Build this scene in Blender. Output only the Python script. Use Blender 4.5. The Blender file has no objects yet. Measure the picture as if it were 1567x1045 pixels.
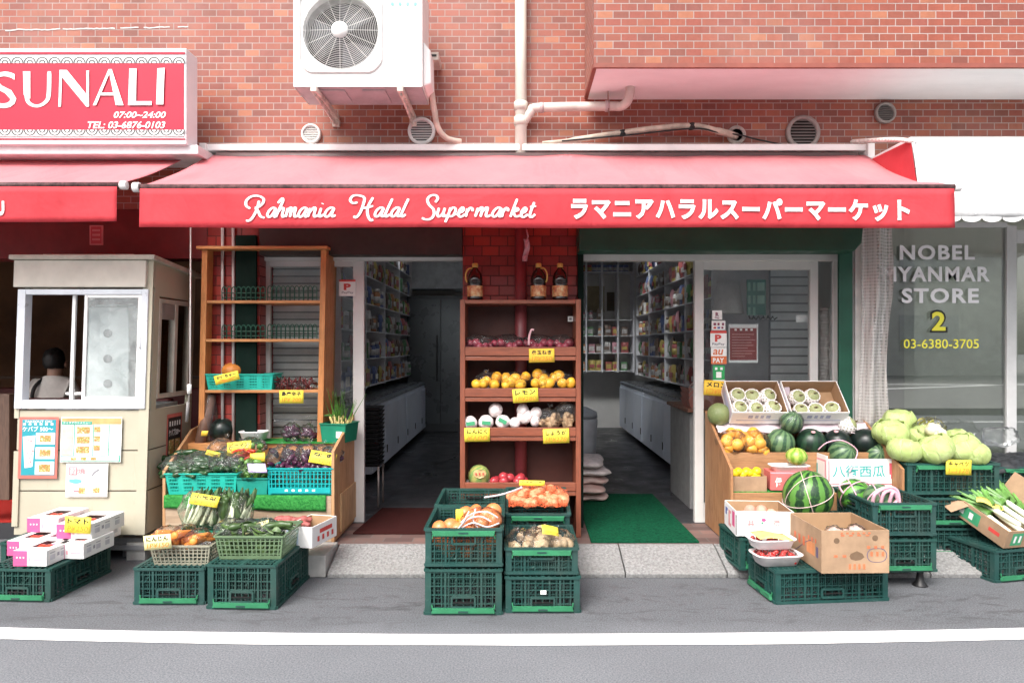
import bpy, math, random
from mathutils import Vector as V, Matrix, Euler, noise
R = math.radians
sc = bpy.context.scene
COL = sc.collection
random.seed(7)
# ------------------------------------------------------------------ camera, sky, sun, exposure
F, CX, CY, D0, H = 1090.0, 790.0, 530.0, 5.19, 1.43      # focal length and principal point in photo pixels, distance to the facade, eye height
cam = bpy.data.objects.new('camera', bpy.data.cameras.new('camera'))
COL.objects.link(cam)
cam.location = (0, -D0, H); cam.rotation_euler = (R(90), 0, 0)
cam.data.sensor_width = 36; cam.data.lens = F / 1567 * 36
cam.data.shift_x = (783.5 - CX) / 1567; cam.data.shift_y = (CY - 522.5) / 1567
cam.data.clip_end = 500; cam.data.clip_start = .05
sc.camera = cam
SUN_EL, SUN_AZ = 50, 205                                 # behind the photographer, a little to the left
w = bpy.data.worlds.new('World'); sc.world = w; w.use_nodes = True
nt = w.node_tree; bg = nt.nodes['Background']
sky = nt.nodes.new('ShaderNodeTexSky'); sky.sky_type = 'NISHITA'; sky.sun_disc = False
sky.sun_elevation = R(SUN_EL); sky.sun_rotation = R(SUN_AZ); sky.dust_density = 6; sky.air_density = 1.0
hs = nt.nodes.new('ShaderNodeHueSaturation'); hs.inputs['Saturation'].default_value = .35
nt.links.new(sky.outputs[0], hs.inputs['Color']); nt.links.new(hs.outputs[0], bg.inputs[0])
bg.inputs[1].default_value = .15
sl = bpy.data.lights.new('sun', 'SUN'); sl.energy = 1.05; sl.angle = R(30); sl.color = (1, .965, .92)
so = bpy.data.objects.new('sun', sl); COL.objects.link(so)
az = R(SUN_AZ)
so.rotation_euler = V((math.sin(az) * math.cos(R(SUN_EL)), math.cos(az) * math.cos(R(SUN_EL)), math.sin(R(SUN_EL)))).to_track_quat('Z', 'Y').to_euler()
sc.view_settings.view_transform = 'Standard'; sc.view_settings.look = 'None'; sc.view_settings.gamma = 1
sc.view_settings.exposure = 1.2
try:
    sc.cycles.max_bounces = 12; sc.cycles.diffuse_bounces = 8; sc.cycles.transparent_max_bounces = 24; sc.cycles.sample_clamp_indirect = 6
    sc.cycles.use_denoising = True
except Exception: pass
# ------------------------------------------------------------------ helpers
def S(Y): return F / (D0 + Y)
def ax(px, Y): return (px - CX) / S(Y)
def az_(py, Y): return H - (py - CY) / S(Y)
def at(px, py, Y): return V((ax(px, Y), Y, az_(py, Y)))
def gY(py, z=0): return F * (H - z) / (py - CY) - D0      # depth of the point of height z seen on image row py
def lin(c):
    if isinstance(c, str):
        c = c.lstrip('#'); c = [int(c[i:i + 2], 16) / 255 for i in (0, 2, 4)]
        return tuple((x / 12.92 if x <= .04045 else ((x + .055) / 1.055) ** 2.4) for x in c) + (1,)
    return tuple(c)[:3] + (1,)

class N:                                                  # small node-tree helper
    def __init__(s, name):
        s.m = bpy.data.materials.new(name); s.m.use_nodes = True; s.t = s.m.node_tree
        s.b = s.t.nodes['Principled BSDF']; s.out = s.t.nodes['Material Output']
        s.tc = None
    def n(s, typ, **kw):
        q = s.t.nodes.new('ShaderNode' + typ)
        for k, v in kw.items(): setattr(q, k, v)
        return q
    def l(s, a, b): s.t.links.new(a, b)
    def co(s, scale=(1, 1, 1), kind='Object'):
        if s.tc is None: s.tc = s.n('TexCoord')
        mp = s.n('Mapping'); mp.inputs['Scale'].default_value = scale if isinstance(scale, (tuple, list)) else (scale,) * 3
        s.l(s.tc.outputs[kind], mp.inputs[0]); return mp.outputs[0]
    def noise(s, scale, detail=4, rough=.55, dist=0, vec=None, stretch=(1, 1, 1)):
        q = s.n('TexNoise'); q.inputs['Scale'].default_value = scale; q.inputs['Detail'].default_value = detail
        q.inputs['Roughness'].default_value = rough; q.inputs['Distortion'].default_value = dist
        s.l(vec or s.co(stretch), q.inputs['Vector']); return q.outputs['Fac']
    def ramp(s, fac, stops, mode='LINEAR'):
        q = s.n('ValToRGB'); q.color_ramp.interpolation = mode; e = q.color_ramp.elements
        while len(e) < len(stops): e.new(.5)
        for i, (p, c) in enumerate(stops):
            e[i].position = p; e[i].color = lin(c) if not isinstance(c, (int, float)) else (c, c, c, 1)
        s.l(fac, q.inputs[0]); return q.outputs[0]
    def mix(s, fac, a, b, mode='MIX'):
        q = s.n('MixRGB', blend_type=mode)
        for i, v in ((0, fac), (1, a), (2, b)):
            if isinstance(v, (int, float)): q.inputs[i].default_value = v if i == 0 else (v, v, v, 1)
            elif isinstance(v, (tuple, list, str)): q.inputs[i].default_value = lin(v)
            else: s.l(v, q.inputs[i])
        return q.outputs[0]
    def math(s, op, a, b=None):
        q = s.n('Math', operation=op)
        for i, v in ((0, a), (1, b)):
            if v is None: continue
            if isinstance(v, (int, float)): q.inputs[i].default_value = v
            else: s.l(v, q.inputs[i])
        return q.outputs[0]
    def set(s, **kw):
        for k, v in kw.items():
            i = s.b.inputs[k.replace('_', ' ')]
            if isinstance(v, (int, float)): i.default_value = v
            elif isinstance(v, (tuple, list, str)): i.default_value = lin(v)
            else: s.l(v, i)
        return s
    def bump(s, h, strength=.3, dist=.005):
        q = s.n('Bump'); q.inputs['Strength'].default_value = strength; q.inputs['Distance'].default_value = dist
        s.l(h, q.inputs['Height']); s.l(q.outputs[0], s.b.inputs['Normal'])

_mc = {}
def M(name, col=None, rough=.6, var=.12, scale=9, metal=0, spec=.4, bump=0, bscale=60, col2=None, trans=0, stretch=(1, 1, 1), dist=.003):
    """painted, plastic, paper or skin like surface: two close tones of its own colour mottled together"""
    if name in _mc: return _mc[name]
    n = N(name); c = lin(col)
    c2 = lin(col2) if col2 else tuple(min(1, x * (1 - var * 1.6)) for x in c[:3]) + (1,)
    c1 = c if col2 else tuple(min(1, x * (1 + var)) for x in c[:3]) + (1,)
    f = n.noise(scale, 5, .6, stretch=stretch)
    n.set(Base_Color=n.ramp(f, [(.3, c2), (.7, c1)]), Metallic=metal, Specular_IOR_Level=spec)
    n.set(Roughness=n.ramp(n.noise(scale * 2.3, 3), [(.3, max(.03, rough - .1)), (.7, min(1, rough + .1))]))
    if bump: n.bump(n.noise(bscale, 4, .6, stretch=stretch), bump, dist)
    if trans:
        tr = n.n('BsdfTranslucent'); tr.inputs[0].default_value = c; mx = n.n('MixShader'); mx.inputs[0].default_value = trans
        n.l(n.b.outputs[0], mx.inputs[1]); n.l(tr.outputs[0], mx.inputs[2]); n.l(mx.outputs[0], n.out.inputs[0])
    _mc[name] = n.m; return n.m

def brick(name, stops, mortar, bw, bh, ms, plane='xz', bump=.5, rough=.5, dirt=.25):
    n = N(name); tc = n.n('TexCoord'); sp = n.n('SeparateXYZ'); cb = n.n('CombineXYZ'); n.l(tc.outputs['Object'], sp.inputs[0])
    n.l(sp.outputs['Y' if plane == 'yz' else 'X'], cb.inputs[0]); n.l(sp.outputs['Z'], cb.inputs[1])
    b = n.n('TexBrick'); b.offset = .5; b.inputs['Scale'].default_value = 1; b.inputs['Brick Width'].default_value = bw; b.inputs['Row Height'].default_value = bh
    b.inputs['Mortar Size'].default_value = ms; b.inputs['Mortar Smooth'].default_value = .15; b.inputs['Bias'].default_value = 0
    b.inputs['Color1'].default_value = (0, 0, 0, 1); b.inputs['Color2'].default_value = (1, 1, 1, 1); b.inputs['Mortar'].default_value = (.5, .5, .5, 1)
    n.l(cb.outputs[0], b.inputs['Vector'])
    c = n.ramp(b.outputs['Color'], stops)
    c = n.mix(.22, c, n.ramp(n.noise(38, 5, .65), [(.25, .25), (.75, 1.0)]), 'MULTIPLY')
    stk = n.ramp(n.noise(2.2, 6, .7, .4, stretch=(2.6, 2.6, .22)), [(.5, 0), (.72, .42)]); c = n.mix(stk, c, n.mix(1, c, (.62, .56, .54), 'MULTIPLY'))
    c = n.mix(n.ramp(n.noise(1.3, 6, .62), [(.45, 0), (.75, dirt)]), c, n.mix(.5, c, (.62, .5, .45)))
    mo = n.mix(n.ramp(n.noise(2.4, 5), [(.35, 0), (.7, .65)]), mortar, tuple(x * .55 for x in lin(mortar)[:3]))
    n.set(Base_Color=n.mix(b.outputs['Fac'], c, mo), Roughness=n.mix(b.outputs['Fac'], rough, .9), Specular_IOR_Level=.4)
    hgt = n.math('SUBTRACT', n.math('MULTIPLY', n.noise(30, 3), .25), b.outputs['Fac'])
    n.bump(hgt, bump, .004); return n.m

def wood(name, a, b, axis='z', rough=.55, scale=1.0):
    if name in _mc: return _mc[name]
    n = N(name); st = {'x': (1, 9, 9), 'y': (9, 1, 9), 'z': (9, 9, 1)}[axis]
    st = tuple(q * scale for q in st)
    f = n.noise(2.6, 7, .65, 1.2, vec=n.co(st)); g = n.noise(11, 4, .6, .4, vec=n.co(st))
    c = n.mix(n.ramp(f, [(.3, 0), (.7, 1)]), a, b)
    c = n.mix(n.ramp(g, [(.45, 0), (.75, .55)]), c, tuple(x * .42 for x in lin(a)[:3])); c = n.mix(n.ramp(n.noise(3.2, 6, .7, .6), [(.52, 0), (.74, .4)]), c, tuple(x * .5 for x in lin(a)[:3]))
    n.set(Base_Color=c, Roughness=n.ramp(g, [(.3, rough - .12), (.7, rough + .15)])); n.bump(g, .25, .002)
    _mc[name] = n.m; return n.m

def clear(name, tint=(1, 1, 1), gloss=.1, rough=.03, milky=0, milk=(.85, .87, .88), wr=0):
    """thin glass or film: lets light through, reflects by angle"""
    if name in _mc: return _mc[name]
    n = N(name); tr = n.n('BsdfTransparent'); tr.inputs[0].default_value = lin(tint)
    gl = n.n('BsdfGlossy'); gl.inputs['Roughness'].default_value = rough
    lw = n.n('LayerWeight'); lw.inputs['Blend'].default_value = .16
    fac = n.math('ADD', n.math('MULTIPLY', lw.outputs['Fresnel'], 1.0), gloss)
    if wr:
        q = n.n('Bump'); q.inputs['Strength'].default_value = .9; q.inputs['Distance'].default_value = .012
        n.l(n.noise(wr, 3, .5, 1.5), q.inputs['Height']); n.l(q.outputs[0], gl.inputs['Normal']); n.l(q.outputs[0], lw.inputs['Normal'])
    mx = n.n('MixShader'); n.l(fac, mx.inputs[0]); n.l(tr.outputs[0], mx.inputs[1]); n.l(gl.outputs[0], mx.inputs[2]); o = mx.outputs[0]
    if milky:
        df = n.n('BsdfDiffuse'); df.inputs[0].default_value = lin(milk); m2 = n.n('MixShader')
        n.l(n.ramp(n.noise(wr or 8, 4, .6, 1), [(.35, milky * .3), (.75, min(1, milky * 1.7))]), m2.inputs[0]); n.l(o, m2.inputs[1]); n.l(df.outputs[0], m2.inputs[2]); o = m2.outputs[0]
    n.l(o, n.out.inputs[0]); _mc[name] = n.m; return n.m

def mw(o): return (mw(o.parent) if o.parent else Matrix()) @ o.matrix_basis
def perp(d):
    d = d.normalized(); a = V((0, 0, 1)) if abs(d.z) < .9 else V((1, 0, 0)); u = d.cross(a).normalized(); return u, d.cross(u).normalized()

class MB:
    def __init__(s): s.v = []; s.f = []; s.m = []; s.s = []
    def add(s, vs, fs, mi=0, smooth=False):
        k = len(s.v); s.v += [V(p) for p in vs]
        for f in fs: s.f.append([i + k for i in f]); s.m.append(mi); s.s.append(smooth)
        return s
    def hexa(s, b, t, mi=0):                              # two matching quads, b (4) and t (4)
        return s.add(list(b) + list(t), [(3, 2, 1, 0), (4, 5, 6, 7), (0, 1, 5, 4), (1, 2, 6, 5), (2, 3, 7, 6), (3, 0, 4, 7)], mi)
    def box(s, x0, x1, y0, y1, z0, z1, mi=0):
        return s.hexa([(x0, y0, z0), (x1, y0, z0), (x1, y1, z0), (x0, y1, z0)], [(x0, y0, z1), (x1, y0, z1), (x1, y1, z1), (x0, y1, z1)], mi)
    def pbox(s, px0, px1, py0, py1, Y0, Y1, mi=0):         # box whose front face (at depth Y0) covers that photo rectangle
        return s.box(ax(px0, Y0), ax(px1, Y0), Y0, Y1, az_(py1, Y0), az_(py0, Y0), mi)
    def prism(s, pts, vec, mi=0):
        n = len(pts); pts = [V(p) for p in pts]; vec = V(vec)
        return s.add(pts + [p + vec for p in pts], [list(range(n))[::-1], list(range(n, 2 * n))] + [(i, (i + 1) % n, (i + 1) % n + n, i + n) for i in range(n)], mi)
    def pprism(s, pix, Y0, Y1, mi=0): return s.prism([at(x, y, Y0) for x, y in pix], (0, Y1 - Y0, 0), mi)
    def bar(s, a, b, w, h=None, mi=0, up=None):            # rectangular bar from a to b
        a, b = V(a), V(b); d = (b - a).normalized(); h = h or w
        if up is None: u, q = perp(d)
        else: u = d.cross(V(up)).normalized(); q = u.cross(d).normalized()
        o = [u * (-w / 2) + q * (-h / 2), u * (w / 2) + q * (-h / 2), u * (w / 2) + q * (h / 2), u * (-w / 2) + q * (h / 2)]
        return s.hexa([a + k for k in o], [b + k for k in o], mi)
    def tube(s, pts, r, n=8, mi=0, closed=False, cap=True):
        pts = [V(p) for p in pts]; L = len(pts); rr = r if isinstance(r, (list, tuple)) else [r] * L; vs = []; u = None
        for i, p in enumerate(pts):
            a = pts[(i - 1) % L] if closed or i else p; b = pts[(i + 1) % L] if closed or i < L - 1 else p
            d = (b - a).normalized()
            if u is None: u, q = perp(d)
            else: u = (u - d * u.dot(d)).normalized(); q = d.cross(u)
            vs += [p + (u * math.cos(t) + q * math.sin(t)) * rr[i] for t in [2 * math.pi * j / n for j in range(n)]]
        fs = [(i * n + j, i * n + (j + 1) % n, ((i + 1) % L) * n + (j + 1) % n, ((i + 1) % L) * n + j) for i in range(L if closed else L - 1) for j in range(n)]
        if cap and not closed: fs += [list(range(n))[::-1], list(range((L - 1) * n, L * n))]
        return s.add(vs, fs, mi, n > 5)
    def lathe(s, prof, c=(0, 0, 0), axis='z', n=20, mi=0, smooth=True):
        vs = []; c = V(c)
        for r, z in prof:
            for j in range(n):
                t = 2 * math.pi * j / n; x, y = r * math.cos(t), r * math.sin(t)
                vs.append(c + (V((x, y, z)) if axis == 'z' else V((x, -z, y)) if axis == 'y' else V((z, x, y))))
        L = len(prof); fs = [(i * n + j, i * n + (j + 1) % n, (i + 1) * n + (j + 1) % n, (i + 1) * n + j) for i in range(L - 1) for j in range(n)]
        fs += [list(range(n))[::-1], list(range((L - 1) * n, L * n))]
        return s.add(vs, fs, mi, smooth)
    def ball(s, c, r, nu=18, nv=12, mi=0, fn=None, jit=0, js=6, seed=0):
        c = V(c); r = V(r) if not isinstance(r, (int, float)) else V((r, r, r)); vs = []
        for i in range(nv + 1):
            ph = math.pi * i / nv
            for j in range(nu):
                th = 2 * math.pi * j / nu; d = V((math.sin(ph) * math.cos(th), math.sin(ph) * math.sin(th), -math.cos(ph)))
                k = fn(d, th, ph) if fn else 1
                if jit: k += jit * noise.noise(d * js * .3 + V((seed * 3.1, seed, 0)))
                vs.append(c + V((d.x * r.x, d.y * r.y, d.z * r.z)) * k)
        fs = [(i * nu + j, i * nu + (j + 1) % nu, (i + 1) * nu + (j + 1) % nu, (i + 1) * nu + j) for i in range(nv) for j in range(nu)]
        return s.add(vs, fs, mi, True)
    def grid(s, p, nu, nv, mi=0, smooth=True, thick=None):  # p(u, v) -> point
        vs = [V(p(i / nu, j / nv)) for j in range(nv + 1) for i in range(nu + 1)]; W = nu + 1
        fs = [(j * W + i, j * W + i + 1, (j + 1) * W + i + 1, (j + 1) * W + i) for j in range(nv) for i in range(nu)]
        if thick:
            t = V(thick); k = len(vs); vs += [q + t for q in vs]; fs += [tuple(x + k for x in f[::-1]) for f in fs]
            edge = [i for i in range(W)] + [j * W + nu for j in range(1, nv + 1)] + [nv * W + i for i in range(nu - 1, -1, -1)] + [j * W for j in range(nv - 1, 0, -1)]
            fs += [(edge[(i + 1) % len(edge)], edge[i], edge[i] + k, edge[(i + 1) % len(edge)] + k) for i in range(len(edge))]
        return s.add(vs, fs, mi, smooth)
    def mesh2(s, tm, fn, mi=0):                            # flat outline (text) put onto a surface through fn(x, y)
        return s.add([fn(x, y) for x, y in tm[0]], tm[1], mi)
    def wall(s, p00, p10, p11, p01, t, us, vs, mi=0):      # lattice wall: strips over u-intervals and v-intervals, t = inward thickness vector
        P = [V(p) for p in (p00, p10, p11, p01)]; t = V(t)
        def q(u, v): return P[0].lerp(P[1], u).lerp(P[3].lerp(P[2], u), v)
        def merged(iv):
            o = []
            for a, b in sorted(iv):
                if o and a <= o[-1][1] + .001: o[-1][1] = max(o[-1][1], b)
                else: o.append([a, b])
            return o
        us = merged(us); vs = [(max(.003, a), min(.997, b)) for a, b in merged(vs)]
        for a, b in us: f = [q(a, 0), q(b, 0), q(b, 1), q(a, 1)]; s.hexa(f, [k + t for k in f], mi)
        for a, b in vs: f = [q(0.001, a) + t * .13, q(.999, a) + t * .13, q(.999, b) + t * .13, q(.001, b) + t * .13]; s.hexa(f, [k + t * .72 for k in f], mi)
        return s
    def move(s, mat, k=0):
        for i in range(k, len(s.v)): s.v[i] = mat @ s.v[i]
        return s
    def build(s, name, mats, parent=None, origin=None, bevel=0, local=False, smooth=None, seg=2):
        me = bpy.data.meshes.new(name); o = bpy.data.objects.new(name, me); COL.objects.link(o)
        if parent is not None:
            o.parent = parent; inv = Matrix() if local else mw(parent).inverted()
        else:
            if origin is None:
                xs = [[p[i] for p in s.v] for i in range(3)]; origin = V(((min(xs[0]) + max(xs[0])) / 2, (min(xs[1]) + max(xs[1])) / 2, min(xs[2])))
            o.location = origin; inv = Matrix.Translation(-V(origin))
        me.from_pydata([inv @ p for p in s.v], [], s.f)
        for x in (mats if isinstance(mats, (list, tuple)) else [mats]): me.materials.append(x)
        me.polygons.foreach_set('material_index', s.m)
        me.polygons.foreach_set('use_smooth', s.s if smooth is None else [smooth] * len(s.f))
        me.update()
        import bmesh
        b = bmesh.new(); b.from_mesh(me); bmesh.ops.recalc_face_normals(b, faces=b.faces); b.to_mesh(me); b.free()
        if bevel:
            md = o.modifiers.new('bevel', 'BEVEL'); md.width = bevel; md.segments = seg; md.limit_method = 'ANGLE'; md.angle_limit = R(40)
        return o

def put(o, label=None, cat=None, group=None, kind=None):
    if label: o['label'] = label
    if cat: o['category'] = cat
    if group: o['group'] = group
    if kind: o['kind'] = kind
    return o
def root(name, label, cat, loc=(0, 0, 0), group=None, rz=0):
    o = bpy.data.objects.new(name, None); COL.objects.link(o); o.location = loc; o.rotation_euler = (0, 0, rz); o.empty_display_size = .1
    return put(o, label, cat, group)
def dup(o, parent=None):
    c = o.copy(); COL.objects.link(c)
    if parent is not None: c.parent = parent
    for k in list(o.children): dup(k, c)
    return c
class Kit:                                                # one built thing, placed many times; the first placing moves the original
    def __init__(s, make): s.make = make; s.o = None; s.used = False
    def place(s, loc, label, group=None, rot=(0, 0, 0), scale=1):
        if s.o is None: s.o = s.make()
        o = s.o if not s.used else dup(s.o)
        s.used = True
        o.location = loc; o.rotation_euler = rot; o.scale = (scale,) * 3 if isinstance(scale, (int, float)) else scale
        o['label'] = label
        if group: o['group'] = group
        elif 'group' in o: del o['group']
        return o

_tm = {}
def text(body, bold=0, shear=0):
    """outline of a line of text as flat 2-D points and faces, scaled to the unit square"""
    k = (body, bold, shear)
    if k in _tm: return _tm[k]
    cu = bpy.data.curves.new('lettering', 'FONT'); cu.body = body; cu.offset = bold; cu.shear = shear; cu.resolution_u = 3; cu.space_character = 1.14 if bold > .02 else 1
    o = bpy.data.objects.new('lettering', cu); COL.objects.link(o)
    dg = bpy.context.evaluated_depsgraph_get(); me = bpy.data.meshes.new_from_object(o.evaluated_get(dg))
    xs = [v.co.x for v in me.vertices]; ys = [v.co.y for v in me.vertices]
    x0, x1, y0, y1 = min(xs), max(xs), min(ys), max(ys)
    r = ([((v.co.x - x0) / (x1 - x0), (v.co.y - y0) / max(1e-6, y1 - y0)) for v in me.vertices], [tuple(p.vertices) for p in me.polygons], (x1 - x0) / max(1e-6, y1 - y0))
    bpy.data.objects.remove(o); bpy.data.meshes.remove(me); bpy.data.curves.remove(cu)
    _tm[k] = r; return r
def smooth_path(pts, k=6):
    pts = [V(p).to_3d() if len(p) == 2 else V(p) for p in pts]; out = []
    for i in range(len(pts) - 1):
        p0, p1, p2, p3 = pts[max(0, i - 1)], pts[i], pts[i + 1], pts[min(len(pts) - 1, i + 2)]
        for j in range(k):
            t = j / k; out.append(.5 * ((2 * p1) + (p2 - p0) * t + (2 * p0 - 5 * p1 + 4 * p2 - p3) * t * t + (3 * p1 - p0 - 3 * p2 + p3) * t ** 3))
    out.append(pts[-1]); return out
def ribbon(pts, wd):
    """flat stroke along 2-D points -> points, faces"""
    pts = [V((p[0], p[1])) for p in pts]; n = len(pts); vs = []; fs = []
    for i, p in enumerate(pts):
        d = (pts[min(n - 1, i + 1)] - pts[max(0, i - 1)]); d = d.normalized() if d.length > 1e-9 else V((1, 0)); q = V((-d.y, d.x))
        h = wd / 2 * (1 + .28 * abs(d.y) - .2 * abs(d.x)) * (.72 if i in (0, n - 1) else 1)
        vs += [p + q * h, p - q * h]
    fs = [(2 * i, 2 * i + 1, 2 * i + 3, 2 * i + 2) for i in range(n - 1)]
    return [(v.x, v.y) for v in vs], fs
# ------------------------------------------------------------------ ground
def asphalt():
    n = N('asphalt'); base = n.ramp(n.noise(.9, 6, .62), [(.3, (.185, .197, .212)), (.7, (.235, .248, .265))])
    base = n.mix(n.ramp(n.noise(120, 3, .75), [(.35, .8), (.62, 0)]), base, (.075, .075, .083))
    base = n.mix(n.ramp(n.noise(190, 2, .6, vec=n.co((1, 1.1, 1))), [(.62, 0), (.78, .5)]), base, (.42, .42, .43))
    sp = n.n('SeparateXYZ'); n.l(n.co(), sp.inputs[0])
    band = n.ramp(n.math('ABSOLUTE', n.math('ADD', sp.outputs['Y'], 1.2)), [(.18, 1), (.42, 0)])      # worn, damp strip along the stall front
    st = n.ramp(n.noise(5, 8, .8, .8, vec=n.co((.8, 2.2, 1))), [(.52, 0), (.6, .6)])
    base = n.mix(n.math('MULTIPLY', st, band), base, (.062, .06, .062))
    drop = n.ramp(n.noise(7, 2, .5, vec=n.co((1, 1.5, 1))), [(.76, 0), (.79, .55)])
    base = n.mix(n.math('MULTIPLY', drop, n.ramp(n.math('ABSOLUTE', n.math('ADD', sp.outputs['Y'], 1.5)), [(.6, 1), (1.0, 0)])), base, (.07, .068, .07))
    # dimmer light painted into the asphalt between the shop step and the white line
    yw = n.math('ADD', n.math('ADD', sp.outputs['Y'], 2.0), n.math('MULTIPLY', n.noise(1.1, 5), .5)); shop_dimming = n.ramp(yw, [(.55, 0), (.75, 1)])
    base = n.mix(n.math('MULTIPLY', shop_dimming, .62), base, n.mix(1, base, (.55, .55, .55), 'MULTIPLY'))
    cv = n.n('TexVoronoi', feature='DISTANCE_TO_EDGE'); cv.inputs['Scale'].default_value = .55
    wv = n.n('MixRGB', blend_type='ADD'); wv.inputs[0].default_value = .35; n.l(n.co(), wv.inputs[1]); nz = n.n('TexNoise'); nz.inputs['Scale'].default_value = 2.5; nz.inputs['Detail'].default_value = 6; n.l(n.co(), nz.inputs['Vector']); n.l(nz.outputs['Color'], wv.inputs[2]); n.l(wv.outputs[0], cv.inputs['Vector'])
    base = n.mix(n.math('MULTIPLY', n.ramp(cv.outputs['Distance'], [(.0012, .4), (.004, 0)]), n.ramp(n.noise(.8, 3), [(.5, 0), (.56, 1)])), base, (.06, .06, .065))
    lng = n.ramp(n.noise(1.7, 4, .6, vec=n.co((.12, 1.6, 1))), [(.35, .16), (.65, 0)]); base = n.mix(lng, base, (.1, .1, .108))
    n.set(Base_Color=base, Roughness=n.ramp(n.math('MULTIPLY', st, band), [(0, .92), (1, .6)]), Specular_IOR_Level=.25)
    n.bump(n.noise(160, 3, .7), .55, .004); return n.m
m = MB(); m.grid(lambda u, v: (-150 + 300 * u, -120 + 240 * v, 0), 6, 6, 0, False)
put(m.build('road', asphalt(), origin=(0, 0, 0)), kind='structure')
def roadpaint():
    n = N('road paint'); c = n.ramp(n.noise(5, 6, .7), [(.3, (.74, .74, .73)), (.6, (.84, .84, .83))])
    wear = n.ramp(n.noise(34, 6, .8), [(.58, 0), (.68, .75)])
    n.set(Base_Color=n.mix(wear, c, (.3, .3, .31)), Roughness=.7); n.bump(n.noise(150, 2), .3, .003); return n.m
PAINT = roadpaint()
m = MB(); m.grid(lambda u, v: (-30 + 60 * u, -1.79 + .135 * v + .085 * min(2.2, (abs(-30 + 60 * u) / 2.6) ** 2 if abs(-30 + 60 * u) < 2.6 else 2 * abs(-30 + 60 * u) / 2.6 - 1) + .003 * math.sin(u * 90) + .006 * noise.noise((u * 70, v, 0)), .004), 400, 1, 0, False)
put(m.build('road_marking', PAINT, origin=(0, -1.7, .004)), kind='structure')
m = MB(); m.hexa([(7, -14.3, .141), (7, -14.6, .141), (24, -22.3, .141), (24, -21.8, .141)], [(7, -14.3, .144), (7, -14.6, .144), (24, -22.3, .144), (24, -21.8, .144)]); m.hexa([(6, -19.3, .141), (6, -19.6, .141), (24, -18.3, .141), (24, -17.8, .141)], [(6, -19.3, .144), (6, -19.6, .144), (24, -18.3, .144), (24, -17.8, .144)]); put(m.build('road_marking', PAINT, origin=(12, -18, .14)), kind='structure')
m = MB(); m.box(-30, 30, -8.3, -8.15, 0, .004); put(m.build('road_marking', PAINT, origin=(0, -8.2, 0)), kind='structure')
m = MB(); m.box(-60, 60, -60, -9.6, .002, .14); put(m.build('far_pavement', M('far pavement', (.2, .2, .2), .85, .15, 4), origin=(0, -10, 0)), kind='structure')
# across the street, seen only as reflections in the glass
op = root('office_building', 'grey office block across the street, mirrored in the shop glass', 'building', (0, -26, .14))
m = MB(); m.box(-26, 22, -32, -26, .14, 7); m.build('wall', M('far wall', (.58, .57, .54), .8, .15, 2), op)
for i in range(12):
    for k in range(2):
        m = MB(); x = -25 + i * 3.8; m.box(x, x + 2.6, -26.02, -25.95, 1.2 + k * 3, 2.8 + k * 3); m.build('window', M('far glass', (.46, .47, .47), .3, .1, 3), op)
for k in range(0):
    hx = 11.5
    m = MB(); random.seed(90 + k)
    for i in range(420):
        d = V((random.gauss(0, 1), random.gauss(0, 1), random.gauss(0, 1))).normalized() * random.uniform(.5, 1); c = V((hx + d.x * .95, -13 + d.y * .6, 1.2 + d.z * .95)); a = V((random.gauss(0, 1), random.gauss(0, 1), random.gauss(0, 1))).normalized() * .13; b2 = a.cross(V((random.random(), random.random(), 1))).normalized() * .07
        m.add([c - a, c + b2, c + a, c - b2], [(0, 1, 2, 3)])
    s = root('street_shrub', 'leafy green street shrub before the grey office block', 'shrub', (hx, -13, .14))
    m.build('foliage', M('far leaves', (.05, .1, .03), .6, .4, 3), s)
    m = MB(); m.tube([(hx, -13, .14), (hx, -13, 1.1)], .05); m.build('stem', M('far bark', (.1, .07, .05), .8), s)
# ------------------------------------------------------------------ the brick building
ORANGE = [(0, '#8a3f35'), (.12, '#a8503c'), (.32, '#b9553d'), (.5, '#9c4238'), (.62, '#c4694a'), (.78, '#b04c3c'), (.9, '#94473f'), (.97, '#cf7d58')]
ORANGE = [(p, tuple((x * .64 * .76 + .24 * g * .64) for x, g in zip(lin(c)[:3], (.46, .22, .15)))) for p, c in ORANGE]
BR = brick('orange brick tile', ORANGE, (.38, .31, .29), .104, .0485, .003)
BRS = brick('orange brick tile side', ORANGE, (.50, .43, .40), .104, .0485, .0035, 'yz')
RED = brick('red glazed tile', [(0, (.17, .015, .012)), (.4, (.26, .022, .016)), (.75, (.32, .032, .02)), (1, (.21, .02, .022))], (.1, .03, .025), .125, .072, .004, bump=.6, rough=.3, dirt=.1)
REDS = brick('red glazed tile side', [(0, (.16, .02, .015)), (.5, (.24, .032, .02)), (1, (.3, .05, .03))], (.1, .03, .025), .125, .072, .004, 'yz', rough=.3, dirt=.1)
WHITE = M('white paint', (.78, .77, .76), .45, .06, 6)
ALU = M('aluminium', (.6, .6, .61), .35, .06, 5, metal=.35)
FRAME = M('door frame', (.62, .6, .58), .4, .06, 4)
GREEN = M('green paint', (.012, .075, .045), .38, .15, 5)
DARK = M('dark brown metal', (.03, .022, .02), .5, .2, 4)
bl = root('shop_building', 'orange brick tiled building with open shop fronts at street level', 'building', (0, 0, .0))
m = MB(); m.box(-8, 8, 0, .2, 2.43, 4.8); m.build('wall', BR, bl)
m = MB(); random.seed(2); pts = [(x, 47 - .02 * x + 2 * noise.noise((x * .05, 0, 0)) + 1.2 * noise.noise((x * .3, 2, 0))) for x in range(-40, 290, 4)]
vs, fs = ribbon(pts, 2.2); fs = [f for i, f in enumerate(fs) if noise.noise((i * .23, 5, 0)) > -.25]; m.add([(ax(a, -.003), -.003, az_(b, -.003)) for a, b in vs], fs); m.build('mortar_repair', M('mortar repair', (.6, .56, .54), .9, .2, 30), bl)
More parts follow.
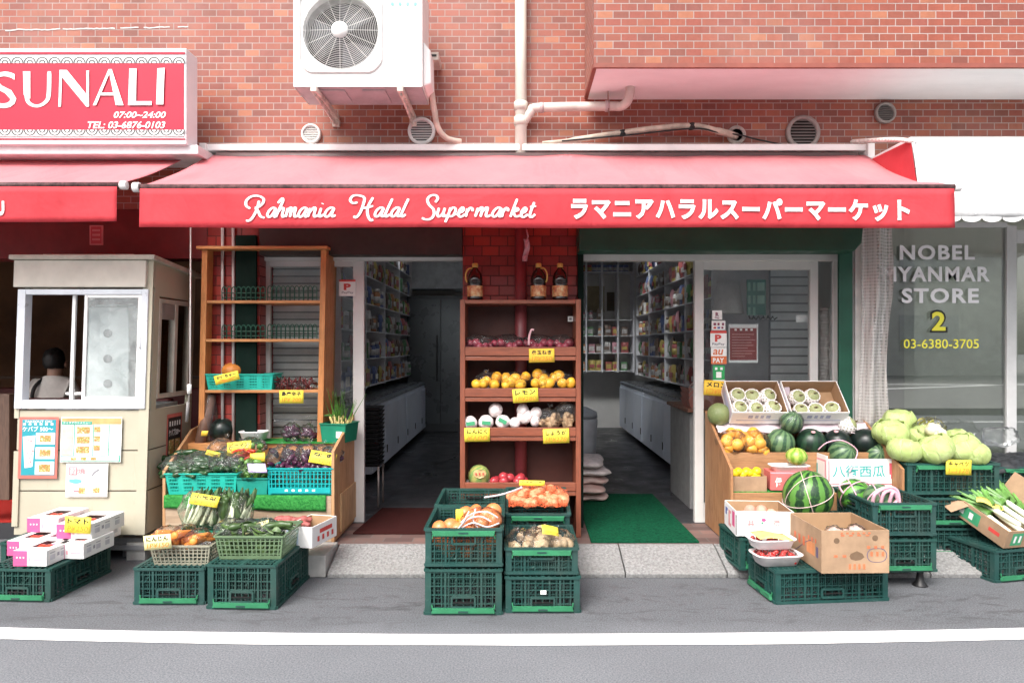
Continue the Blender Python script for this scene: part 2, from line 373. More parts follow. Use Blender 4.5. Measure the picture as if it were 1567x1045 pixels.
m = MB(); m.box(.5, 8, -.6, -.003, 3.245, 4.8)
o = m.build('bay', [BR, BRS], bl)
for p in o.data.polygons:
    if abs(p.normal.x) > .9: p.material_index = 1
def stucco():
    n = N('soffit paint'); c = n.ramp(n.noise(1.6, 5, .6, stretch=(1, 3, 1)), [(.3, (.74, .76, .76)), (.7, (.84, .86, .86))])
    n.set(Base_Color=c, Roughness=.85); n.bump(n.noise(60, 4), .3, .004); return n.m
m = MB(); m.box(.52, 8, -.585, -.004, 3.225, 3.243); m.build('soffit', stucco(), bl)
m = MB(); m.box(.497, 8, -.612, -.588, 3.221, 3.25); m.box(.493, .518, -.588, -.02, 3.223, 3.25); m.build('tile_edge', M('red edge', (.25, .07, .05), .5), bl)
for k, (a, b, z0, mats) in enumerate(((-2.25, -1.87, .02, RED), (-.39, .45, .02, RED), (2.47, 2.61, .02, M('pale jamb', (.5, .48, .46), .6)))):
    m = MB(); m.box(a, b, 0.001, .3, z0, 2.428); m.build('pier', mats, bl)
m = MB(); m.box(-8, -2.252, .0, .2, 2.07, 2.428); m.build('header', M('maroon header', (.14, .016, .016), .5), bl)
m = MB(); m.pbox(397, 707, 349, 390, -.04, .2); m.build('shutter_box', M('brown shutter box', (.035, .024, .02), .55), bl)
m = MB(); m.pprism([(886, 340), (1322, 340), (1319, 372), (1308, 384), (886, 384)], -.2, 0.0); m.build('shutter_box', M('green shutter box', (.014, .07, .042), .45, .15, 4), bl, bevel=.006)
m = MB(); m.box(.452, 2.358, .001, .28, 2.13, 2.428); m.box(-1.868, -.392, .201, .3, 2.09, 2.428); m.build('lintel', DARK, bl)
for a, b, gm in ((360, 392, M('blackish green guide', (.006, .016, .012), .8, spec=.1)), (884, 893, M('blackish green guide', None)), (1284, 1305, GREEN)):
    m = MB(); m.pbox(a, b, 360, 835, -.03, -.002); m.build('shutter_guide', gm, bl, bevel=.004)
# shop interior
CREAM = M('interior wall', (.72, .7, .66), .8, .08, 2)
m = MB(); m.box(-2.2, 2.6, 6.3, 6.4, .12, 2.95); m.box(-2.2, -2.1, .3, 6.3, .12, 2.95); m.box(2.52, 2.6, .3, 6.3, .12, 2.95); m.build('interior_wall', CREAM, bl)
RG = [(.9, 1.05), (2.3, 2.68), (4.3, 4.75)]; RGLASS = clear('added roof light glass', (.92, .95, .98), .03, .02)  # unseen roof lights, added to bring more daylight into the shop
for a, b in RG: m = MB(); m.box(-2.09, 2.51, a + .005, b - .005, 2.97, 2.976); m.build('added_roof_light', RGLASS, bl)
m = MB()
for a, b in ((.201, .9), (1.05, 2.3), (2.68, 4.3), (4.75, 6.4)): m.box(-2.2, 2.6, a, b, 2.95, 3.0)
m.build('ceiling', M('ceiling', (.78, .78, .76), .8), bl)
m = MB(); m.box(-.97, -.3, 6.05, 6.3, 2.3, 2.9); m.box(-2.1, -.3, 5.95, 6.298, 2.33, 2.78); m.build('beam', M('beam paint', (.76, .8, .83), .7), bl)
def floorm():
    n = N('dark floor'); c = n.ramp(n.noise(3, 5, .6), [(.3, (.028, .028, .032)), (.7, (.05, .05, .054))])
    n.set(Base_Color=c, Roughness=n.ramp(n.noise(5, 4), [(.3, .25), (.7, .5)]), Specular_IOR_Level=.4); return n.m
m = MB(); m.box(-8, 8, .1, 6.4, -.02, .12); m.build('floor', floorm(), bl)
TILE = brick('brown threshold tile', [(0, (.1, .055, .045)), (.5, (.15, .08, .065)), (1, (.2, .12, .1))], (.13, .11, .1), .2, .1, .004, rough=.6)
def tilem():
    n = N('threshold tile'); b = n.n('TexBrick'); n.l(n.co(), b.inputs['Vector']); b.inputs['Scale'].default_value = 1; b.inputs['Brick Width'].default_value = .2; b.inputs['Row Height'].default_value = .1; b.inputs['Mortar Size'].default_value = .004
    b.inputs['Color1'].default_value = (.22, .13, .11, 1); b.inputs['Color2'].default_value = (.1, .06, .055, 1); b.inputs['Mortar'].default_value = (.14, .12, .11, 1)
    n.set(Base_Color=n.mix(n.ramp(n.noise(4, 5), [(.4, 0), (.7, .4)]), b.outputs[0], (.07, .055, .05)), Roughness=.7); n.bump(n.math('SUBTRACT', 1, b.outputs[1]), .4, .003); return n.m
m = MB(); m.box(-1.42, 8, -.46, .1, -.02, .118); m.build('threshold', tilem(), bl)
# left sliding door, pulled halfway over the shop window behind the wooden shelf
GLASS = clear('window glass', (.93, .95, .95), .06, .005)
d = MB(); d.pbox(397, 708, 388, 399, .1, .16); d.build('door_rail', FRAME, bl, bevel=.003)
m = MB(); Y = .13; m.pbox(400, 413, 399, 812, Y, Y + .04); m.pbox(540, 557, 399, 812, Y, Y + .04); m.pbox(413, 540, 399, 408, Y + .002, Y + .038); m.pbox(413, 540, 765, 812, Y + .002, Y + .038)
dl = m.build('sliding_door', FRAME, bl, bevel=.003)
m = MB(); m.pbox(412, 541, 407, 766, Y + .018, Y + .024); m.build('pane', GLASS, dl)
d = MB(); d.pbox(893, 1285, 385, 399, .09, .16); d.build('door_rail', FRAME, bl, bevel=.003)
m = MB(); Y = .12; m.pbox(1063, 1077, 399, 804, Y, Y + .05); m.pbox(1240, 1252, 399, 804, Y, Y + .05); m.pbox(1077, 1240, 399, 413, Y + .002, Y + .045); m.pbox(1077, 1240, 770, 804, Y + .002, Y + .045); m.pbox(1275, 1284, 399, 804, Y, Y + .05)
dr = m.build('sliding_door', FRAME, bl, bevel=.003)
m = MB(); m.pbox(1076, 1241, 412, 771, Y + .02, Y + .026); m.pbox(1251, 1276, 400, 803, Y + .021, Y + .027); m.build('pane', GLASS, dr)
# neighbouring store window on the right
m = MB(); Y = .02; m.pbox(1305, 1312, 345, 836, Y, Y + .06); m.pbox(1541, 1556, 345, 836, Y, Y + .06); m.pbox(1312, 1541, 340, 348, Y, Y + .05); m.pbox(1312, 1541, 815, 836, Y, Y + .05); m.pbox(1556, 1900, 352, 372, Y, Y + .05); m.pbox(1556, 1900, 815, 836, Y, Y + .05)
wn = m.build('window', M('store frame', (.5, .5, .5), .4, .05), bl, bevel=.003)
m = MB(); m.pbox(1311, 1542, 347, 816, Y + .02, Y + .026); m.pbox(1555, 1900, 371, 816, Y + .021, Y + .027); m.build('pane', clear('store glass', (.74, .77, .74), .26, .004), wn)
LET = M('white vinyl lettering', (.78, .77, .8), .5, .03)
YEL = M('yellow vinyl lettering', (.75, .7, .06), .5, .03); BLK = M('black print', (.015, .015, .015), .6, .02)
m = MB()
def put_text(m, body, x0, x1, y0, y1, Y, mi=0, bold=.02, shear=0, depth=.0):
    t = text(body, bold, shear)
    m.mesh2(t, lambda u, v: (ax(x0, Y) + u * (ax(x1, Y) - ax(x0, Y)), Y, az_(y1, Y) + v * (az_(y0, Y) - az_(y1, Y))), mi)
Yl = .017
for b, x0, x1, y0, y1 in (('NOBEL', 1377, 1492, 375, 398), ('MYANMAR', 1350, 1515, 408, 431), ('STORE', 1380, 1498, 441, 464)): put_text(m, b, x0, x1, y0, y1, Yl, 0, .03)
put_text(m, '2', 1423, 1450, 474, 509, Yl + .001, 2, .05); put_text(m, '2', 1426, 1447, 477, 506, Yl - .002, 1, .03); put_text(m, '03-6380-3705', 1383, 1498, 519, 533, Yl, 1, .005)
m.build('lettering', [LET, YEL, BLK], wn)
# store interior behind that window
m = MB(); m.box(2.62, 8, 2.4, 2.5, .12, 2.95); m.box(3.1, 3.18, .5, 2.4, .12, 2.95); m.build('store_wall', M('store wall', (.68, .7, .6), .8, .1, 2), bl)
m = MB(); m.box(2.65, 7.9, 1.2, 1.9, 2.97, 2.976); m.build('added_roof_light', RGLASS, bl)  # another added roof opening, there to brighten the store
m = MB(); m.box(2.62, 8, .2, 1.2, 2.95, 3); m.box(2.62, 8, 1.9, 2.5, 2.95, 3); m.box(7.9, 8, .2, 2.5, .12, 2.95); m.build('store_ceiling', M('store ceiling', (.6, .6, .6), .8), bl)
# restaurant behind the booth
BROWN = M('restaurant wall', (.2, .085, .035), .6, .25, 2)
m = MB(); m.box(-8, -2.25, 3.6, 3.7, .12, 2.6); m.box(-2.35, -2.252, .301, 3.6, .12, 2.6); m.box(-8, -7.9, .2, 3.6, .12, 2.6); m.build('restaurant_wall', BROWN, bl)
m = MB(); m.box(-8, -2.25, .2, 3.7, 2.6, 2.65); m.build('restaurant_ceiling', M('restaurant ceiling', (.06, .03, .02), .7), bl)
m = MB(); m.box(-8, -2.36, 2.7, 2.76, 1.07, 1.1); m.build('wall_rail', M('rail', (.09, .04, .02), .5), bl)
m = MB(); m.pbox(-60, 14, 603, 765, .05, .14); o = m.build('dark_post', wood('brown post', (.09, .05, .035), (.14, .08, .055), 'z'), bl, bevel=.004)
o.name = 'half_wall'
# steps
CONC = None
def ramp_mat():
    n = N('kerb ramp concrete'); v = n.n('TexVoronoi'); v.inputs['Scale'].default_value = 34; n.l(n.co((1, 1, .2)), v.inputs['Vector'])
    c = n.ramp(n.noise(60, 4, .75), [(.35, (.15, .15, .15)), (.65, (.31, .31, .305))]); c = n.mix(n.ramp(n.noise(2, 5), [(.4, 0), (.75, .5)]), c, (.2, .195, .185))
    c = n.mix(n.ramp(v.outputs['Distance'], [(.14, .45), (.3, 0)]), c, (.2, .2, .19))
    n.set(Base_Color=c, Roughness=.85); n.bump(n.math('ADD', n.ramp(v.outputs['Distance'], [(.12, 0), (.35, 1)]), n.noise(90, 3)), .6, .008); return n.m
RAMP = ramp_mat()
js = [-1.17, -.55, .065, .675, 1.305, 1.93, 2.56, 3.19]
for i, (a, b) in enumerate(zip(js[:-1], js[1:])):
    m = MB(); p = [(a + .004, -.79, .0), (a + .004, -.795, .028), (a + .004, -.77, .04), (a + .004, -.5, .122), (a + .004, -.463, .124), (a + .004, -.463, 0)]
    m.prism(p, (b - a - .008, 0, 0))
    put(m.build('kerb_ramp', RAMP, bevel=.004), ['speckled grey kerb ramp before the left shop door, left piece', 'speckled grey kerb ramp mostly hidden behind the left stack of front crates', 'speckled grey kerb ramp hidden behind the right stack of front crates', 'speckled grey kerb ramp before the green doormat, beside the front crates', 'speckled grey kerb ramp under the corner of the white peach box crate', 'speckled grey kerb ramp behind the brown carton on its crate', 'speckled grey kerb ramp under the cabbage crates'][i], 'kerb ramp', 'kerb ramps along the shop front')
m = MB(); m.box(-1.37, -1.18, -.78, -.465, 0, .135); put(m.build('kerb_stone', M('kerb stone', (.42, .41, .39), .85, .15, 12, bump=.4, bscale=50), bevel=.008), 'pale kerb stone under the corner of the left wooden stand', 'kerb stone')
# door mats
def fuzzy(name, a, b, s=240):
    n = N(name); n.set(Base_Color=n.ramp(n.noise(s, 3, .7), [(.3, a), (.7, b)]), Roughness=.95, Specular_IOR_Level=.1); n.bump(n.noise(s, 3, .7), .9, .008); return n.m
MAT_G = fuzzy('green mat', (.002, .03, .014), (.006, .1, .047), 60)
m = MB(); m.hexa([(.5, -.44, .121), (1.22, -.44, .121), (1.2, 1.1, .121), (.52, 1.1, .121)], [(.5, -.44, .131), (1.22, -.44, .131), (1.2, 1.1, .131), (.52, 1.1, .131)])
put(m.build('door_mat', MAT_G), 'green bristly doormat in the right doorway', 'doormat')
m = MB(); m.hexa([(-1.14, -.22, .121), (-.4, -.22, .121), (-.4, .55, .121), (-1.08, .55, .121)], [(-1.14, -.22, .131), (-.4, -.22, .131), (-.4, .55, .131), (-1.08, .55, .131)])
put(m.build('door_mat', fuzzy('red mat', (.03, .009, .008), (.06, .015, .014))), 'dark red doormat in the left doorway', 'doormat')
m = MB(); m.box(-6, -2.4, .11, 2, .121, .131); put(m.build('carpet', fuzzy('red carpet', (.3, .02, .018), (.45, .04, .03))), 'bright red carpet at the restaurant entrance left of the booth', 'carpet')
# ------------------------------------------------------------------ things on the brick wall
PVC = M('pvc pipe', (.62, .59, .52), .45, .1, 3)
dp = root('drain_pipe', 'white vertical drain pipe with elbow branch on brick wall', 'pipe', at(797, 215, -.08))
m = MB(); x = ax(797, -.08); m.tube([(x, -.08, 2.45), (x, -.08, 4.8)], .042, 16); m.build('pipe', PVC, dp)
m = MB()
for y in (163, 186): z = az_(y, -.08); m.tube([(x, -.08, z - .03), (x, -.08, z + .03)], .049, 16)
m.build('collar', PVC, dp)
m = MB(); pts = [at(803, 185, -.08), at(812, 172, -.09), at(825, 165, -.1), at(930, 163, -.15)] + [at(950, 163, -.18), at(960, 155, -.22), at(964, 142, -.25), (ax(964, -.25), -.25, 3.23)]
m.tube(smooth_path(pts, 5), .032, 14); m.build('branch', M('branch pipe', (.6, .53, .48), .45, .2, 4), dp)
m = MB(); m.tube([at(826, 165, -.1), at(832, 165, -.1)], .037, 14); m.tube([at(926, 163, -.15), at(932, 163, -.15)], .039, 14); m.tube([at(962, 122, -.25), at(962, 132, -.25)], .039, 14); m.build('joint', M('branch joint', (.5, .38, .38), .5), dp)
m = MB(); m.bar(at(930, 130, -.17), at(931, 172, -.17), .02, .006); m.build('bracket', M('rusty steel', (.28, .16, .13), .7), dp)
def vent(px, py, r, label, dark, Y=-.0):
    Yv = Y - .02; s = S(Yv); rr = r / s; c = at(px, py, Yv); ro = root('wall_vent', label, 'vent', at(px, py, 0), 'round vents on the brick wall')
    rim = M('vent dark rim', (.3, .27, .25), .5) if dark else M('vent white rim', (.72, .7, .68), .4)
    m = MB(); m.lathe([(rr, -.018), (rr, .008), (rr * .93, .016), (rr * .78, .012), (rr * .78, -.018)], c, 'y', 32); m.build('rim', rim, ro)
    m = MB(); n = 9
    for i in range(n):
        z = -rr * .72 + 1.44 * rr * i / (n - 1); hw = math.sqrt(max(0, (rr * .78) ** 2 - z * z))
        if hw > .008: m.bar(c + V((-hw, 0, z)), c + V((hw, 0, z)), .016, .003, up=(0, -1, .9))
    m.build('louvre', M('vent slat dark', (.2, .18, .17), .5) if dark else M('vent slat', (.6, .58, .56), .45), ro)
    m = MB(); m.lathe([(rr * .8, .0), (rr * .8, -.002)], c + V((0, .014, 0)), 'y', 24); m.build('backing', BLK, ro)
vent(476, 205, 15, 'small white round vent on brick, left of the air conditioner', 0); vent(645, 201, 21, 'larger white round louvred vent beneath the air conditioner hose', 0)
vent(1229, 203, 26, 'largest round vent, dark louvres, in the shaded brick', 1); vent(1355, 173, 16, 'small round grey vent under the soffit at right', 1)
sv = root('pipe_sleeve', 'round wall sleeve where the wrapped cable enters the brick', 'wall sleeve', at(1127, 207, 0))
m = MB(); c = at(1127, 207, -.01); m.lathe([(.068, .008), (.068, -.012), (.06, -.018), (.044, -.016), (.044, .008)], c, 'y', 28); m.build('rim', M('sleeve ring', (.45, .4, .36), .6, .3), sv)
m = MB(); m.lathe([(.044, 0), (.044, -.003)], c, 'y', 20); m.build('backing', BLK, sv)
m = MB(); m.tube(smooth_path([at(830, 219, -.1), at(880, 214, -.1), at(940, 205, -.1), at(1000, 197, -.1), at(1060, 193, -.1), at(1100, 201, -.09), at(1127, 209, -.02)], 6), [.012] * 6 + [.02] * 24 + [.024] * 7, 10)
hz = root('insulated_hose', 'beige wrapped hose arching over the awning to a wall sleeve', 'hose', at(960, 205, -.1)); m.build('hose', M('beige wrap', (.5, .43, .35), .8, .25, 14, bump=.5, bscale=30), hz)
m = MB()
for a, b in (((952, 200), (953, 208)), ((1058, 189), (1059, 198))): m.tube([at(*a, -.1), at(*b, -.1)], .025, 8)
m.build('strap', BLK, hz)
m = MB(); m.tube(smooth_path([at(860, 216, -.125), at(960, 207, -.125), at(1060, 197, -.125), at(1100, 203, -.1), at(1132, 207, -.05), at(1160, 214, -.06), at(1220, 226, -.08)], 6), .006, 6)
put(m.build('cable', BLK), 'thin black cable running along the beige hose', 'cable')
# air conditioner
ac = root('air_conditioner', 'white outdoor air conditioner with round fan on wall brackets', 'air conditioner', at(548, 140, -.4))
ACW = M('air conditioner paint', (.8, .79, .77), .42, .04, 3); Yf = -.55
m = MB(); x0, x1, z0 = ax(449, Yf), ax(646, Yf), az_(133, Yf); fx, fz, fr = ax(521, Yf), az_(48, Yf), .246
# front plate with a round opening
n = 48; ring = [(fx + fr * math.cos(2 * math.pi * i / n), fz + fr * math.sin(2 * math.pi * i / n)) for i in range(n)]
z1 = z0 + .70
def sq(t):
    c, s_ = math.cos(t), math.sin(t); k = 1 / max(abs(c), abs(s_)); return (fx + .272 * c * k, fz + .272 * s_ * k)
out = [sq(2 * math.pi * i / n) for i in range(n)]
m.add([(x, Yf, z) for x, z in ring] + [(x, Yf, z) for x, z in out] + [(x, Yf + .06, z) for x, z in ring], [(i, (i + 1) % n, n + (i + 1) % n, n + i) for i in range(n)] + [(i, (i + 1) % n, 2 * n + (i + 1) % n, 2 * n + i) for i in range(n)])
zl, zh, xl, xh = fz - .272, fz + .272, fx - .272, fx + .272
for a in ([(x0, zl), (xl, zl), (xl, zh), (x0, zh)], [(xh, zl), (x1, zl), (x1, zh), (xh, zh)], [(x0, z0), (x1, z0), (x1, zl), (x0, zl)], [(x0, zh), (x1, zh), (x1, z1), (x0, z1)]): m.add([(x, Yf, z) for x, z in a], [(0, 1, 2, 3)])
Yb = -.2
m.add([(x0, Yf, z0), (x0, Yb, z0), (x0, Yb, z1), (x0, Yf, z1)], [(0, 1, 2, 3)]); m.add([(x1, Yf, z0), (x1, Yb, z0), (x1, Yb, z1), (x1, Yf, z1)], [(0, 1, 2, 3)])
m.add([(x0, Yb, z0), (x1, Yb, z0), (x1, Yb, z1), (x0, Yb, z1)], [(0, 1, 2, 3)]); m.add([(x0, Yf, z1), (x1, Yf, z1), (x1, Yb, z1), (x0, Yb, z1)], [(0, 1, 2, 3)])
m.build('casing', ACW, ac)
m = MB(); m.box(x0 + .004, x1 - .004, Yf + .004, Yb - .004, z0 + .0, z0 + .012); m.box(x0 + .1, x0 + .32, Yf + .05, Yf + .3, z0 - .008, z0); m.box(x1 - .4, x1 - .25, Yf + .05, Yf + .3, z0 - .008, z0); m.build('base_pan', M('base pan', (.42, .42, .43), .5), ac)
m = MB()
for i in range(19): r = .045 + i * .0112; m.tube([(fx + r * math.cos(t), Yf - .012 - .012 * (1 - r / .25), fz + r * math.sin(t)) for t in [2 * math.pi * j / 40 for j in range(40)]], .0012, 4, closed=True)
for i in range(16):
    t = 2 * math.pi * i / 16; m.tube([(fx + r * math.cos(t), Yf - .010 - .012 * (1 - r / .25), fz + r * math.sin(t)) for r in (.04, .15, .25)], .0014, 4)
m.tube([V((fx, Yf - .008, fz)) + V((.268 * max(-1, min(1, 1.25 * math.cos(t))), 0, .268 * max(-1, min(1, 1.25 * math.sin(t))))) for t in [2 * math.pi * j / 64 for j in range(64)]], .007, 6, closed=True)
m.build('fan_grille', ACW, ac)
m = MB(); m.lathe([(.053, 0), (.053, -.006), (.03, -.012), (.01, -.013)], (fx, Yf - .026, fz), 'y', 28); m.build('hub_cap', ACW, ac)
m = MB(); m.lathe([(.26, 0), (.26, .004)], (fx, Yf + .17, fz), 'y', 32); m.build('fan_housing', M('fan dark', (.022, .024, .026), .7), ac)
m = MB()
for k in range(3):
    t0 = k * 2.094 + .5
    m.grid(lambda u, v: (fx + (.05 + .17 * v) * math.cos(t0 + u * 1.25), Yf + .07 + .05 * u, fz + (.05 + .17 * v) * math.sin(t0 + u * 1.25)), 6, 4, 0, True, (0, .004, 0))
m.build('fan_blade', M('fan blade', (.1, .105, .11), .5), ac)
for px in (486, 616):
    m = MB(); x = ax(px, -.5); zz = z0 - .012
    m.box(x - .02, x + .02, -.6, -.001, zz - .035, zz); m.box(x - .026, x + .026, -.03, -.001, zz - .085, zz - .036); m.bar((x, -.56, zz - .036), (x, -.03, zz - .07), .012, .03)
    m.build('bracket', M('galvanised bracket', (.62, .57, .5), .6, .3, 20), ac, bevel=.003)
m = MB(); m.hexa([(x1, -.5, z0 + .02), (x1 + .05, -.47, z0 + .05), (x1 + .05, -.28, z0 + .05), (x1, -.25, z0 + .02)], [(x1, -.5, z0 + .32), (x1 + .045, -.47, z0 + .27), (x1 + .045, -.28, z0 + .27), (x1, -.25, z0 + .32)]); m.build('valve_cover', ACW, ac, bevel=.012)
m = MB(); m.tube(smooth_path([at(655, 122, -.35), at(660, 138, -.3), at(664, 165, -.25), at(670, 195, -.2), at(684, 212, -.15), at(705, 217, -.1)], 6), .02, 12); m.build('hose', M('wrapped hose', (.6, .5, .42), .8, .2, 12, bump=.4, bscale=30), ac)
m = MB(); put_text(m, '- - - -', 598, 638, 4, 9, Yf - .003, 0, 0)
random.seed(4)
for k in range(9): m.pbox(600, 600 + random.uniform(10, 26), 72 + 4.6 * k, 73.4 + 4.6 * k, Yf - .002, Yf - .0005, 1)
for a, b in ((455, 128), (640, 128), (640, 3), (592, 128)): m.pbox(a, a + 1.8, b, b + 1.8, Yf - .002, Yf - .0005, 2)
m.pbox(588, 588.7, -10, 131, Yf - .0015, Yf - .0004, 1)
m.build('lettering', [M('teal print', (.2, .45, .42), .5), M('faint grey print', (.52, .52, .52), .6), M('screw grey', (.3, .3, .3), .4)], ac)
wb = root('wall_bracket', 'short pale metal bracket beside the air conditioner', 'bracket', at(662, 86, -.05)); m = MB(); m.pbox(652, 671, 80, 92, -.2, -.01); m.pbox(656, 668, 83.5, 87, -.203, -.2, 1); m.build('plate', [M('bracket plate', (.6, .52, .46), .6), BLK], wb, bevel=.002)
# ------------------------------------------------------------------ awnings and shop signs
def cloth(name, a, b, trans=.35, glow=None):
    n = N(name); c = n.ramp(n.noise(3, 6, .65, stretch=(1, .5, 1)), [(.3, a), (.7, b)]); c = n.mix(n.ramp(n.noise(2.4, 6, .7, .5, stretch=(2.2, .35, .5)), [(.52, 0), (.75, .35)]), c, tuple(x * .62 for x in lin(a)[:3])); n.set(Base_Color=c, Roughness=.7, Specular_IOR_Level=.25)
    n.bump(n.math('ADD', n.noise(1.6, 4, .55, 1.2, stretch=(1, .6, .8)), n.math('MULTIPLY', n.noise(9, 4, .6, 1), .12)), .8, .03)
    tr = n.n('BsdfTranslucent'); n.l(c, tr.inputs[0]); mx = n.n('MixShader'); mx.inputs[0].default_value = trans
    n.l(n.b.outputs[0], mx.inputs[1]); n.l(tr.outputs[0], mx.inputs[2]); n.l(mx.outputs[0], n.out.inputs[0])
    if glow: t_ = n.t.links; [t_.remove(k) for k in list(tr.inputs[0].links)]; tr.inputs[0].default_value = glow
    return n.m
TOPC = cloth('glare paled red canvas', (.72, .27, .305), (.8, .34, .365), .42, (.85, .075, .09, 1))  # top cloth colour lightened to stand for glare and sheen on it
VALC = cloth('red canvas', (.60, .05, .065), (.67, .07, .085), .25)
AWF = M('awning frame white', (.74, .71, .7), .4, .06, 5); BARB = M('awning front bar', (.1, .045, .045), .5, .5, 40)
LW = M('white print', (.84, .84, .84), .55, .02)
def awning(xl, xr, cy, ly, by, vy, Yf, name, label, Yb=-.12, xfl=None, xfr=None):
    """retractable awning: cassette row cy at the wall (depth Yb) from xl to xr, front bar row by from xfl to xfr at depth Yf, valance down to vy"""
    r = root(name, label, 'awning', at((xl + xr) / 2, cy, 0))
    wl, wr = ax(xl, Yb), ax(xr, Yb); zc = az_(cy, Yb)
    m = MB(); m.box(wl, wr, Yb, -.004, zc - .012, zc + .036); m.box(wl, wl + .05, Yb - .03, -.006, zc - .075, zc + .034); m.box(wr - .05, wr, Yb - .03, -.006, zc - .075, zc + .034); m.build('cassette', AWF, r, bevel=.006)
    fl, fr = ax(xfl, Yf), ax(xfr, Yf); zf = az_(by, Yf); zt = az_(ly, Yb) - .005
    def top(u, v):
        x = (wl + .07) * (1 - v) + fl * v; x2 = (wr - .07) * (1 - v) + fr * v; xx = x + (x2 - x) * u
        sag = -.022 * math.sin(math.pi * v) + .012 * noise.noise((xx * 1.3, v * 2, 3)) + .008 * noise.noise((xx * 4 + v * 2, v * 1.5, 9))
        return (xx, (Yb - .02) * (1 - v) + Yf * v, zt * (1 - v) + (zf + .015) * v + sag)
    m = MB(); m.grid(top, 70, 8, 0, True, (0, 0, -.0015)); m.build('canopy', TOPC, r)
    m = MB(); m.tube([(fl - .02, Yf, zf), (fr + .02, Yf, zf)], .02, 12); m.build('front_bar', BARB, r)
    for xx_, r_ in ((fl - .03, .03), (fr + .03, .026)): m = MB(); m.lathe([(r_, -.02), (r_, .02)], (xx_, Yf, zf), 'x', 14); m.build('end_cap', AWF, r, bevel=.004)
    m = MB(); m.tube([(wl + .12, Yb, zc - .06), (wl + .12, Yb, zc - .058), (wr - .12, Yb, zc - .058)], .03, 10); m.build('roller', M('roller', (.1, .06, .06), .5), r)
    zv = az_(vy, Yf - .012)
    def wave(x): return .009 * math.sin(x * 4.1 + 1) + .008 * noise.noise((x * 2.3, 0, 0))
    def val(u, v):
        xx = fl + (fr - fl) * u; return (xx, Yf - .022 + wave(xx) * v + .003 * noise.noise((xx * 6, v * 2, 5)) * v, (zf - .012) * (1 - v) + zv * v + .011 * noise.noise((xx * 1.1, 1, 1)) * v)
    m = MB(); m.grid(val, 90, 6, 0, True, (0, .0015, 0)); vo = m.build('valance', VALC, r)
    for px in (fl + .55, fr - .55):                        # folding arms under the cloth
        s_ = 1 if px < (fl + fr) / 2 else -1
        m = MB(); m.bar((px - .2 * s_, Yb, zc - .09), (px + .35 * s_, (Yb + Yf) / 2, (zt + zf) / 2 - .1), .035, .05); m.bar((px + .35 * s_, (Yb + Yf) / 2, (zt + zf) / 2 - .1), (px + .1 * s_, Yf + .03, zf - .01), .03, .045); m.build('folding_arm', AWF, r, bevel=.004)
    return r, vo, (lambda px, py: (ax(px, Yf - .022), Yf - .029 + wave(ax(px, Yf - .022)) * max(0, min(1, (zf - az_(py, Yf)) / (zf - zv))), az_(py, Yf - .022)))
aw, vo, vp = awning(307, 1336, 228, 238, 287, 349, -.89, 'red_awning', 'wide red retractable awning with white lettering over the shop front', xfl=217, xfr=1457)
m = MB()
X0, Y0_, SC = 360, 290, 1567 / 480
def stroke(pts, wd=11):
    vs, fs = ribbon(smooth_path(pts, 6), wd); k = [vp(X0 + x / SC, Y0_ + y / SC) for x, y in vs]; m.add(k, fs)
G = {'a': [[(.98, .9), (.6, 1.0), (.2, .72), (.02, .25), (.25, .0), (.6, .25), (.95, .95)], [(.98, .95), (.78, .3), (.9, .02), (1.2, .2)]],
     'h': [[(.1, 1.5), (.5, 2.0), (.62, 1.7), (.3, .8), (.05, 0)], [(.15, .45), (.55, .95), (.8, .9), (.72, .35), (.8, .02), (1.1, .2)]],
     'm': [[(.12, .95), (.02, 0)], [(.06, .4), (.28, .95), (.42, .92), (.36, 0)], [(.38, .4), (.62, .95), (.76, .92), (.7, .25), (.8, .02), (1.02, .2)]],
     'n': [[(.15, .95), (.02, 0)], [(.08, .4), (.5, .97), (.72, .9), (.64, .25), (.76, .02), (1.1, .2)]],
     'i': [[(.4, .95), (.15, .25), (.4, .02), (1.0, .25)], [(.56, 1.38), (.6, 1.46)]],
     'l': [[(.85, 1.95), (.45, 1.1), (.12, .25), (.3, .0), (.75, .25)]],
     'u': [[(.12, .95), (.03, .3), (.22, .0), (.6, .3), (.8, .95)], [(.8, .95), (.68, .25), (.8, .02), (1.1, .2)]],
     'p': [[(.2, 1.0), (.05, .2), (-.2, -.6)], [(.08, .5), (.45, .98), (.8, .8), (.65, .2), (.3, .02), (.08, .2)], [(.7, .25), (1.1, .25)]],
     'e': [[(.1, .4), (.55, .55), (.7, .85), (.45, 1.0), (.1, .6), (.15, .1), (.5, .0), (1.0, .3)]],
     'r': [[(.1, .9), (.0, 0)], [(.05, .45), (.4, .95), (.72, .85), (.7, .6)]],
     'k': [[(.5, 1.95), (.2, .8), (.0, 0)], [(.1, .5), (.55, .95), (.75, .75), (.2, .5)], [(.25, .5), (.6, .05), (1.0, .15)]],
     't': [[(.62, 1.6), (.3, .6), (.25, .1), (.55, .0), (.95, .3)], [(.1, 1.1), (.95, 1.18)]]}
def glyph(ch, x0, x1, base=138, xh=46, sl=.13):
    for st in G[ch]: stroke([(x0 + px * (x1 - x0) + py * xh * sl, base - py * xh) for px, py in st], 10.5)
stroke([(120, 58), (110, 95), (92, 132), (72, 155), (54, 156)]); stroke([(76, 96), (56, 82), (58, 56), (84, 36), (118, 34), (142, 48), (138, 70), (116, 88), (98, 92)]); stroke([(100, 93), (114, 108), (126, 134), (146, 142)])
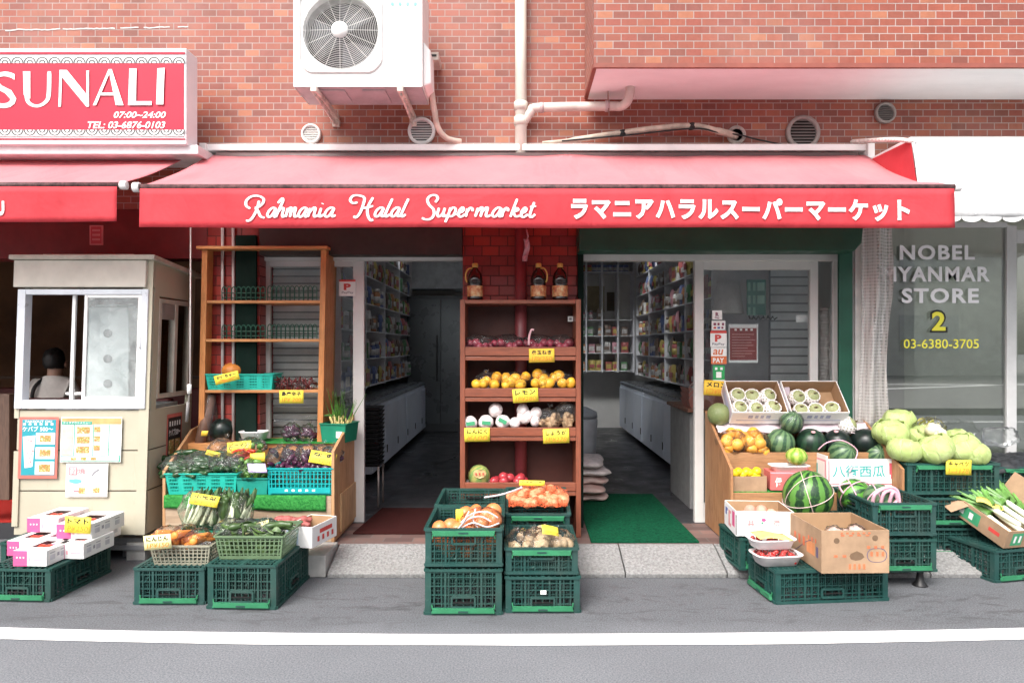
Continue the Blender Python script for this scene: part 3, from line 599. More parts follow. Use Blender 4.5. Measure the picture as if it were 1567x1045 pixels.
for ch, a, b in (('a', 158, 200), ('h', 200, 246), ('m', 250, 312), ('a', 314, 356), ('n', 362, 410), ('i', 415, 440), ('a', 446, 492), ('a', 697, 740), ('l', 746, 780), ('a', 778, 820), ('l', 826, 860), ('u', 1008, 1052), ('p', 1062, 1106), ('e', 1112, 1148), ('r', 1152, 1192), ('m', 1198, 1274), ('a', 1282, 1326), ('r', 1332, 1368), ('k', 1374, 1420), ('e', 1424, 1460), ('t', 1462, 1498)): glyph(ch, a, b)
stroke([(690, 42), (664, 90), (664, 130), (678, 156), (690, 152)]); stroke([(612, 66), (590, 70), (576, 54), (590, 34), (618, 32), (646, 44), (640, 80), (624, 120), (604, 142), (594, 134)]); stroke([(632, 96), (660, 92), (690, 84)])
stroke([(1000, 66), (1012, 48), (1004, 32), (980, 32), (962, 50), (968, 76), (990, 100), (994, 126), (978, 148), (952, 152), (934, 144)])
t = text('ラマニアハラルスーパーマーケット', .043)
m.mesh2(t, lambda u, v: vp(874 + u * 517, 338 - v * 34 + 3 * (u - .5)))
m.build('lettering', LW, vo)
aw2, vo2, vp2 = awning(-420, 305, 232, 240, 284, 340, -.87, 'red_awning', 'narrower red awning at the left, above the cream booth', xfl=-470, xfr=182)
m = MB(); t = text('U', .05); m.mesh2(t, lambda u, v: vp2(-6 + u * 13, 330 - v * 22)); m.build('lettering', LW, vo2)
# hanging crank rod and domes of the awning lamps
m = MB(); m.tube([at(292, 345, -.5), at(291, 585, -.45), at(287, 640, -.43)], .006, 8); rod = root('awning_rod', 'thin grey crank rod hanging beside the booth', 'crank rod', at(289, 640, -.45)); m.build('rod', M('rod grey', (.4, .37, .36), .4, metal=.4), rod)
m = MB(); m.tube([at(290, 588, -.45), at(289.5, 602, -.45)], .014, 10); m.build('grip', WHITE, rod)
m = MB(); m.tube([at(288, 615, -.44), at(286, 645, -.43)], .011, 10); m.build('sleeve', M('rod sleeve', (.2, .19, .19), .5), rod)
for k, px in enumerate((560, 772)):
    m = MB(); c = at(px, 341, -.3); m.lathe([(.02, 0), (.06, .005), (.078, .025), (.08, .05), (.08, .07)], c + V((0, 0, -.02)), 'z', 24); rr = root('dome_lamp', ['unlit white dome lamp under the awning above the left doorway', 'unlit white dome lamp under the awning above the tile pier'][k], 'lamp', c, 'dome lamps under the awning'); m.build('dome', M('lamp dome', (.75, .72, .7), .4), rr)
    m = MB(); m.tube([c + V((0, 0, .045)), c + V((0, .0, .16)), c + V((0, .3, .16))], .02, 8); m.build('stem', AWF, rr)
# white awning with a scalloped edge over the neighbour
r = root('white_awning', 'white cloth awning with scalloped edge and red side panel', 'awning', at(1500, 300, 0))
Yw = -.72; xl, xr = ax(1394, Yw), ax(1900, Yw); zt, zb = az_(214, Yw), az_(336, Yw)
def wtop(u, v):
    z = zt * (1 - v) + zb * v; return (xl + (xr - xl) * u, Yw - .11 * v + .014 * noise.noise((u * 14, v * 1.5, 2)) + .008 * noise.noise((u * 30 + v * 4, v * 5, 7)) - .01 * math.sin(v * 3), z)
m = MB(); m.grid(wtop, 40, 10, 0, True, (0, .002, 0))
WC = cloth('white canvas', (.78, .78, .78), (.84, .84, .84), .2); m.build('canopy', WC, r)
m = MB(); n = 12; pw = (ax(1431, Yw - .11) - ax(1400, Yw - .11)); x = xl
while x < xr:
    c = [(x + pw / 2 - pw / 2 * math.cos(t), Yw - .112, zb - .0 - .036 * math.sin(t) ** .8) for t in [math.pi * i / 10 for i in range(11)]]
    m.prism(c[::-1], (0, .002, 0)); x += pw
m.build('scalloped_edge', WC, r)
m = MB(); m.prism([(xl, Yw + .003, zt - .002), (xl, Yw - .108, zb), (xl, -.02, zb + .05), (xl, -.02, zt + .012)], (.002, 0, 0)); m.build('side_panel', VALC, r)
m = MB(); P = smooth_path([at(1394, 215, Yw), at(1370, 213, -.6), at(1340, 214, -.3), at(1305, 216, -.03)], 6); m.tube(P, .012, 6)
for i, p in enumerate(P): m.ball(p + V((0, 0, -.006)), (.02, .016, .012), 8, 6)
m.build('rope_edge', M('rope edge', (.7, .62, .58), .8), r)
m = MB(); m.box(xl + .003, xr, Yw + .01, -.01, zt + .0, zt + .02); m.build('top_panel', WC, r)
# lit-box style sign above the left awning
r = root('shop_sign', 'white framed red box sign of the neighbouring restaurant with opening hours', 'sign', at(150, 225, -.1))
Yn = -.42; x1 = ax(285, Yn); z0, z1 = az_(221, Yn), az_(74, Yn); x0 = ax(-420, Yn)
m = MB(); m.box(x0, x1, Yn, -.25, z0, z1); m.box(x1 - .3, x1 - .25, -.2501, -.003, z0 + .1, z1 - .1); m.box(x1 - 1.5, x1 - 1.45, -.2501, -.003, z0 + .1, z1 - .1); m.build('case', M('sign case', (.72, .72, .74), .4, .04, 3), r, bevel=.006)
FACE = M('sign red face', (.44, .028, .055), .35, .06, 2, spec=.25); Yq = Yn - .005
m = MB(); m.pbox(-420, 281, 85, 209, Yq, Yn - .001, 0); m.pbox(-420, 281, 85.5, 97, Yq - .002, Yq - .0, 1); m.pbox(-420, 281, 199, 209, Yq - .002, Yq, 1)
m.pbox(-420, 283, 80, 83, Yq, Yn - .001, 0); m.pbox(-420, 283, 212, 214, Yq, Yn - .001, 0)
for yy, sg in ((96.5, 1), (199.5, -1)):
    for i in range(26):
        cx = 274 - i * 19
        if cx < -140: break
        for rad in (8.5, 4):
            pts = [(cx + rad * math.cos(t), yy - sg * (rad * math.sin(t) - .5)) for t in [math.pi * j / 8 for j in range(9)]]
            vs, fs = ribbon(pts, 2.0); m.add([(ax(a, Yq), Yq - .003, az_(b, Yq)) for a, b in vs], fs, 2)
m.build('face', [FACE, LW, M('sign grey line', (.08, .08, .08), .6)], r)
m = MB()
# the big humanist capitals, drawn with thick and thin strokes
ck = [0]
def cap(poly): ck[0] += 1; m.add([(ax(a, Yq), Yq - .004 - .0006 * ck[0], az_(b, Yq)) for a, b in poly], [list(range(len(poly)))])
put_text(m, 'S', -14, 25, 110, 166, Yq - .004, 0, .0)
vs, fs = ribbon(smooth_path([(42, 110), (41, 140), (44, 157), (57, 163), (70, 157), (75, 145), (76, 110)], 6), 5)
m.add([(ax(a, Yq), Yq - .0037, az_(b, Yq)) for a, b in vs], fs); cap([(36, 110), (47, 110), (47, 152), (37, 146)])
cap([(92, 108), (96, 108), (94, 164), (90, 164)]); cap([(92, 108), (103, 108), (137, 150), (137, 164), (133, 164), (95, 118)]); cap([(133, 109), (137, 109), (137, 164), (133.5, 160)])
cap([(167, 107), (171, 107), (148, 162), (143, 162)]); cap([(167, 107), (172, 107), (190, 162), (178, 162)]); cap([(155, 143), (181, 143), (182, 147), (153, 147)])
cap([(199, 106), (210, 106), (209, 162), (197, 162)]); cap([(205, 156), (233, 156), (233, 162), (200, 162)]); cap([(242, 106), (253, 105), (251, 161), (240, 161)])
put_text(m, '07:00~24:00', 174, 254, 171, 181, Yq - .004, 0, .02, .25); put_text(m, 'TEL: 03-6876-0103', 134, 253, 186, 197, Yq - .004, 0, .02, .25)
m.build('lettering', LW, r)
m = MB(); m.pbox(-420, 303, 222, 236, -.38, -.003); put(m.build('sign_rail', M('sign rail', (.7, .69, .7), .4), bevel=.005), 'long white metal rail under the restaurant box sign', 'rail')
m = MB(); m.pbox(137, 157, 345, 375, -.35, -.34); m.pbox(139, 155, 347, 373, -.352, -.35, 1)
for k in range(3): m.pbox(141, 153, 351 + 7 * k, 354 + 7 * k, -.354, -.352, 0)
put(m.build('hanging_card', [M('card red light', (.5, .14, .14), .6), M('card red', (.4, .04, .05), .6)]), 'small red card hanging under the left awning above the booth', 'card')
# ------------------------------------------------------------------ kebab booth
bx = root('food_booth', 'cream painted takeaway booth with sliding window', 'booth', at(120, 820, -.1))
PIV = at(120, 818, -.45); SH = Matrix.Identity(4); SH[0][2] = .033; SHB = Matrix.Translation(PIV) @ SH @ Matrix.Translation(-PIV)
def bpart(m, *a, **k): m.move(SHB); return m.build(*a, **k)
def creamm():
    n = N('cream board'); c = n.ramp(n.noise(2.2, 6, .6), [(.3, (.41, .375, .285)), (.7, (.48, .445, .345))])
    sp = n.n('SeparateXYZ'); n.l(n.co(), sp.inputs[0])
    c = n.mix(n.ramp(n.noise(9, 6, .7, 1, stretch=(3, 3, .6)), [(.6, 0), (.78, .5)]), c, (.33, .28, .2))
    n.set(Base_Color=c, Roughness=.6); n.bump(n.noise(26, 4), .12, .003); return n.m
BC = creamm(); Y = -.45; YB = .18
xL, xR = ax(21, Y), ax(221, Y)
def zz(py): return az_(py, Y)
# lower walls with board grooves
m = MB()
for a, b in ((628, 688), (690, 750), (752, 818)): m.box(xL, xR, Y, Y + .03, zz(b), zz(a))
m.box(xL, xR, Y + .004, Y + .028, zz(816), zz(630))
for a, b in ((628, 688), (690, 750), (752, 818)): m.box(xR - .03, xR, Y + .0305, YB, zz(b), zz(a)); m.box(xL, xL + .03, Y + .0305, YB, zz(b), zz(a))
m.box(xR - .028, xR - .004, Y + .031, YB - .002, zz(816), zz(630))
m.box(xL, xR, YB - .03, YB - .001, zz(816), zz(700))
bpart(m, 'lower_wall', BC, bx, bevel=.002)
m = MB(); 
for g in (689, 751): m.box(xL + .002, xR - .002, Y - .0008, Y + .003, zz(g + .6), zz(g - .6)); m.box(xR - .003, xR + .0008, Y + .004, YB - .002, zz(g + .6), zz(g - .6))
bpart(m, 'board_joint', M('dark joint', (.1, .085, .06), .9), bx)  # dark strips laid over the board grooves so the joints show
m = MB(); m.box(xL - .01, xL + .03, Y - .012, Y - .001, zz(805), zz(690)); m.box(xR - .06, xR + .006, Y - .008, Y - .001, zz(818), zz(398)); m.box(xL - .02, xL + .012, Y - .006, Y - .001, zz(640), zz(622)); bpart(m, 'corner_trim', BC, bx, bevel=.002)
m = MB(); m.box(xL, xR, Y, Y + .03, zz(440), zz(398)); m.box(xR - .03, xR, Y + .031, YB, zz(452), zz(398)); m.box(xL, xL + .03, Y + .031, YB, zz(440), zz(398)); m.box(xR - .03, xR - .001, Y + .031, Y + .1, zz(628), zz(452)); m.box(xR - .03, xR - .001, YB - .05, YB, zz(628), zz(452))
m.box(xL, xL + .03, Y + .0305, Y + .05, zz(628), zz(440)); bpart(m, 'upper_wall', BC, bx, bevel=.002)
m = MB(); m.hexa([(xL - .06, Y - .05, zz(398)), (xR + .03, Y - .05, zz(398)), (xR + .03, YB + .05, zz(398) - .06), (xL - .06, YB + .05, zz(398) - .06)], [(xL - .06, Y - .05, zz(391)), (xR + .03, Y - .05, zz(391)), (xR + .03, YB + .05, zz(391) - .06), (xL - .06, YB + .05, zz(391) - .06)]); m.box(xL - .03, xL + .28, Y - .03, Y - .0, zz(441), zz(399.5)); m.v = m.v[:8]; m.f = m.f[:6]; m.m = m.m[:6]; m.s = m.s[:6]
m.box(xL + .05, xR - .2, Y + .12, YB, zz(391) + .0, zz(391) + .025)
bpart(m, 'roof', M('booth roof', (.5, .47, .4), .55, .15), bx, bevel=.004)
m = MB(); m.box(xL - .035, xR - .03, Y - .035, Y - .001, zz(440), zz(399)); bpart(m, 'roller_cover', M('booth header', (.58, .54, .47), .55, .1, 5), bx, bevel=.006)
# front sliding window
SILV = M('window aluminium', (.66, .69, .74), .35, .05, 6, metal=.2)
m = MB(); a, b = 18, 217
def wx(p): return ax(p, Y)
m.box(wx(a), wx(a + 12), Y - .02, Y + .05, zz(625), zz(443)); m.box(wx(b - 10), wx(b), Y - .02, Y + .05, zz(625), zz(443)); m.box(wx(a + 12), wx(b - 10), Y - .018, Y + .05, zz(625), zz(612)); m.box(wx(a + 12), wx(b - 10), Y - .018, Y + .05, zz(451), zz(443))
wf = bpart(m, 'window_frame', SILV, bx, bevel=.003)
m = MB(); a, b = 119, 207; m.box(wx(a), wx(a + 5), Y - .012, Y + .012, zz(612), zz(451)); m.box(wx(b - 6), wx(b), Y - .012, Y + .012, zz(612), zz(451)); m.box(wx(a + 5), wx(b - 6), Y - .01, Y + .01, zz(612), zz(607)); m.box(wx(a + 5), wx(b - 6), Y - .01, Y + .01, zz(456), zz(451)); bpart(m, 'sash', WHITE, wf, bevel=.002)
m = MB(); m.box(wx(a + 4), wx(b - 5), Y - .003, Y + .002, zz(608), zz(455)); bpart(m, 'pane', clear('booth glass', (.9, .93, .93), .1, .02, .2, (.72, .76, .76), wr=5), wf)
m = MB(); a, b = 92, 122; m.box(wx(a + 4), wx(a + 9), Y + .02, Y + .04, zz(612), zz(451)); bpart(m, 'sash', WHITE, wf, bevel=.002)
m = MB(); m.tube([at(206, 535, Y - .014), at(203, 531, Y - .03), at(203, 518, Y - .03), at(206, 514, Y - .014)], .004, 6); bpart(m, 'handle', WHITE, wf)
# side window
m = MB(); ys = [Y + .1, YB - .05]; z0s, z1s = zz(612), zz(455)
m.box(xR - .028, xR + .004, ys[0], ys[0] + .03, z0s, z1s); m.box(xR - .028, xR + .004, ys[1] - .03, ys[1], z0s, z1s); m.box(xR - .027, xR + .002, ys[0] + .03, ys[1] - .03, z0s, z0s + .03); m.box(xR - .027, xR + .002, ys[0] + .03, ys[1] - .03, z1s - .03, z1s); m.box(xR - .026, xR + .006, (ys[0] + ys[1]) / 2 - .02, (ys[0] + ys[1]) / 2 + .02, z0s + .03, z1s - .03)
ws = bpart(m, 'side_window', M('side frame', (.5, .45, .38), .5), bx, bevel=.002)
m = MB(); m.box(xR - .018, xR - .012, ys[0] + .03, ys[1] - .03, z0s + .03, z1s - .03); bpart(m, 'pane', GLASS, ws)
m = MB(); 
for k in range(8): m.box(xR - .01, xR + .003, ys[0] + .05, ys[0] + .22, z1s - .13 + k * .012, z1s - .124 + k * .012)
m.box(xR - .008, xR - .002, ys[0] + .045, ys[0] + .225, z1s - .14, z1s - .033); bpart(m, 'vent_panel', M('side vent', (.3, .27, .25), .5), ws)
m = MB(); m.box(xL + .03, xR - .03, Y + .06, YB - .02, .1, .14); m.box(xL + .6, xR + .05, Y + .02, Y + .06, .07, .1); m.box(xL + .1, xL + .16, Y + .1, Y + .2, 0, .17); m.box(xR - .2, xR - .1, Y + .1, Y + .2, 0, .17); m.box(xR - .16, xR - .1, YB - .2, YB - .1, 0, .17); m.build('chassis', M('booth chassis', (.3, .3, .31), .5, metal=.3), bx)
m = MB(); m.box(ax(190, Y), ax(218, Y), Y + .03, Y + .2, 0, .115); put(m.build('concrete_block', M('block', (.4, .39, .37), .9, .15, 15, bump=.4)), 'pale concrete block propping the booth corner', 'block')
# grill cabinet in the booth
gr = root('grill_cabinet', 'stainless grill cabinet with three round vents inside the booth', 'grill', at(165, 640, -.2))
STEEL = M('stainless', (.78, .82, .82), .4, .08, 3, metal=.15)
m = MB(); m.pbox(130, 197, 470, 628, -.18, .1); m.pbox(145, 180, 466, 470, -.16, .08); m.build('cabinet', STEEL, gr, bevel=.006)
for yy in (510, 549, 587):
    m = MB(); m.lathe([(.03, .004), (.03, -.004), (.022, -.007)], at(165, yy, -.183), 'y', 20); m.build('vent', M('vent steel', (.08, .085, .09), .5), gr)
m = MB(); m.box(xL + .05, xR - .05, -.22, .12, zz(632), zz(624)); put(m.build('counter_board', M('counter steel', (.45, .46, .47), .35, metal=.4)), 'narrow steel counter inside the booth below the window', 'counter')
m = MB(); m.pbox(100, 128, 600, 604, -.3, -.27); m.pbox(106, 112, 595, 612, -.3, -.28); put(m.build('latch_block', WHITE), 'white plastic tap fitting on the booth window sill', 'fitting')
# posters on the booth
def poster(m, x0, x1, y0, y1, Y, mi): m.pbox(x0, x1, y0, y1, Y, Y + .0015, mi)
def foodm():
    n = N('food photo'); n.set(Base_Color=n.ramp(n.noise(48, 4, .65, .6), [(.3, (.75, .74, .7)), (.42, (.62, .36, .14)), (.48, (.4, .13, .05)), (.54, (.2, .32, .06)), (.6, (.7, .5, .2)), (.68, (.78, .77, .74))]), Roughness=.5); return n.m
TEALP = M('poster teal', (.03, .3, .36), .4, .05); PINKR = M('poster red', (.6, .16, .13), .4, .1); PAPER = M('paper', (.8, .8, .78), .6, .03); ORP = M('poster orange', (.7, .35, .15), .4, .2); GRP = M('poster green', (.06, .35, .25), .4); FOOD = foodm(); PINKI = M('pink ink', (.7, .25, .28), .5); BLUEI = M('blue ink', (.15, .45, .65), .5); GREYI = M('grey ink', (.25, .25, .27), .6)
Yp = Y - .016
m = MB(); poster(m, 24, 84, 638, 732, Yp, 0); poster(m, 28.5, 80, 642, 727, Yp - .0015, 1)
for a, b in ((662, 680), (684, 702), (706, 726)): poster(m, 50, 79, a, b, Yp - .003, 2); poster(m, 56, 73, a + 4, b - 4, Yp - .0045, 3)
m.pprism([(30, 668), (49, 666), (46, 714), (34, 716)], Yp - .003, Yp - .0016, 2)
random.seed(3)
for k in range(18): x, y = random.uniform(34, 46), random.uniform(671, 710); m.pprism([(x, y), (x + 2, y + .6), (x + 1.6, y + 2), (x - .4, y + 1.4)], Yp - .0045, Yp - .0031, 4)
put_text(m, 'ケバブ 500〜', 29, 76, 652, 660, Yp - .003, 2, .02); put_text(m, 'TAKEOUT OK!', 32, 74, 643, 646.5, Yp - .003, 2, .02); put_text(m, '- - - - - -', 30, 76, 647.2, 650.5, Yp - .003, 2, .02)
m.move(SHB); put(m.build('poster', [PINKR, TEALP, PAPER, FOOD, PINKI]), 'red and teal kebab poster with 500 yen price on the booth front', 'poster')
m = MB(); poster(m, 88, 181, 638, 707, Yp, 0); poster(m, 89, 180, 639.5, 649, Yp - .0015, 1); poster(m, 89, 135, 644.5, 649.5, Yp - .003, 2); poster(m, 89, 180, 697, 706, Yp - .0015, 2); poster(m, 90, 178, 698, 705, Yp - .003, 0)
for x in (108, 137, 161): poster(m, x, x + 1.2, 649.5, 697, Yp - .0015, 2)
for i in range(3): poster(m, 112, 132, 653 + 15 * i, 663 + 15 * i, Yp - .003, 3); poster(m, 139, 148, 653 + 14 * i, 661 + 14 * i, Yp - .003, 3)
for i in range(9): poster(m, 150, 159, 653 + 4.6 * i, 654.2 + 4.6 * i, Yp - .003, 4); poster(m, 164, 178, 653 + 4.6 * i, 654 + 4.6 * i, Yp - .003, 4)
poster(m, 90, 106, 651, 696, Yp - .003, 5)
for x in (104, 120, 135): poster(m, x, x + 8, 699.5, 704, Yp - .0045, 3)
put_text(m, 'テイクアウトメニュー', 91, 133, 645, 648.6, Yp - .0045, 0, .02)
m.move(SHB); put(m.build('poster', [PAPER, ORP, GRP, FOOD, M('pale green ink', (.45, .65, .5), .5), M('peach print', (.75, .55, .45), .5, .15, 20)]), 'wide takeaway menu poster with food photos on the booth front', 'poster')
m = MB(); poster(m, 98, 162, 709, 760, Yp, 0); poster(m, 102, 115, 714, 727, Yp - .0015, 1); poster(m, 104, 113, 716, 725, Yp - .003, 0); put_text(m, '字焼', 104, 127, 716, 725, Yp - .0045, 1, .01)
m.pprism([(113 + 9 * math.cos(t), 736 + 3.6 * math.sin(t)) for t in [2 * math.pi * i / 20 for i in range(20)]], Yp - .003, Yp - .0016, 2)
poster(m, 103, 110, 733, 738, Yp - .0015, 2); poster(m, 118, 128, 746, 755, Yp - .0015, 3); poster(m, 133, 148, 716, 729, Yp - .0015, 4); poster(m, 110, 118, 750, 753, Yp - .0015, 1); poster(m, 140, 150, 746, 754, Yp - .0015, 3)
m.pprism([(136, 728), (140, 722), (147, 717), (149, 719), (142, 724), (138, 729)], Yp - .003, Yp - .0016, 5)
m.move(SHB); put(m.build('poster', [PAPER, PINKI, BLUEI, FOOD, PAPER, GREYI]), 'white handbill with red and blue print, lowest on the booth front', 'poster')
m = MB(); xs = xR + .004
m.box(xs, xs + .0015, -.2, .02, az_(742, Y), az_(640, Y)); m.box(xs + .0015, xs + .003, -.185, .005, az_(737, Y), az_(646, Y), 1)
for i in range(2):
    for k in range(2): m.box(xs + .003, xs + .0045, -.17 + k * .09, -.1 + k * .09, az_(705 + 28 * i, Y), az_(682 + 28 * i, Y), 2)
t = text('ケバブ500〜', .02); m.mesh2(t, lambda u, v: (xs + .004, -.175 + u * .17, az_(676, Y) + v * .05), 3); t = text('- - - - -', .02); m.mesh2(t, lambda u, v: (xs + .004, -.17 + u * .16, az_(660, Y) + v * .035), 3)
m.move(SHB); put(m.build('poster', [PINKR, M('poster black', (.03, .025, .025), .4), FOOD, PAPER]), 'dark red edged kebab poster on the side wall of the booth', 'poster')
# bench and guest in the restaurant
bn = root('bench', 'dark red padded bench in the restaurant behind the booth', 'bench', (-4.6, 1.9, .12))
REDL = M('red leather', (.1, .012, .012), .4)
m = MB(); m.box(-6.5, -3.2, 1.72, 2.2, .45, .57); m.build('seat', REDL, bn, bevel=.03); m = MB(); m.box(-6.5, -3.2, 2.2, 2.3, .45, 1.0); m.build('backrest', REDL, bn, bevel=.03)
bn2 = root('bench', 'dark red bench back seen through the open booth window, before the guest', 'bench', (-4.6, 1.05, .12))
m = MB(); m.box(-6.5, -3.0, 1.0, 1.08, .12, .98); m.build('backrest', REDL, bn2, bevel=.03); m = MB(); m.box(-6.5, -3.0, 1.085, 1.5, .45, .56); m.build('seat', REDL, bn2, bevel=.03)
ps = root('person', 'seated guest with short dark hair in white shirt, seen from behind', 'person', (ax(83, 1.4), 1.4, .56))
cx = ax(83, 1.4)
def skin(name, verts, edges, radii, mat, parent, sub=2, rootv=0):
    me = bpy.data.meshes.new(name); o = bpy.data.objects.new(name, me); COL.objects.link(o); o.parent = parent; inv = mw(parent).inverted()
    me.from_pydata([inv @ V(v) for v in verts], edges, []); me.materials.append(mat)
    md = o.modifiers.new('skin', 'SKIN'); md.use_smooth_shade = True
    for i, s in enumerate(me.skin_vertices[0].data): s.radius = (radii[i] if isinstance(radii[i], tuple) else (radii[i],) * 2); s.use_root = i == rootv
    o.modifiers.new('sub', 'SUBSURF').render_levels = sub; o.modifiers['sub'].levels = sub; return o
SKIN = M('skin', (.42, .24, .17), .5)
vv = [(cx, 1.35, .66), (cx, 1.36, .85), (cx, 1.38, 1.02), (cx, 1.4, 1.13), (cx, 1.41, 1.17), (cx - .15, 1.39, 1.08), (cx - .22, 1.45, .85), (cx - .17, 1.68, .8), (cx - .13, 1.76, .8), (cx + .15, 1.39, 1.08), (cx + .22, 1.45, .85), (cx + .17, 1.68, .8), (cx + .13, 1.76, .8), (cx - .1, 1.4, .64), (cx - .11, 1.78, .62), (cx - .11, 1.78, .2), (cx - .11, 1.88, .15), (cx + .1, 1.4, .64), (cx + .11, 1.78, .62), (cx + .11, 1.78, .2), (cx + .11, 1.88, .15), (cx, 1.43, 1.25), (cx, 1.43, 1.32)]
ee = [(0, 1), (1, 2), (2, 3), (3, 4), (2, 5), (5, 6), (6, 7), (7, 8), (2, 9), (9, 10), (10, 11), (11, 12), (0, 13), (13, 14), (14, 15), (15, 16), (0, 17), (17, 18), (18, 19), (19, 20), (4, 21), (21, 22)]
rd = [(.14, .1), (.14, .1), (.16, .1), (.075, .07), .062, .06, .045, .035, .02, .06, .045, .035, .02, .08, .065, .045, .035, .08, .065, .045, .035, (.075, .085), (.07, .085)]
body = skin('body', vv, ee, rd, SKIN, ps)
sh = skin('shirt', [(cx, 1.35, .68), (cx, 1.36, .85), (cx, 1.38, 1.02), (cx, 1.4, 1.155), (cx - .15, 1.39, 1.08), (cx - .22, 1.45, .86), (cx + .15, 1.39, 1.08), (cx + .22, 1.45, .86)], [(0, 1), (1, 2), (2, 3), (2, 4), (4, 5), (2, 6), (6, 7)], [(.155, .115), (.155, .115), (.172, .115), (.078, .075), .075, .06, .075, .06], M('white shirt', (.75, .7, .65), .8, .1), ps)
m = MB(); m.ball((cx, 1.4, 1.3), (.088, .1, .118), 36, 24, fn=lambda d, th, ph: (1 + .1 * noise.noise(d * 3.5) + .05 * noise.noise(d * 11)) if (d.z > -.62 or d.y < -.9) and not (d.y > .45 and d.z < .4) else .8); m.build('hair', M('dark hair', (.012, .01, .009), .5, .2, 40), ps)
m = MB(); m.ball((cx - .083, 1.44, 1.265), (.012, .025, .032), 8, 6); m.ball((cx + .083, 1.44, 1.265), (.012, .025, .032), 8, 6); m.ball((cx, 1.53, 1.26), (.014, .02, .025), 8, 6); m.build('face_features', SKIN, ps)
for k in (-1, 1):
    m = MB(); m.ball((cx + k * .03, 1.512, 1.285), .01, 8, 6); m.build('eye', BLK, ps)
m = MB(); m.tube(smooth_path([(cx - .09, 1.3, .8), (cx - .11, 1.262, .95), (cx - .1, 1.28, 1.06), (cx - .08, 1.36, 1.13)], 4), .016, 6); m.build('strap', BLK, ps)
# ------------------------------------------------------------------ crates, baskets, boxes, tags
def crate_plastic():
    n = N('crate green'); oi = n.n('ObjectInfo'); a = n.ramp(oi.outputs['Random'], [(0, (.008, .05, .045)), (.5, (.011, .058, .047)), (1, (.014, .052, .049))])
    c = n.mix(n.ramp(n.noise(6, 5, .65), [(.35, 0), (.75, .5)]), a, (.022, .08, .07)); c = n.mix(n.ramp(n.noise(34, 6, .8, .5), [(.6, 0), (.72, .55)]), c, (.16, .25, .22)); c = n.mix(n.ramp(n.noise(2.6, 4, .7), [(.5, 0), (.7, .4)]), c, (.045, .05, .042))
    n.set(Base_Color=c, Roughness=n.ramp(n.noise(12, 4), [(.3, .35), (.7, .65)]), Specular_IOR_Level=.45); return n.m
CRG = crate_plastic(); CRL = M('crate bar green', (.035, .2, .095), .4, .15, 9)
TEAL = M('teal basket', (.02, .42, .33), .4, .08, 6); TEAL2 = M('bluish teal crate', (.01, .36, .36), .4, .08, 6); OLIVE = M('olive basket', (.13, .2, .11), .45, .1, 6); TAUPE = M('taupe basket', (.3, .29, .22), .45, .1, 6); DKB = M('green planter', (.012, .21, .12), .4, .12, 6)
def bars(n, w, a=0.0, b=1.0): return [(a + (b - a) * (i + .5) / n - w / 2, a + (b - a) * (i + .5) / n + w / 2) for i in range(n)]
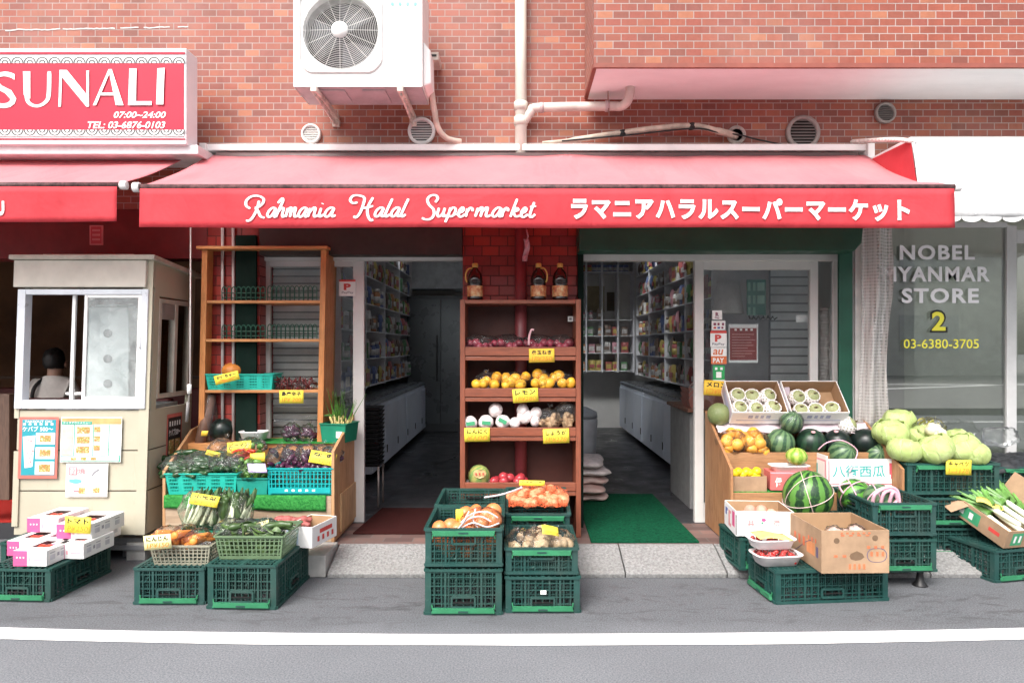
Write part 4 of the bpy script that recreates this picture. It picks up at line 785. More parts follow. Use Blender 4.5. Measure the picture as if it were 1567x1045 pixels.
def make_crate(w, d, h, label, nv=4, solid_rim=.14):
    def f():
        r = root('folding_crate', label, 'crate'); m = MB(); t = .014; x, y = w / 2, d / 2; zb = .012
        e_ = .0009
        for (p, q, nrm, L, short) in (((-x + e_, -y), (x - e_, -y), (0, t, 0), w, 1), ((x - e_, y), (-x + e_, y), (0, -t, 0), w, 1), ((x, -y + e_), (x, y - e_), (-t, 0, 0), d, 0), ((-x, y - e_), (-x, -y + e_), (t, 0, 0), d, 0)):
            dz = .0008 * short
            nb = max(6, int(L / .042)); ww = .0052 / L
            us = [(0, .032 / L), (1 - .032 / L, 1)] + bars(nb, ww, .03 / L, 1 - .03 / L) + ([(.25, .25 + 2.2 * ww), (.75 - 2.2 * ww, .75)])
            vs = [(0, .07), (1 - solid_rim * .55, 1), (1 - solid_rim * 1.15, 1 - solid_rim * .85)] + bars(nv, .0055 / h, .07, 1 - solid_rim)
            m.wall((p[0], p[1], zb + dz), (q[0], q[1], zb + dz), (q[0], q[1], h - dz), (p[0], p[1], h - dz), nrm, us, vs)
            P, Q = V((*p, 0)), V((*q, 0)); dr = (Q - P).normalized(); nv_ = V(nrm)
            # inner fine mesh and a few diagonal braces
            for k in range(int(L / .0125)):
                c = P + dr * ((k + .5) * L / int(L / .0125)) + nv_ * .82; m.bar(c + V((0, 0, zb + .01)), c + V((0, 0, h * (.66 if k % 2 else .82))), .0042, .003)
            for k in range(int(h * .7 / .02)): z_ = zb + .014 + .02 * k; m.bar(P + dr * .004 + nv_ * 1.05 + V((0, 0, z_)), Q - dr * .004 + nv_ * 1.05 + V((0, 0, z_)), .003, .0045)
            for k in range(nb // 2):
                if (k * 7 + int(L * 100)) % 3: continue
                c = P + dr * ((2 * k + 1) * L / nb) + nv_ * .45; m.bar(c + V((0, 0, .05)), c + dr * (L / nb * 1.0) + V((0, 0, h * .5)), .004, .004)
            # hand hole: frame round an opening below the rim
            c = P.lerp(Q, .5) - nv_ * .12; hw = min(.062, L * .18); zt = h * .84; zl = zt - min(.055, h * .24)
            m.bar(c - dr * hw + V((0, 0, zt)), c + dr * hw + V((0, 0, zt)), .012, .012); m.bar(c - dr * hw + V((0, 0, zl)), c + dr * hw + V((0, 0, zl)), .01, .012)
            for k in (-1, 1): m.bar(c + dr * hw * k + V((0, 0, zl)), c + dr * hw * k + V((0, 0, zt)), .012, .011)
            c = P.lerp(Q, .5) + nv_ * .5; m.bar(c - dr * hw * .9 + V((0, 0, (zt + zl) / 2)), c + dr * hw * .9 + V((0, 0, (zt + zl) / 2)), .002, zt - zl - .01, 1, up=nrm)
            # outer rim lip
            m.bar(P - nv_ * .28 + V((0, 0, h - .0082 - dz)), Q - nv_ * .28 + V((0, 0, h - .0082 - dz)), .008, .0147)
            m.bar(P - nv_ * .2 + V((0, 0, .0125 + dz)), Q - nv_ * .2 + V((0, 0, .0125 + dz)), .006, .0137)
        nx, ny = int(w / .032), int(d / .032)
        for i in range(1, nx): m.bar((-x + w * i / nx, -y + .003, .008), (-x + w * i / nx, y - .003, .008), .007, .008)
        for i in range(1, ny): m.bar((-x + .003, -y + d * i / ny, .008), (x - .003, -y + d * i / ny, .008), .0075, .0065)
        for i in (0, .5, 1): m.bar((-x + .01 + (w - .02) * i, -y + .002, .009), (-x + .01 + (w - .02) * i, y - .002, .009), .02, .011)
        m.build('basket_body', [CRG, BLK], r, local=True)
        for s in (-1, 1):
            m = MB(); hw = w * .4; yy = s * (y + .004); z = h - .026
            m.hexa([(-hw, yy, z - .012), (hw, yy, z - .012), (hw * 1.04, yy, z + .014), (-hw * 1.04, yy, z + .014)][::1], [(-hw * .98, yy + s * .016, z - .012), (hw * .98, yy + s * .016, z - .012), (hw * 1.02, yy + s * .016, z + .012), (-hw * 1.02, yy + s * .016, z + .012)])
            m.bar((-hw * .16, yy + s * .017, z + .004), (hw * .16, yy + s * .017, z + .004), .004, .008, 1)
            m.bar((-hw * 1.0, yy + s * .004, z - .006), (-hw * 1.02, yy + s * .002, z - .03), .006, .006); m.bar((hw * 1.0, yy + s * .004, z - .006), (hw * 1.02, yy + s * .002, z - .03), .006, .006)
            m.build('handle_bar', [CRL, CRG], r, local=True)
        return r
    return f
_ck = {}
def crate(w, d, h, loc, label, rz=0, inv=False, rx=0):
    k = (round(w, 2), round(d, 2), round(h, 2))
    if k not in _ck: _ck[k] = Kit(make_crate(*k, label, 3 if k[2] < .2 else 4))
    x, y, z = loc
    return _ck[k].place((x, y, z + (k[2] if inv else 0)), label, 'green folding crates', ((math.pi if inv else 0) + rx, 0, rz if not inv else rz))
def basket(w, d, h, fl, mat, label, name='basket', slots=1, loc=(0, 0, 0), rz=0, solid=None, tag=None):
    r = root(name, label, 'basket', loc, None, rz); m = MB(); t = .003; x, y = w / 2, d / 2; bx_, by_ = x - fl, y - fl
    for p, q, bp, bq, nrm in (((-x, -y), (x, -y), (-bx_, -by_), (bx_, -by_), (0, t, 0)), ((x, y), (-x, y), (bx_, by_), (-bx_, by_), (0, -t, 0)), ((x, -y), (x, y), (bx_, -by_), (bx_, by_), (-t, 0, 0)), ((-x, y), (-x, -y), (-bx_, by_), (-bx_, -by_), (t, 0, 0))):
        L = (V(p) - V(q)).length
        if slots == 2: us = [(0, .03)] + [(1 - .03, 1)] + bars(int(L / .026), .007 / L, .03, .97); vs = [(0, .14), (.86, 1)] + bars(4, .006 / h, .14, .86)
        elif slots == 1:
            np_ = max(2, round(L / .1)); us = [(0, .02), (.98, 1)]
            for k in range(np_):
                a, b = k / np_, (k + 1) / np_; us += [(a, a + .2 / np_), (b - .2 / np_, b)] + bars(5, .004 / L, a + .2 / np_, b - .2 / np_)
            us = [(max(0, a), min(1, b)) for a, b in us]; vs = [(0, .16), (.84, 1)] + bars(4, .010 / h, .16, .84)
        else: us = [(0, 1)]; vs = [(0, .1), (.9, 1)]
        m.wall((*bp, 0), (*bq, 0), (*q, h), (*p, h), nrm, us, vs)
        m.bar((*p, h - .004), (*q, h - .004), .014, .008)
    m.box(-bx_ + .001, bx_ - .001, -by_ + .001, by_ - .001, .001, .004)
    m.build('basket_body', mat, r, local=True); return r
CARD = M('cardboard', (.36, .235, .145), .75, .2, 5, bump=.12, bscale=40); CARDI = M('cardboard inside', (.36, .225, .125), .8, .12, 5)
WCARD = M('white carton', (.78, .77, .76), .5, .04, 5); PINKC = M('pink print', (.68, .1, .26), .5, .1, 8); PALEP = M('pale pink print', (.75, .35, .4), .5); REDP = M('red print', (.6, .07, .06), .5)
GRNP = M('green print', (.06, .33, .16), .5); TEALP2 = M('teal print on carton', (.05, .38, .36), .5); BLUEP = M('blue print', (.1, .14, .4), .5)
class Box:
    """open carton in its own frame: x right, y back, z up, origin at the front left bottom corner"""
    def __init__(s, name, label, cat, origin, w, d, h, rz=0, rx=0, mats=(CARD, CARDI), back=0, group=None, side=0, th=.006):
        s.r = root(name, label, cat, origin, group); s.r.rotation_euler = (rx, 0, rz); s.w, s.d, s.h = w, d, h; t = th
        m = MB(); m.box(0, w, 0, t, 0, h); m.box(0, w, d - t, d, 0, h + back); m.box(0, t, t + .0005, d - t - .0005, 0, h + side); m.box(w - t, w, t + .0005, d - t - .0005, 0, h + side); m.box(t, w - t, t, d - t, .001, t)
        m.build('carton', mats[0], s.r, local=True, bevel=.0015, seg=1)
        m = MB(); m.box(t + .0005, w - t - .0005, d - t - .0015, d - t - .0003, t, h + back - .002); m.box(t + .0003, t + .0015, t, d - t - .002, t, h + side - .002); m.box(w - t - .0015, w - t - .0003, t, d - t - .002, t, h + side - .002); m.box(t + .002, w - t - .002, t + .0003, t + .0015, t, h - .002); m.box(t + .002, w - t - .002, t + .002, d - t - .002, t + .0003, t + .0015)
        m.build('lining', mats[1], s.r, local=True)
    def front(s, m, u0, u1, v0, v1, mi, k=1): m.box(u0 * s.w, u1 * s.w, -.0006 * k - .0002, -.0006 * (k - 1) - .0001, v0 * s.h, v1 * s.h, mi)
    def left(s, m, u0, u1, v0, v1, mi, k=1): m.box(-.0006 * k - .0002, -.0006 * (k - 1) - .0001, u0 * s.d, u1 * s.d, v0 * s.h, v1 * s.h, mi)
    def right(s, m, u0, u1, v0, v1, mi, k=1): m.box(s.w + .0006 * (k - 1) + .0001, s.w + .0006 * k + .0002, u0 * s.d, u1 * s.d, v0 * s.h, v1 * s.h, mi)
    def ftext(s, m, body, u0, u1, v0, v1, mi, bold=.01, k=2): t = text(body, bold); m.mesh2(t, lambda a, b: (s.w * (u0 + (u1 - u0) * a), -.0007 * k - .0005, s.h * (v0 + (v1 - v0) * b)), mi)
    def rtext(s, m, body, u0, u1, v0, v1, mi, bold=.01, k=2): t = text(body, bold); m.mesh2(t, lambda a, b: (s.w + .0007 * k + .0005, s.d * (u0 + (u1 - u0) * a), s.h * (v0 + (v1 - v0) * b)), mi)
    def ltext(s, m, body, u0, u1, v0, v1, mi, bold=.01, k=2): t = text(body, bold); m.mesh2(t, lambda a, b: (-.0007 * k - .0005, s.d * (u1 - (u1 - u0) * a), s.h * (v0 + (v1 - v0) * b)), mi)
    def ink(s, m, mats): m.build('print', mats, s.r, local=True)
YCARD = M('yellow tag card', (.8, .66, .06), .6, .07, 8); YPALE = M('pale tag card', (.8, .74, .36), .6, .05, 8); OINK = M('orange ink', (.7, .25, .03), .6); OCARD = M('orange tag card', (.78, .5, .05), .6, .05)
def price_tag(px, py, wpx, hpx, Y, top, low, label, rot=0, lean=0, yaw=0, mat=None, bend=0):
    s = S(Y); w, h = wpx / s, hpx / s; r = root('price_tag', label, 'price tag', at(px, py, Y), 'yellow price tags'); r.rotation_euler = (R(lean), R(rot), R(yaw))
    def P(u, v, k=0): return ((u - .5) * w, -k - bend * math.cos((u - .5) * 2.6), (v - .5) * h)
    m = MB(); m.grid(lambda u, v: P(u, v), 8, 2, 0, True, (0, .0015, 0)); m.build('card', mat or YCARD, r, local=True)
    m = MB()
    if top: m.mesh2(text(top, .035), lambda u, v: P(.1 + .8 * u, .56 + .34 * v, .0012), 0)
    if low: m.mesh2(text(low, .0, .15), lambda u, v: P(.1 + .8 * u, .12 + .32 * v, .0012), 1)
    if top or low: m.build('lettering', [BLK, OINK], r, local=True)
    return r
FILM = clear('clear bag film', (.98, .985, .985), .012, .06, .015, wr=30); FILM2 = clear('bag film dull', (.96, .97, .97), .015, .08, .03, wr=26)
def film(c, r, seed, label, group=None, knot=None, mat=None, squash=.12, nu=26, nv=16):
    """a crumpled clear bag round what lies inside"""
    ro = root('clear_bag', label, 'plastic bag', c, group); c = V(c); m = MB()
    def fn(d, th, ph): return 1 + squash * (noise.noise(d * 2.2 + V((seed, 0, 0))) + .5 * noise.noise(d * 6 + V((0, seed, 0))))
    m.ball(c, r, nu, nv, fn=fn); m.build('film', mat or FILM, ro)
    if knot:
        k = V(knot); m = MB()
        for i in range(9):
            t = i * .7 + seed; m.add([k, k + V((.014 * math.cos(t), .012 * math.sin(t), .01)), k + V((.02 * math.cos(t + .3), .014 * math.sin(t + .3), .025 + .012 * math.sin(i * 2))), k + V((.012 * math.cos(t + .6), .01 * math.sin(t + .6), .03))], [(0, 1, 2, 3)])
        m.build('knot', FILM2, ro)
    return ro
def one(name, mat, fn, cat, smooth=None):
    def f():
        m = MB(); fn(m); return put(m.build(name, mat, None, origin=(0, 0, 0), smooth=smooth), 'x', cat)
    return Kit(f)
def fruit_mat(name, a, b, rough=.4, scale=7, spots=None, bs=90, bump=.1):
    if name in _mc: return _mc[name]
    n = N(name); c = n.ramp(n.noise(scale, 5, .6), [(.3, a), (.7, b)])
    if spots: c = n.mix(n.ramp(n.noise(scale * 9, 2), [(.6, 0), (.7, .5)]), c, spots)
    n.set(Base_Color=c, Roughness=rough, Specular_IOR_Level=.45); n.b.inputs['Subsurface Weight'].default_value = .05; n.b.inputs['Subsurface Radius'].default_value = (.01, .005, .003); n.bump(n.noise(bs, 3), bump, .002); _mc[name] = n.m; return n.m
LEMON = fruit_mat('lemon skin', (.66, .31, .02), (.78, .45, .04), .38, 12); ORANGEM = fruit_mat('orange skin', (.72, .31, .03), (.8, .43, .07), .38, 12)
def lemon_shape(m, r=.036): m.ball((0, 0, 0), (r, r, r * 1.16), 20, 14, fn=lambda d, th, ph: 1 + .1 * max(0, abs(d.z) - .9) * 10 * .3 + .03 * noise.noise(d * 2))
def rnd(): return (random.uniform(0, 6.28), random.uniform(0, 6.28), random.uniform(0, 6.28))
# ------------------------------------------------------------------ open wooden shelf on the left
SHELFW = wood('orange wood', (.46, .165, .045), (.6, .26, .085), 'z', .5); SHELFX = wood('orange wood boards', (.48, .19, .06), (.6, .28, .1), 'x', .5)
Ys, Yk = -.1, .2
def shear(zb, k): q = Matrix.Identity(4); q[0][2] = k; q[0][3] = -k * zb; return q
SHL = shear(.745, .02); zS = az_
xl, xr = ax(303, Ys), ax(485, Ys)
lean = root('open_shelf', 'tall orange wooden open shelf with four boards left of the shop door', 'shelf', at(395, 690, Ys))
m = MB(); zt = az_(382, Ys); m.box(xl, xl + .04, Ys, Yk, .745, zt); m.v = [SHL @ v for v in m.v]; m.build('side_panel', SHELFW, lean, bevel=.002)
m = MB(); m.box(xr, xr + .04, Ys, Yk, .745, zt); m.v = [SHL @ v for v in m.v]; m.build('side_panel', SHELFW, lean, bevel=.002)
m = MB(); m.box(xl - .03 + .027, xr + .055 + .027, Ys - .025, Yk + .02, zt + .001, zt + .022); m.build('top_board', SHELFX, lean, bevel=.002)
for py in (462, 521, 599):
    z = az_(py, Ys); k = .02 * (z - .745); m = MB(); m.box(xl + .041 + k, xr - .001 + k, Ys + .003, Yk - .002, z - .009, z + .011); m.build('shelf_board', SHELFX, lean, bevel=.002)
# low wire borders standing on the boards
WIRE = M('green coated wire', (.01, .075, .045), .4, .1, 8)
def wire_border(x0, x1, Y, zb, h, label):
    m = MB(); n = max(4, round((x1 - x0) / .033)); s = (x1 - x0) / n
    for i in range(n):
        a, b = x0 + s * i, x0 + s * (i + 1) - .002
        m.tube([(a, Y, zb)] + [((a + b) / 2 - (b - a) / 2 * math.cos(t), Y, zb + h * .75 + h * .25 * math.sin(t)) for t in [math.pi * j / 6 for j in range(7)]] + [(b, Y, zb)], .004, 5)
    for k in (.22, .55): m.tube([(x0, Y + .004, zb + h * k), (x1, Y + .004, zb + h * k)], .0036, 5)
    put(m.build('wire_border', WIRE), label, 'wire border', 'green wire borders on the shelf')
zb = zt + .022; wire_border(ax(340, -.0), ax(502, 0), .06, zb, .07, 'green wire border on the top board of the open shelf')
for py, nm in ((462, 'upper inner board'), (521, 'second inner board')):
    z = az_(py, Ys) + .011; wire_border(ax(337, Ys) + .0, ax(404, Ys), -.07, z, .1, 'left half green wire border on the ' + nm + ' of the open shelf'); wire_border(ax(408, Ys), ax(484, Ys), -.08, z, .105, 'right half green wire border on the ' + nm + ' of the open shelf')
# ------------------------------------------------------------------ stepped stand under it
STW = wood('weathered plywood', (.36, .24, .15), (.52, .4, .29), 'x', .7, .6); STS = wood('plywood side', (.42, .22, .1), (.52, .3, .15), 'z', .6, .6); 
st = root('stepped_stand', 'stepped wooden produce stand left of the left doorway', 'stand', (-1.77, -.1, .13))
x0, x1 = -2.335, -1.209; yf, yb = -.45, .2
m = MB(); m.box(x0, x1 - .022, yf, yf + .02, .13, .435); m.build('front_panel', STW, st, bevel=.002)
def sidep(x): return [(x, yf, .13), (x, yb, .13), (x, yb, .92), (x, -.02, .88), (x, yf, .70)]
m = MB(); m.prism([(x1 - .02, yf - .006, .13), (x1 - .02, yb, .13), (x1 - .02, yb, .94), (x1 - .02, .12, .92), (x1 - .02, yf - .006, .735)], (.02, 0, 0)); m.build('side_panel', STS, st, bevel=.002)
m = MB(); m.prism([(x0 - .02, yf, .13), (x0 - .02, yb, .13), (x0 - .02, yb, .86), (x0 - .02, -.05, .83), (x0 - .02, yf, .6)], (.02, 0, 0)); m.build('side_panel', STS, st, bevel=.002)
m = MB(); m.box(x0 + .001, x1 - .021, yf + .021, -.12, .415, .434); m.box(x0 + .001, x1 - .021, -.115, yb - .002, .725, .743); m.build('tier_board', SHELFX, st)
m = MB(); m.box(x0 + .001, x1 - .021, -.135, -.117, .436, .743); m.build('riser_board', SHELFX, st, bevel=.002)
m = MB(); m.box(x0 + .05, x1 - .06, yf + .15, yb - .05, .0, .128); m.build('plinth', M('plinth dark', (.04, .04, .04), .9), st)
m = MB(); m.box(x1, x1 + .012, yf + .14, yb - .02, .16, .42); m.build('patch_panel', wood('pale plywood', (.5, .3, .14), (.6, .38, .2), 'z', .6, .6), st, bevel=.002)
TURF = fuzzy('artificial turf', (.012, .12, .025), (.055, .3, .065), 60)
m = MB(); m.grid(lambda u, v: (x0 - .005 + (x1 - .05 - x0) * u, yf - .008 - .006 * math.sin(v * 2) - .004 * noise.noise((u * 8, v, 0)), .442 - (.085 + .025 * noise.noise((u * 3.3, 4, 0)) + .02 * u) * v), 60, 5, 0, True, (0, .006, 0)); m.box(x0, x1 - .03, yf + .004, -.14, .436, .443)
put(m.build('artificial_turf', TURF), 'green artificial turf strip hanging over the front of the left stand', 'turf')
m = MB(); m.box(x0 + .4, x1 - .04, -.155, .1, .744, .749); put(m.build('artificial_turf', TURF), 'green turf mat on the upper step of the left stand', 'turf')
# baskets on the lower step
BZ = .444
def bask(px0, px1, py0, py1, Y, fl, mat, label, slots, d, z=None, h=None, rz=0, name='basket'):
    z = az_(py1, Y) if z is None else z; h = h or az_(py0, Y) - z; w = ax(px1, Y) - ax(px0, Y)
    return basket(w, d, h, fl, mat, label, name, slots, ((ax(px0, Y) + ax(px1, Y)) / 2, Y + d / 2, z), rz)
bask(252, 363, 724, 757, -.46, .018, TEAL, 'turquoise slotted basket filled with dark green peppers on the left stand', 1, .3, BZ)
bask(361, 410, 731, 758, -.455, .01, M('dull teal', (.02, .28, .22), .4), 'small dull green basket between the two wide turquoise baskets', 0, .2, BZ)
cr2 = bask(409, 510, 716, 757, -.455, .004, TEAL2, 'blue turquoise lattice crate of aubergines on the left stand', 2, .3, BZ)
m = MB(); w_ = ax(510, -.455) - ax(409, -.455); m.box(-w_ / 2 + .02, w_ / 2 - .02, -.158, -.151, .012, .05); 
t = text('- - - - -', .01); m.mesh2(t, lambda u, v: (-.1 + .2 * u, -.1585, .024 + .014 * v), 1); m.build('front_plate', [TEAL2, LW], cr2, local=True)
# zucchini and dark peppers in film
DGREEN = fruit_mat('courgette skin', (.012, .035, .012), (.03, .085, .028), .25, 14); EGG = fruit_mat('aubergine skin', (.03, .008, .022), (.075, .018, .05), .2, 6)
def cuke(m, L=.085, r=.021): m.tube(smooth_path([(-L, 0, 0), (-L * .55, 0, .006), (0, 0, .012), (L * .55, 0, .007), (L, 0, 0)], 4), [r * .35, r * .7] + [r * (.85 + .15 * math.sin(i)) for i in range(13)] + [r * .75, r * .4], 10)
CUKE = one('courgette', DGREEN, cuke, 'courgette')
random.seed(11)
for i in range(46):
    px = random.uniform(256, 362); k = random.random(); py = 727 - 34 * k * (.55 + .45 * math.sin((px - 250) / 115 * 3.1)) ; Y = -.44 + .2 * k
    CUKE.place(at(px, py, Y), 'dark green courgette heaped in the turquoise basket at the left stand corner', 'courgettes in the turquoise basket', (random.uniform(-.3, .3), random.uniform(-.35, .35), random.uniform(-.6, .6)), random.uniform(.95, 1.25))
for i, (px, py, rx) in enumerate(((272, 712, 26), (308, 706, 28), (345, 708, 26), (368, 706, 20))): film(at(px, py, -.37), (rx / 240, .1, .068), 5 + i, 'clear bag crumpled over the dark courgettes', 'clear bags over the courgettes', at(px + 8, py - 18, -.33), FILM2, .22)
EGGP = one('aubergine', EGG, lambda m: m.ball((0, 0, 0), (.022, .022, .045), 14, 10, fn=lambda d, th, ph: 1 + .22 * -d.z), 'aubergine')
for i in range(56):
    px = 414 + 106 * random.random(); k = random.random(); py = 716 - 26 * k; Y = -.43 + .27 * k
    if px > 500 and py > 705: px -= 20
    EGGP.place(at(px, py, Y), 'small shiny aubergine bagged behind the blue turquoise crate', 'aubergines behind the turquoise crate', rnd(), random.uniform(.75, 1.0))
for i, (px, py) in enumerate(((425, 700), (447, 696), (470, 695), (492, 696), (508, 699))): film(at(px, py, -.28), (.075, .1, .075), 20 + i, 'clear crackling bag of aubergines behind the blue turquoise crate', 'clear bags of aubergines', at(px + 4, py - 17, -.26), FILM2, .25)
# peppers and herbs in the middle of the step
REDPEP = fruit_mat('red chilli', (.5, .03, .015), (.6, .06, .02), .25); GREENPEP = fruit_mat('green pepper', (.06, .17, .02), (.12, .26, .04), .25)
CH = one('red_chilli', REDPEP, lambda m: m.tube(smooth_path([(-.05, 0, 0), (0, 0, .01), (.05, .006, 0)], 5), [.004] + [.011] * 9 + [.003], 8), 'chilli')
for i in range(9): CH.place(at(random.uniform(364, 392), random.uniform(690, 702), -.3), 'red chilli in the bag between courgettes and aubergines', 'red chillies on the left stand', (0, random.uniform(-.5, .3), random.uniform(-.5, .5)))
GP = one('green_pepper', GREENPEP, lambda m: m.ball((0, 0, 0), (.022, .022, .04), 14, 10, jit=.15), 'pepper')
for i in range(16): GP.place(at(random.uniform(366, 408), random.uniform(702, 732), -.36), 'small green pepper in the dull green middle basket', 'green peppers in the middle basket', rnd())
for i in range(7): GP.place(at(random.uniform(335, 400), random.uniform(682, 698), -.22), 'small green pepper bagged behind the pepper price tag', 'green peppers behind the price tag', rnd())
film(at(386, 722, -.4), (.09, .09, .06), 31, 'bag with violet label in the small dull green basket', None, None, FILM, .2)
m = MB(); m.grid(lambda u, v: at(381 + 28 * u - 3 * v, 723 - 14 * v, -.49 + .05 * v), 6, 3, 0, True, (0, .001, 0)); put(m.build('bag_label', M('violet label', (.5, .42, .68), .5, .3, 40)), 'violet striped paper label on the bag in the dull green basket', 'label')
for i, (px, py, rx) in enumerate(((340, 684, 20), (385, 682, 22), (362, 690, 24))): film(at(px, py, -.22), (rx / 219, .09, .06), 40 + i, 'clear bag of peppers behind the pepper price tag', 'clear bags of peppers', at(px + 7, py - 14, -.2), FILM2, .25)
# upper step: dark watermelon, foam tray, aubergine bags
def stripe(name, a, b, n_=9, th=.5, wob=1.2, soft=.12):
    n = N(name); sp = n.n('SeparateXYZ'); n.l(n.co(), sp.inputs[0])
    ang = n.math('ARCTAN2', sp.outputs['Y'], sp.outputs['X']); ang = n.math('ADD', n.math('MULTIPLY', ang, n_), n.math('MULTIPLY', n.noise(14, 5, .7), wob * 4))
    s_ = n.math('SINE', ang); c = n.mix(n.ramp(n.math('ADD', n.math('MULTIPLY', s_, .5), .5), [(th - soft, 0), (th + soft, 1)]), a, b)
    c = n.mix(n.ramp(n.noise(50, 4, .7), [(.5, 0), (.75, .35)]), c, tuple(min(1, x * 1.8) for x in lin(b)[:3])); n.set(Base_Color=c, Roughness=.33, Specular_IOR_Level=.4); return n.m
WM1 = stripe('striped watermelon skin', (.015, .05, .018), (.09, .27, .04), 9, .42); WM2 = stripe('grey green watermelon skin', (.03, .075, .04), (.11, .19, .09), 10, .45); WM3 = stripe('dark watermelon skin', (.008, .022, .014), (.015, .045, .022), 8, .5); WM0 = stripe('black watermelon skin', (.005, .011, .01), (.008, .017, .013), 8, .5)
def melon(name, cat, mat, px, py, rp, Y, label, sq=1.0, rot=None, stem=True, group=None):
    r = rp / S(Y); m = MB(); m.ball((0, 0, 0), (r, r, r * sq), 28, 20, fn=lambda d, th, ph: 1 + .015 * noise.noise(d * 1.5 + V((px, 0, 0))) + .006 * math.cos(th * 10))
    o = put(m.build(name, mat, None, origin=(0, 0, 0)), label, cat, group); o.location = at(px, py, Y); o.rotation_euler = rot or (random.uniform(-.4, .4), random.uniform(-.4, .4), random.uniform(0, 6)); return o
melon('watermelon', 'watermelon', WM0, 341, 657, 19, -.0, 'round blackish watermelon on the upper step of the left stand', .92)
m = MB(); m.prism([at(352, 674, .08), at(385, 674, .08), at(378, 652, .08), at(364, 640, .08), at(350, 650, .08)], (0, .012, 0)); put(m.build('cardboard_sheet', CARD), 'brown cardboard sheet propped beside the blackish watermelon', 'cardboard')
def tray(w, d, h, loc, label, mat, group=None, rz=0):
    r = root('foam_tray', label, 'food tray', loc, group, rz); m = MB()
    def lp(k, z, nn=40): return [((w / 2 * k) * (abs(math.cos(t)) ** .45) * (1 if math.cos(t) >= 0 else -1), (d / 2 * k) * (abs(math.sin(t)) ** .45) * (1 if math.sin(t) >= 0 else -1), z) for t in [2 * math.pi * i / nn for i in range(nn)]]
    loops = [lp(.8, 0), lp(.96, h * .85), lp(1.04, h * .9), lp(1.04, h), lp(.95, h), lp(.8, .006)]; nn = 40
    vs = sum(loops, []); fs = [(i * nn + j, i * nn + (j + 1) % nn, (i + 1) * nn + (j + 1) % nn, (i + 1) * nn + j) for i in range(5) for j in range(nn)] + [list(range(nn))[::-1], list(range(5 * nn, 6 * nn))]
    m.add(vs, fs, 0, True); m.build('tray', mat, r, local=True); return r
FOAM = M('foam tray', (.8, .78, .78), .55, .04, 10); 
tray(.19, .13, .06, at(389, 672, -.07), 'empty white foam tray on the upper step of the left stand', FOAM)
for i, (px, py, rr) in enumerate(((446, 661, 15), (471, 663, 12))):
    for k in range(14 if i == 0 else 9): EGGP.place(at(px + random.uniform(-rr * .7, rr * .7), py + random.uniform(-6, 7), -.06), 'small aubergine in a bag on the upper step of the left stand', 'aubergines on the upper step', rnd(), .8)
    film(at(px, py, -.07), (rr / 211, .075, .07), 50 + i, ['rounded clear bag of aubergines on the upper step', 'smaller tied bag of aubergines against the shelf side panel'][i], None, at(px + 4, py - 14, -.07), FILM2, .2)
film(at(322, 640, -.05), (.05, .05, .2), 66, 'long brown clear bag leaning on the left side of the shelf', None, None, FILM2, .15); 
m = MB(); m.tube([at(302, 695, -.1), at(312, 655, -.08), at(325, 605, -.02)], [.035, .042, .03], 10); put(m.build('cassava_root', fruit_mat('brown root skin', (.1, .05, .03), (.2, .1, .07), .6)), 'long brown root in film leaning at the left side of the shelf', 'root')
m = MB(); m.grid(lambda u, v: at(307 + 10 * u + 2 * v, 667 - 8 * v, -.16), 4, 2, 0, True, (0, .001, 0)); put(m.build('bag_label', OCARD), 'small orange label on the long brown root', 'label')
# pumpkin basket and dried chilli on the third board
PUMP = fruit_mat('pumpkin skin', (.45, .14, .02), (.58, .22, .04), .5, 6)
z3 = az_(599, Ys) + .011
bk = bask(314, 418, 572, 594, -.1, .015, TEAL, 'turquoise slotted basket with a pumpkin on the third shelf board', 1, .2, z3)
m = MB(); m.ball((0, 0, 0), (.085, .085, .06), 36, 14, fn=lambda d, th, ph: 1 + .05 * abs(math.sin(th * 6)) - .12 * max(0, d.z - .8)); o = put(m.build('pumpkin', PUMP, None, origin=(0, 0, 0)), 'orange ribbed pumpkin half hidden in the turquoise basket on the shelf', 'pumpkin'); o.location = at(358, 567, .02)
CHD = one('dried_chilli', fruit_mat('dark chilli', (.06, .008, .01), (.2, .02, .02), .25), lambda m: m.tube([(-.03, 0, 0), (0, 0, .006), (.03, 0, 0)], [.003, .008, .002], 7), 'chilli')
for i in range(60): CHD.place(at(random.uniform(422, 482), random.uniform(581, 596) - 3 * random.random(), random.uniform(-.07, .02)), 'dark red dried chilli bagged on the third shelf board', 'dried chillies on the shelf', rnd())
for i, px in enumerate((434, 454, 472)): film(at(px, 588, -.03), (.06, .07, .04), 70 + i, 'clear bag of dark red dried chillies on the third shelf board', 'clear bags of dried chillies', None, FILM, .3)
# leek planter on the upper step right of the shelf
pl = bask(492, 536, 648, 676, -.16, .012, DKB, 'green plastic planter box of spring onions beside the shelf', 0, .2, .75, rz=R(-14))
m = MB(); m.box(.03, .075, -.106, -.1035, .035, .08); m.build('sticker', PAPER, pl, local=True)
lv = root('spring_onions', 'tall green spring onion bundle standing in the green planter', 'spring onions', at(520, 660, -.06)); random.seed(5)
LEAFG = M('onion leaf', (.07, .2, .02), .4, .5, 6); STEMW = M('onion stem', (.5, .42, .16), .45, .3, 6)
m = MB(); m2 = MB()
for i in range(34):
    b = at(random.uniform(512, 532), 664, random.uniform(-.09, -.02)); top = b + V((random.gauss(.0, .05), random.gauss(0, .03), random.uniform(.2, .33))); mid = b.lerp(top, .4) + V((random.gauss(0, .01), 0, .02))
    if i % 7 == 0: top = b + V((-.14, -.02, .12)); mid = b + V((-.05, 0, .14))
    m2.tube([b, b.lerp(mid, .9)], [.006, .006], 6); m.tube(smooth_path([b.lerp(mid, .8), mid, top], 5), [.006 - .0005 * k for k in range(11)], 6)
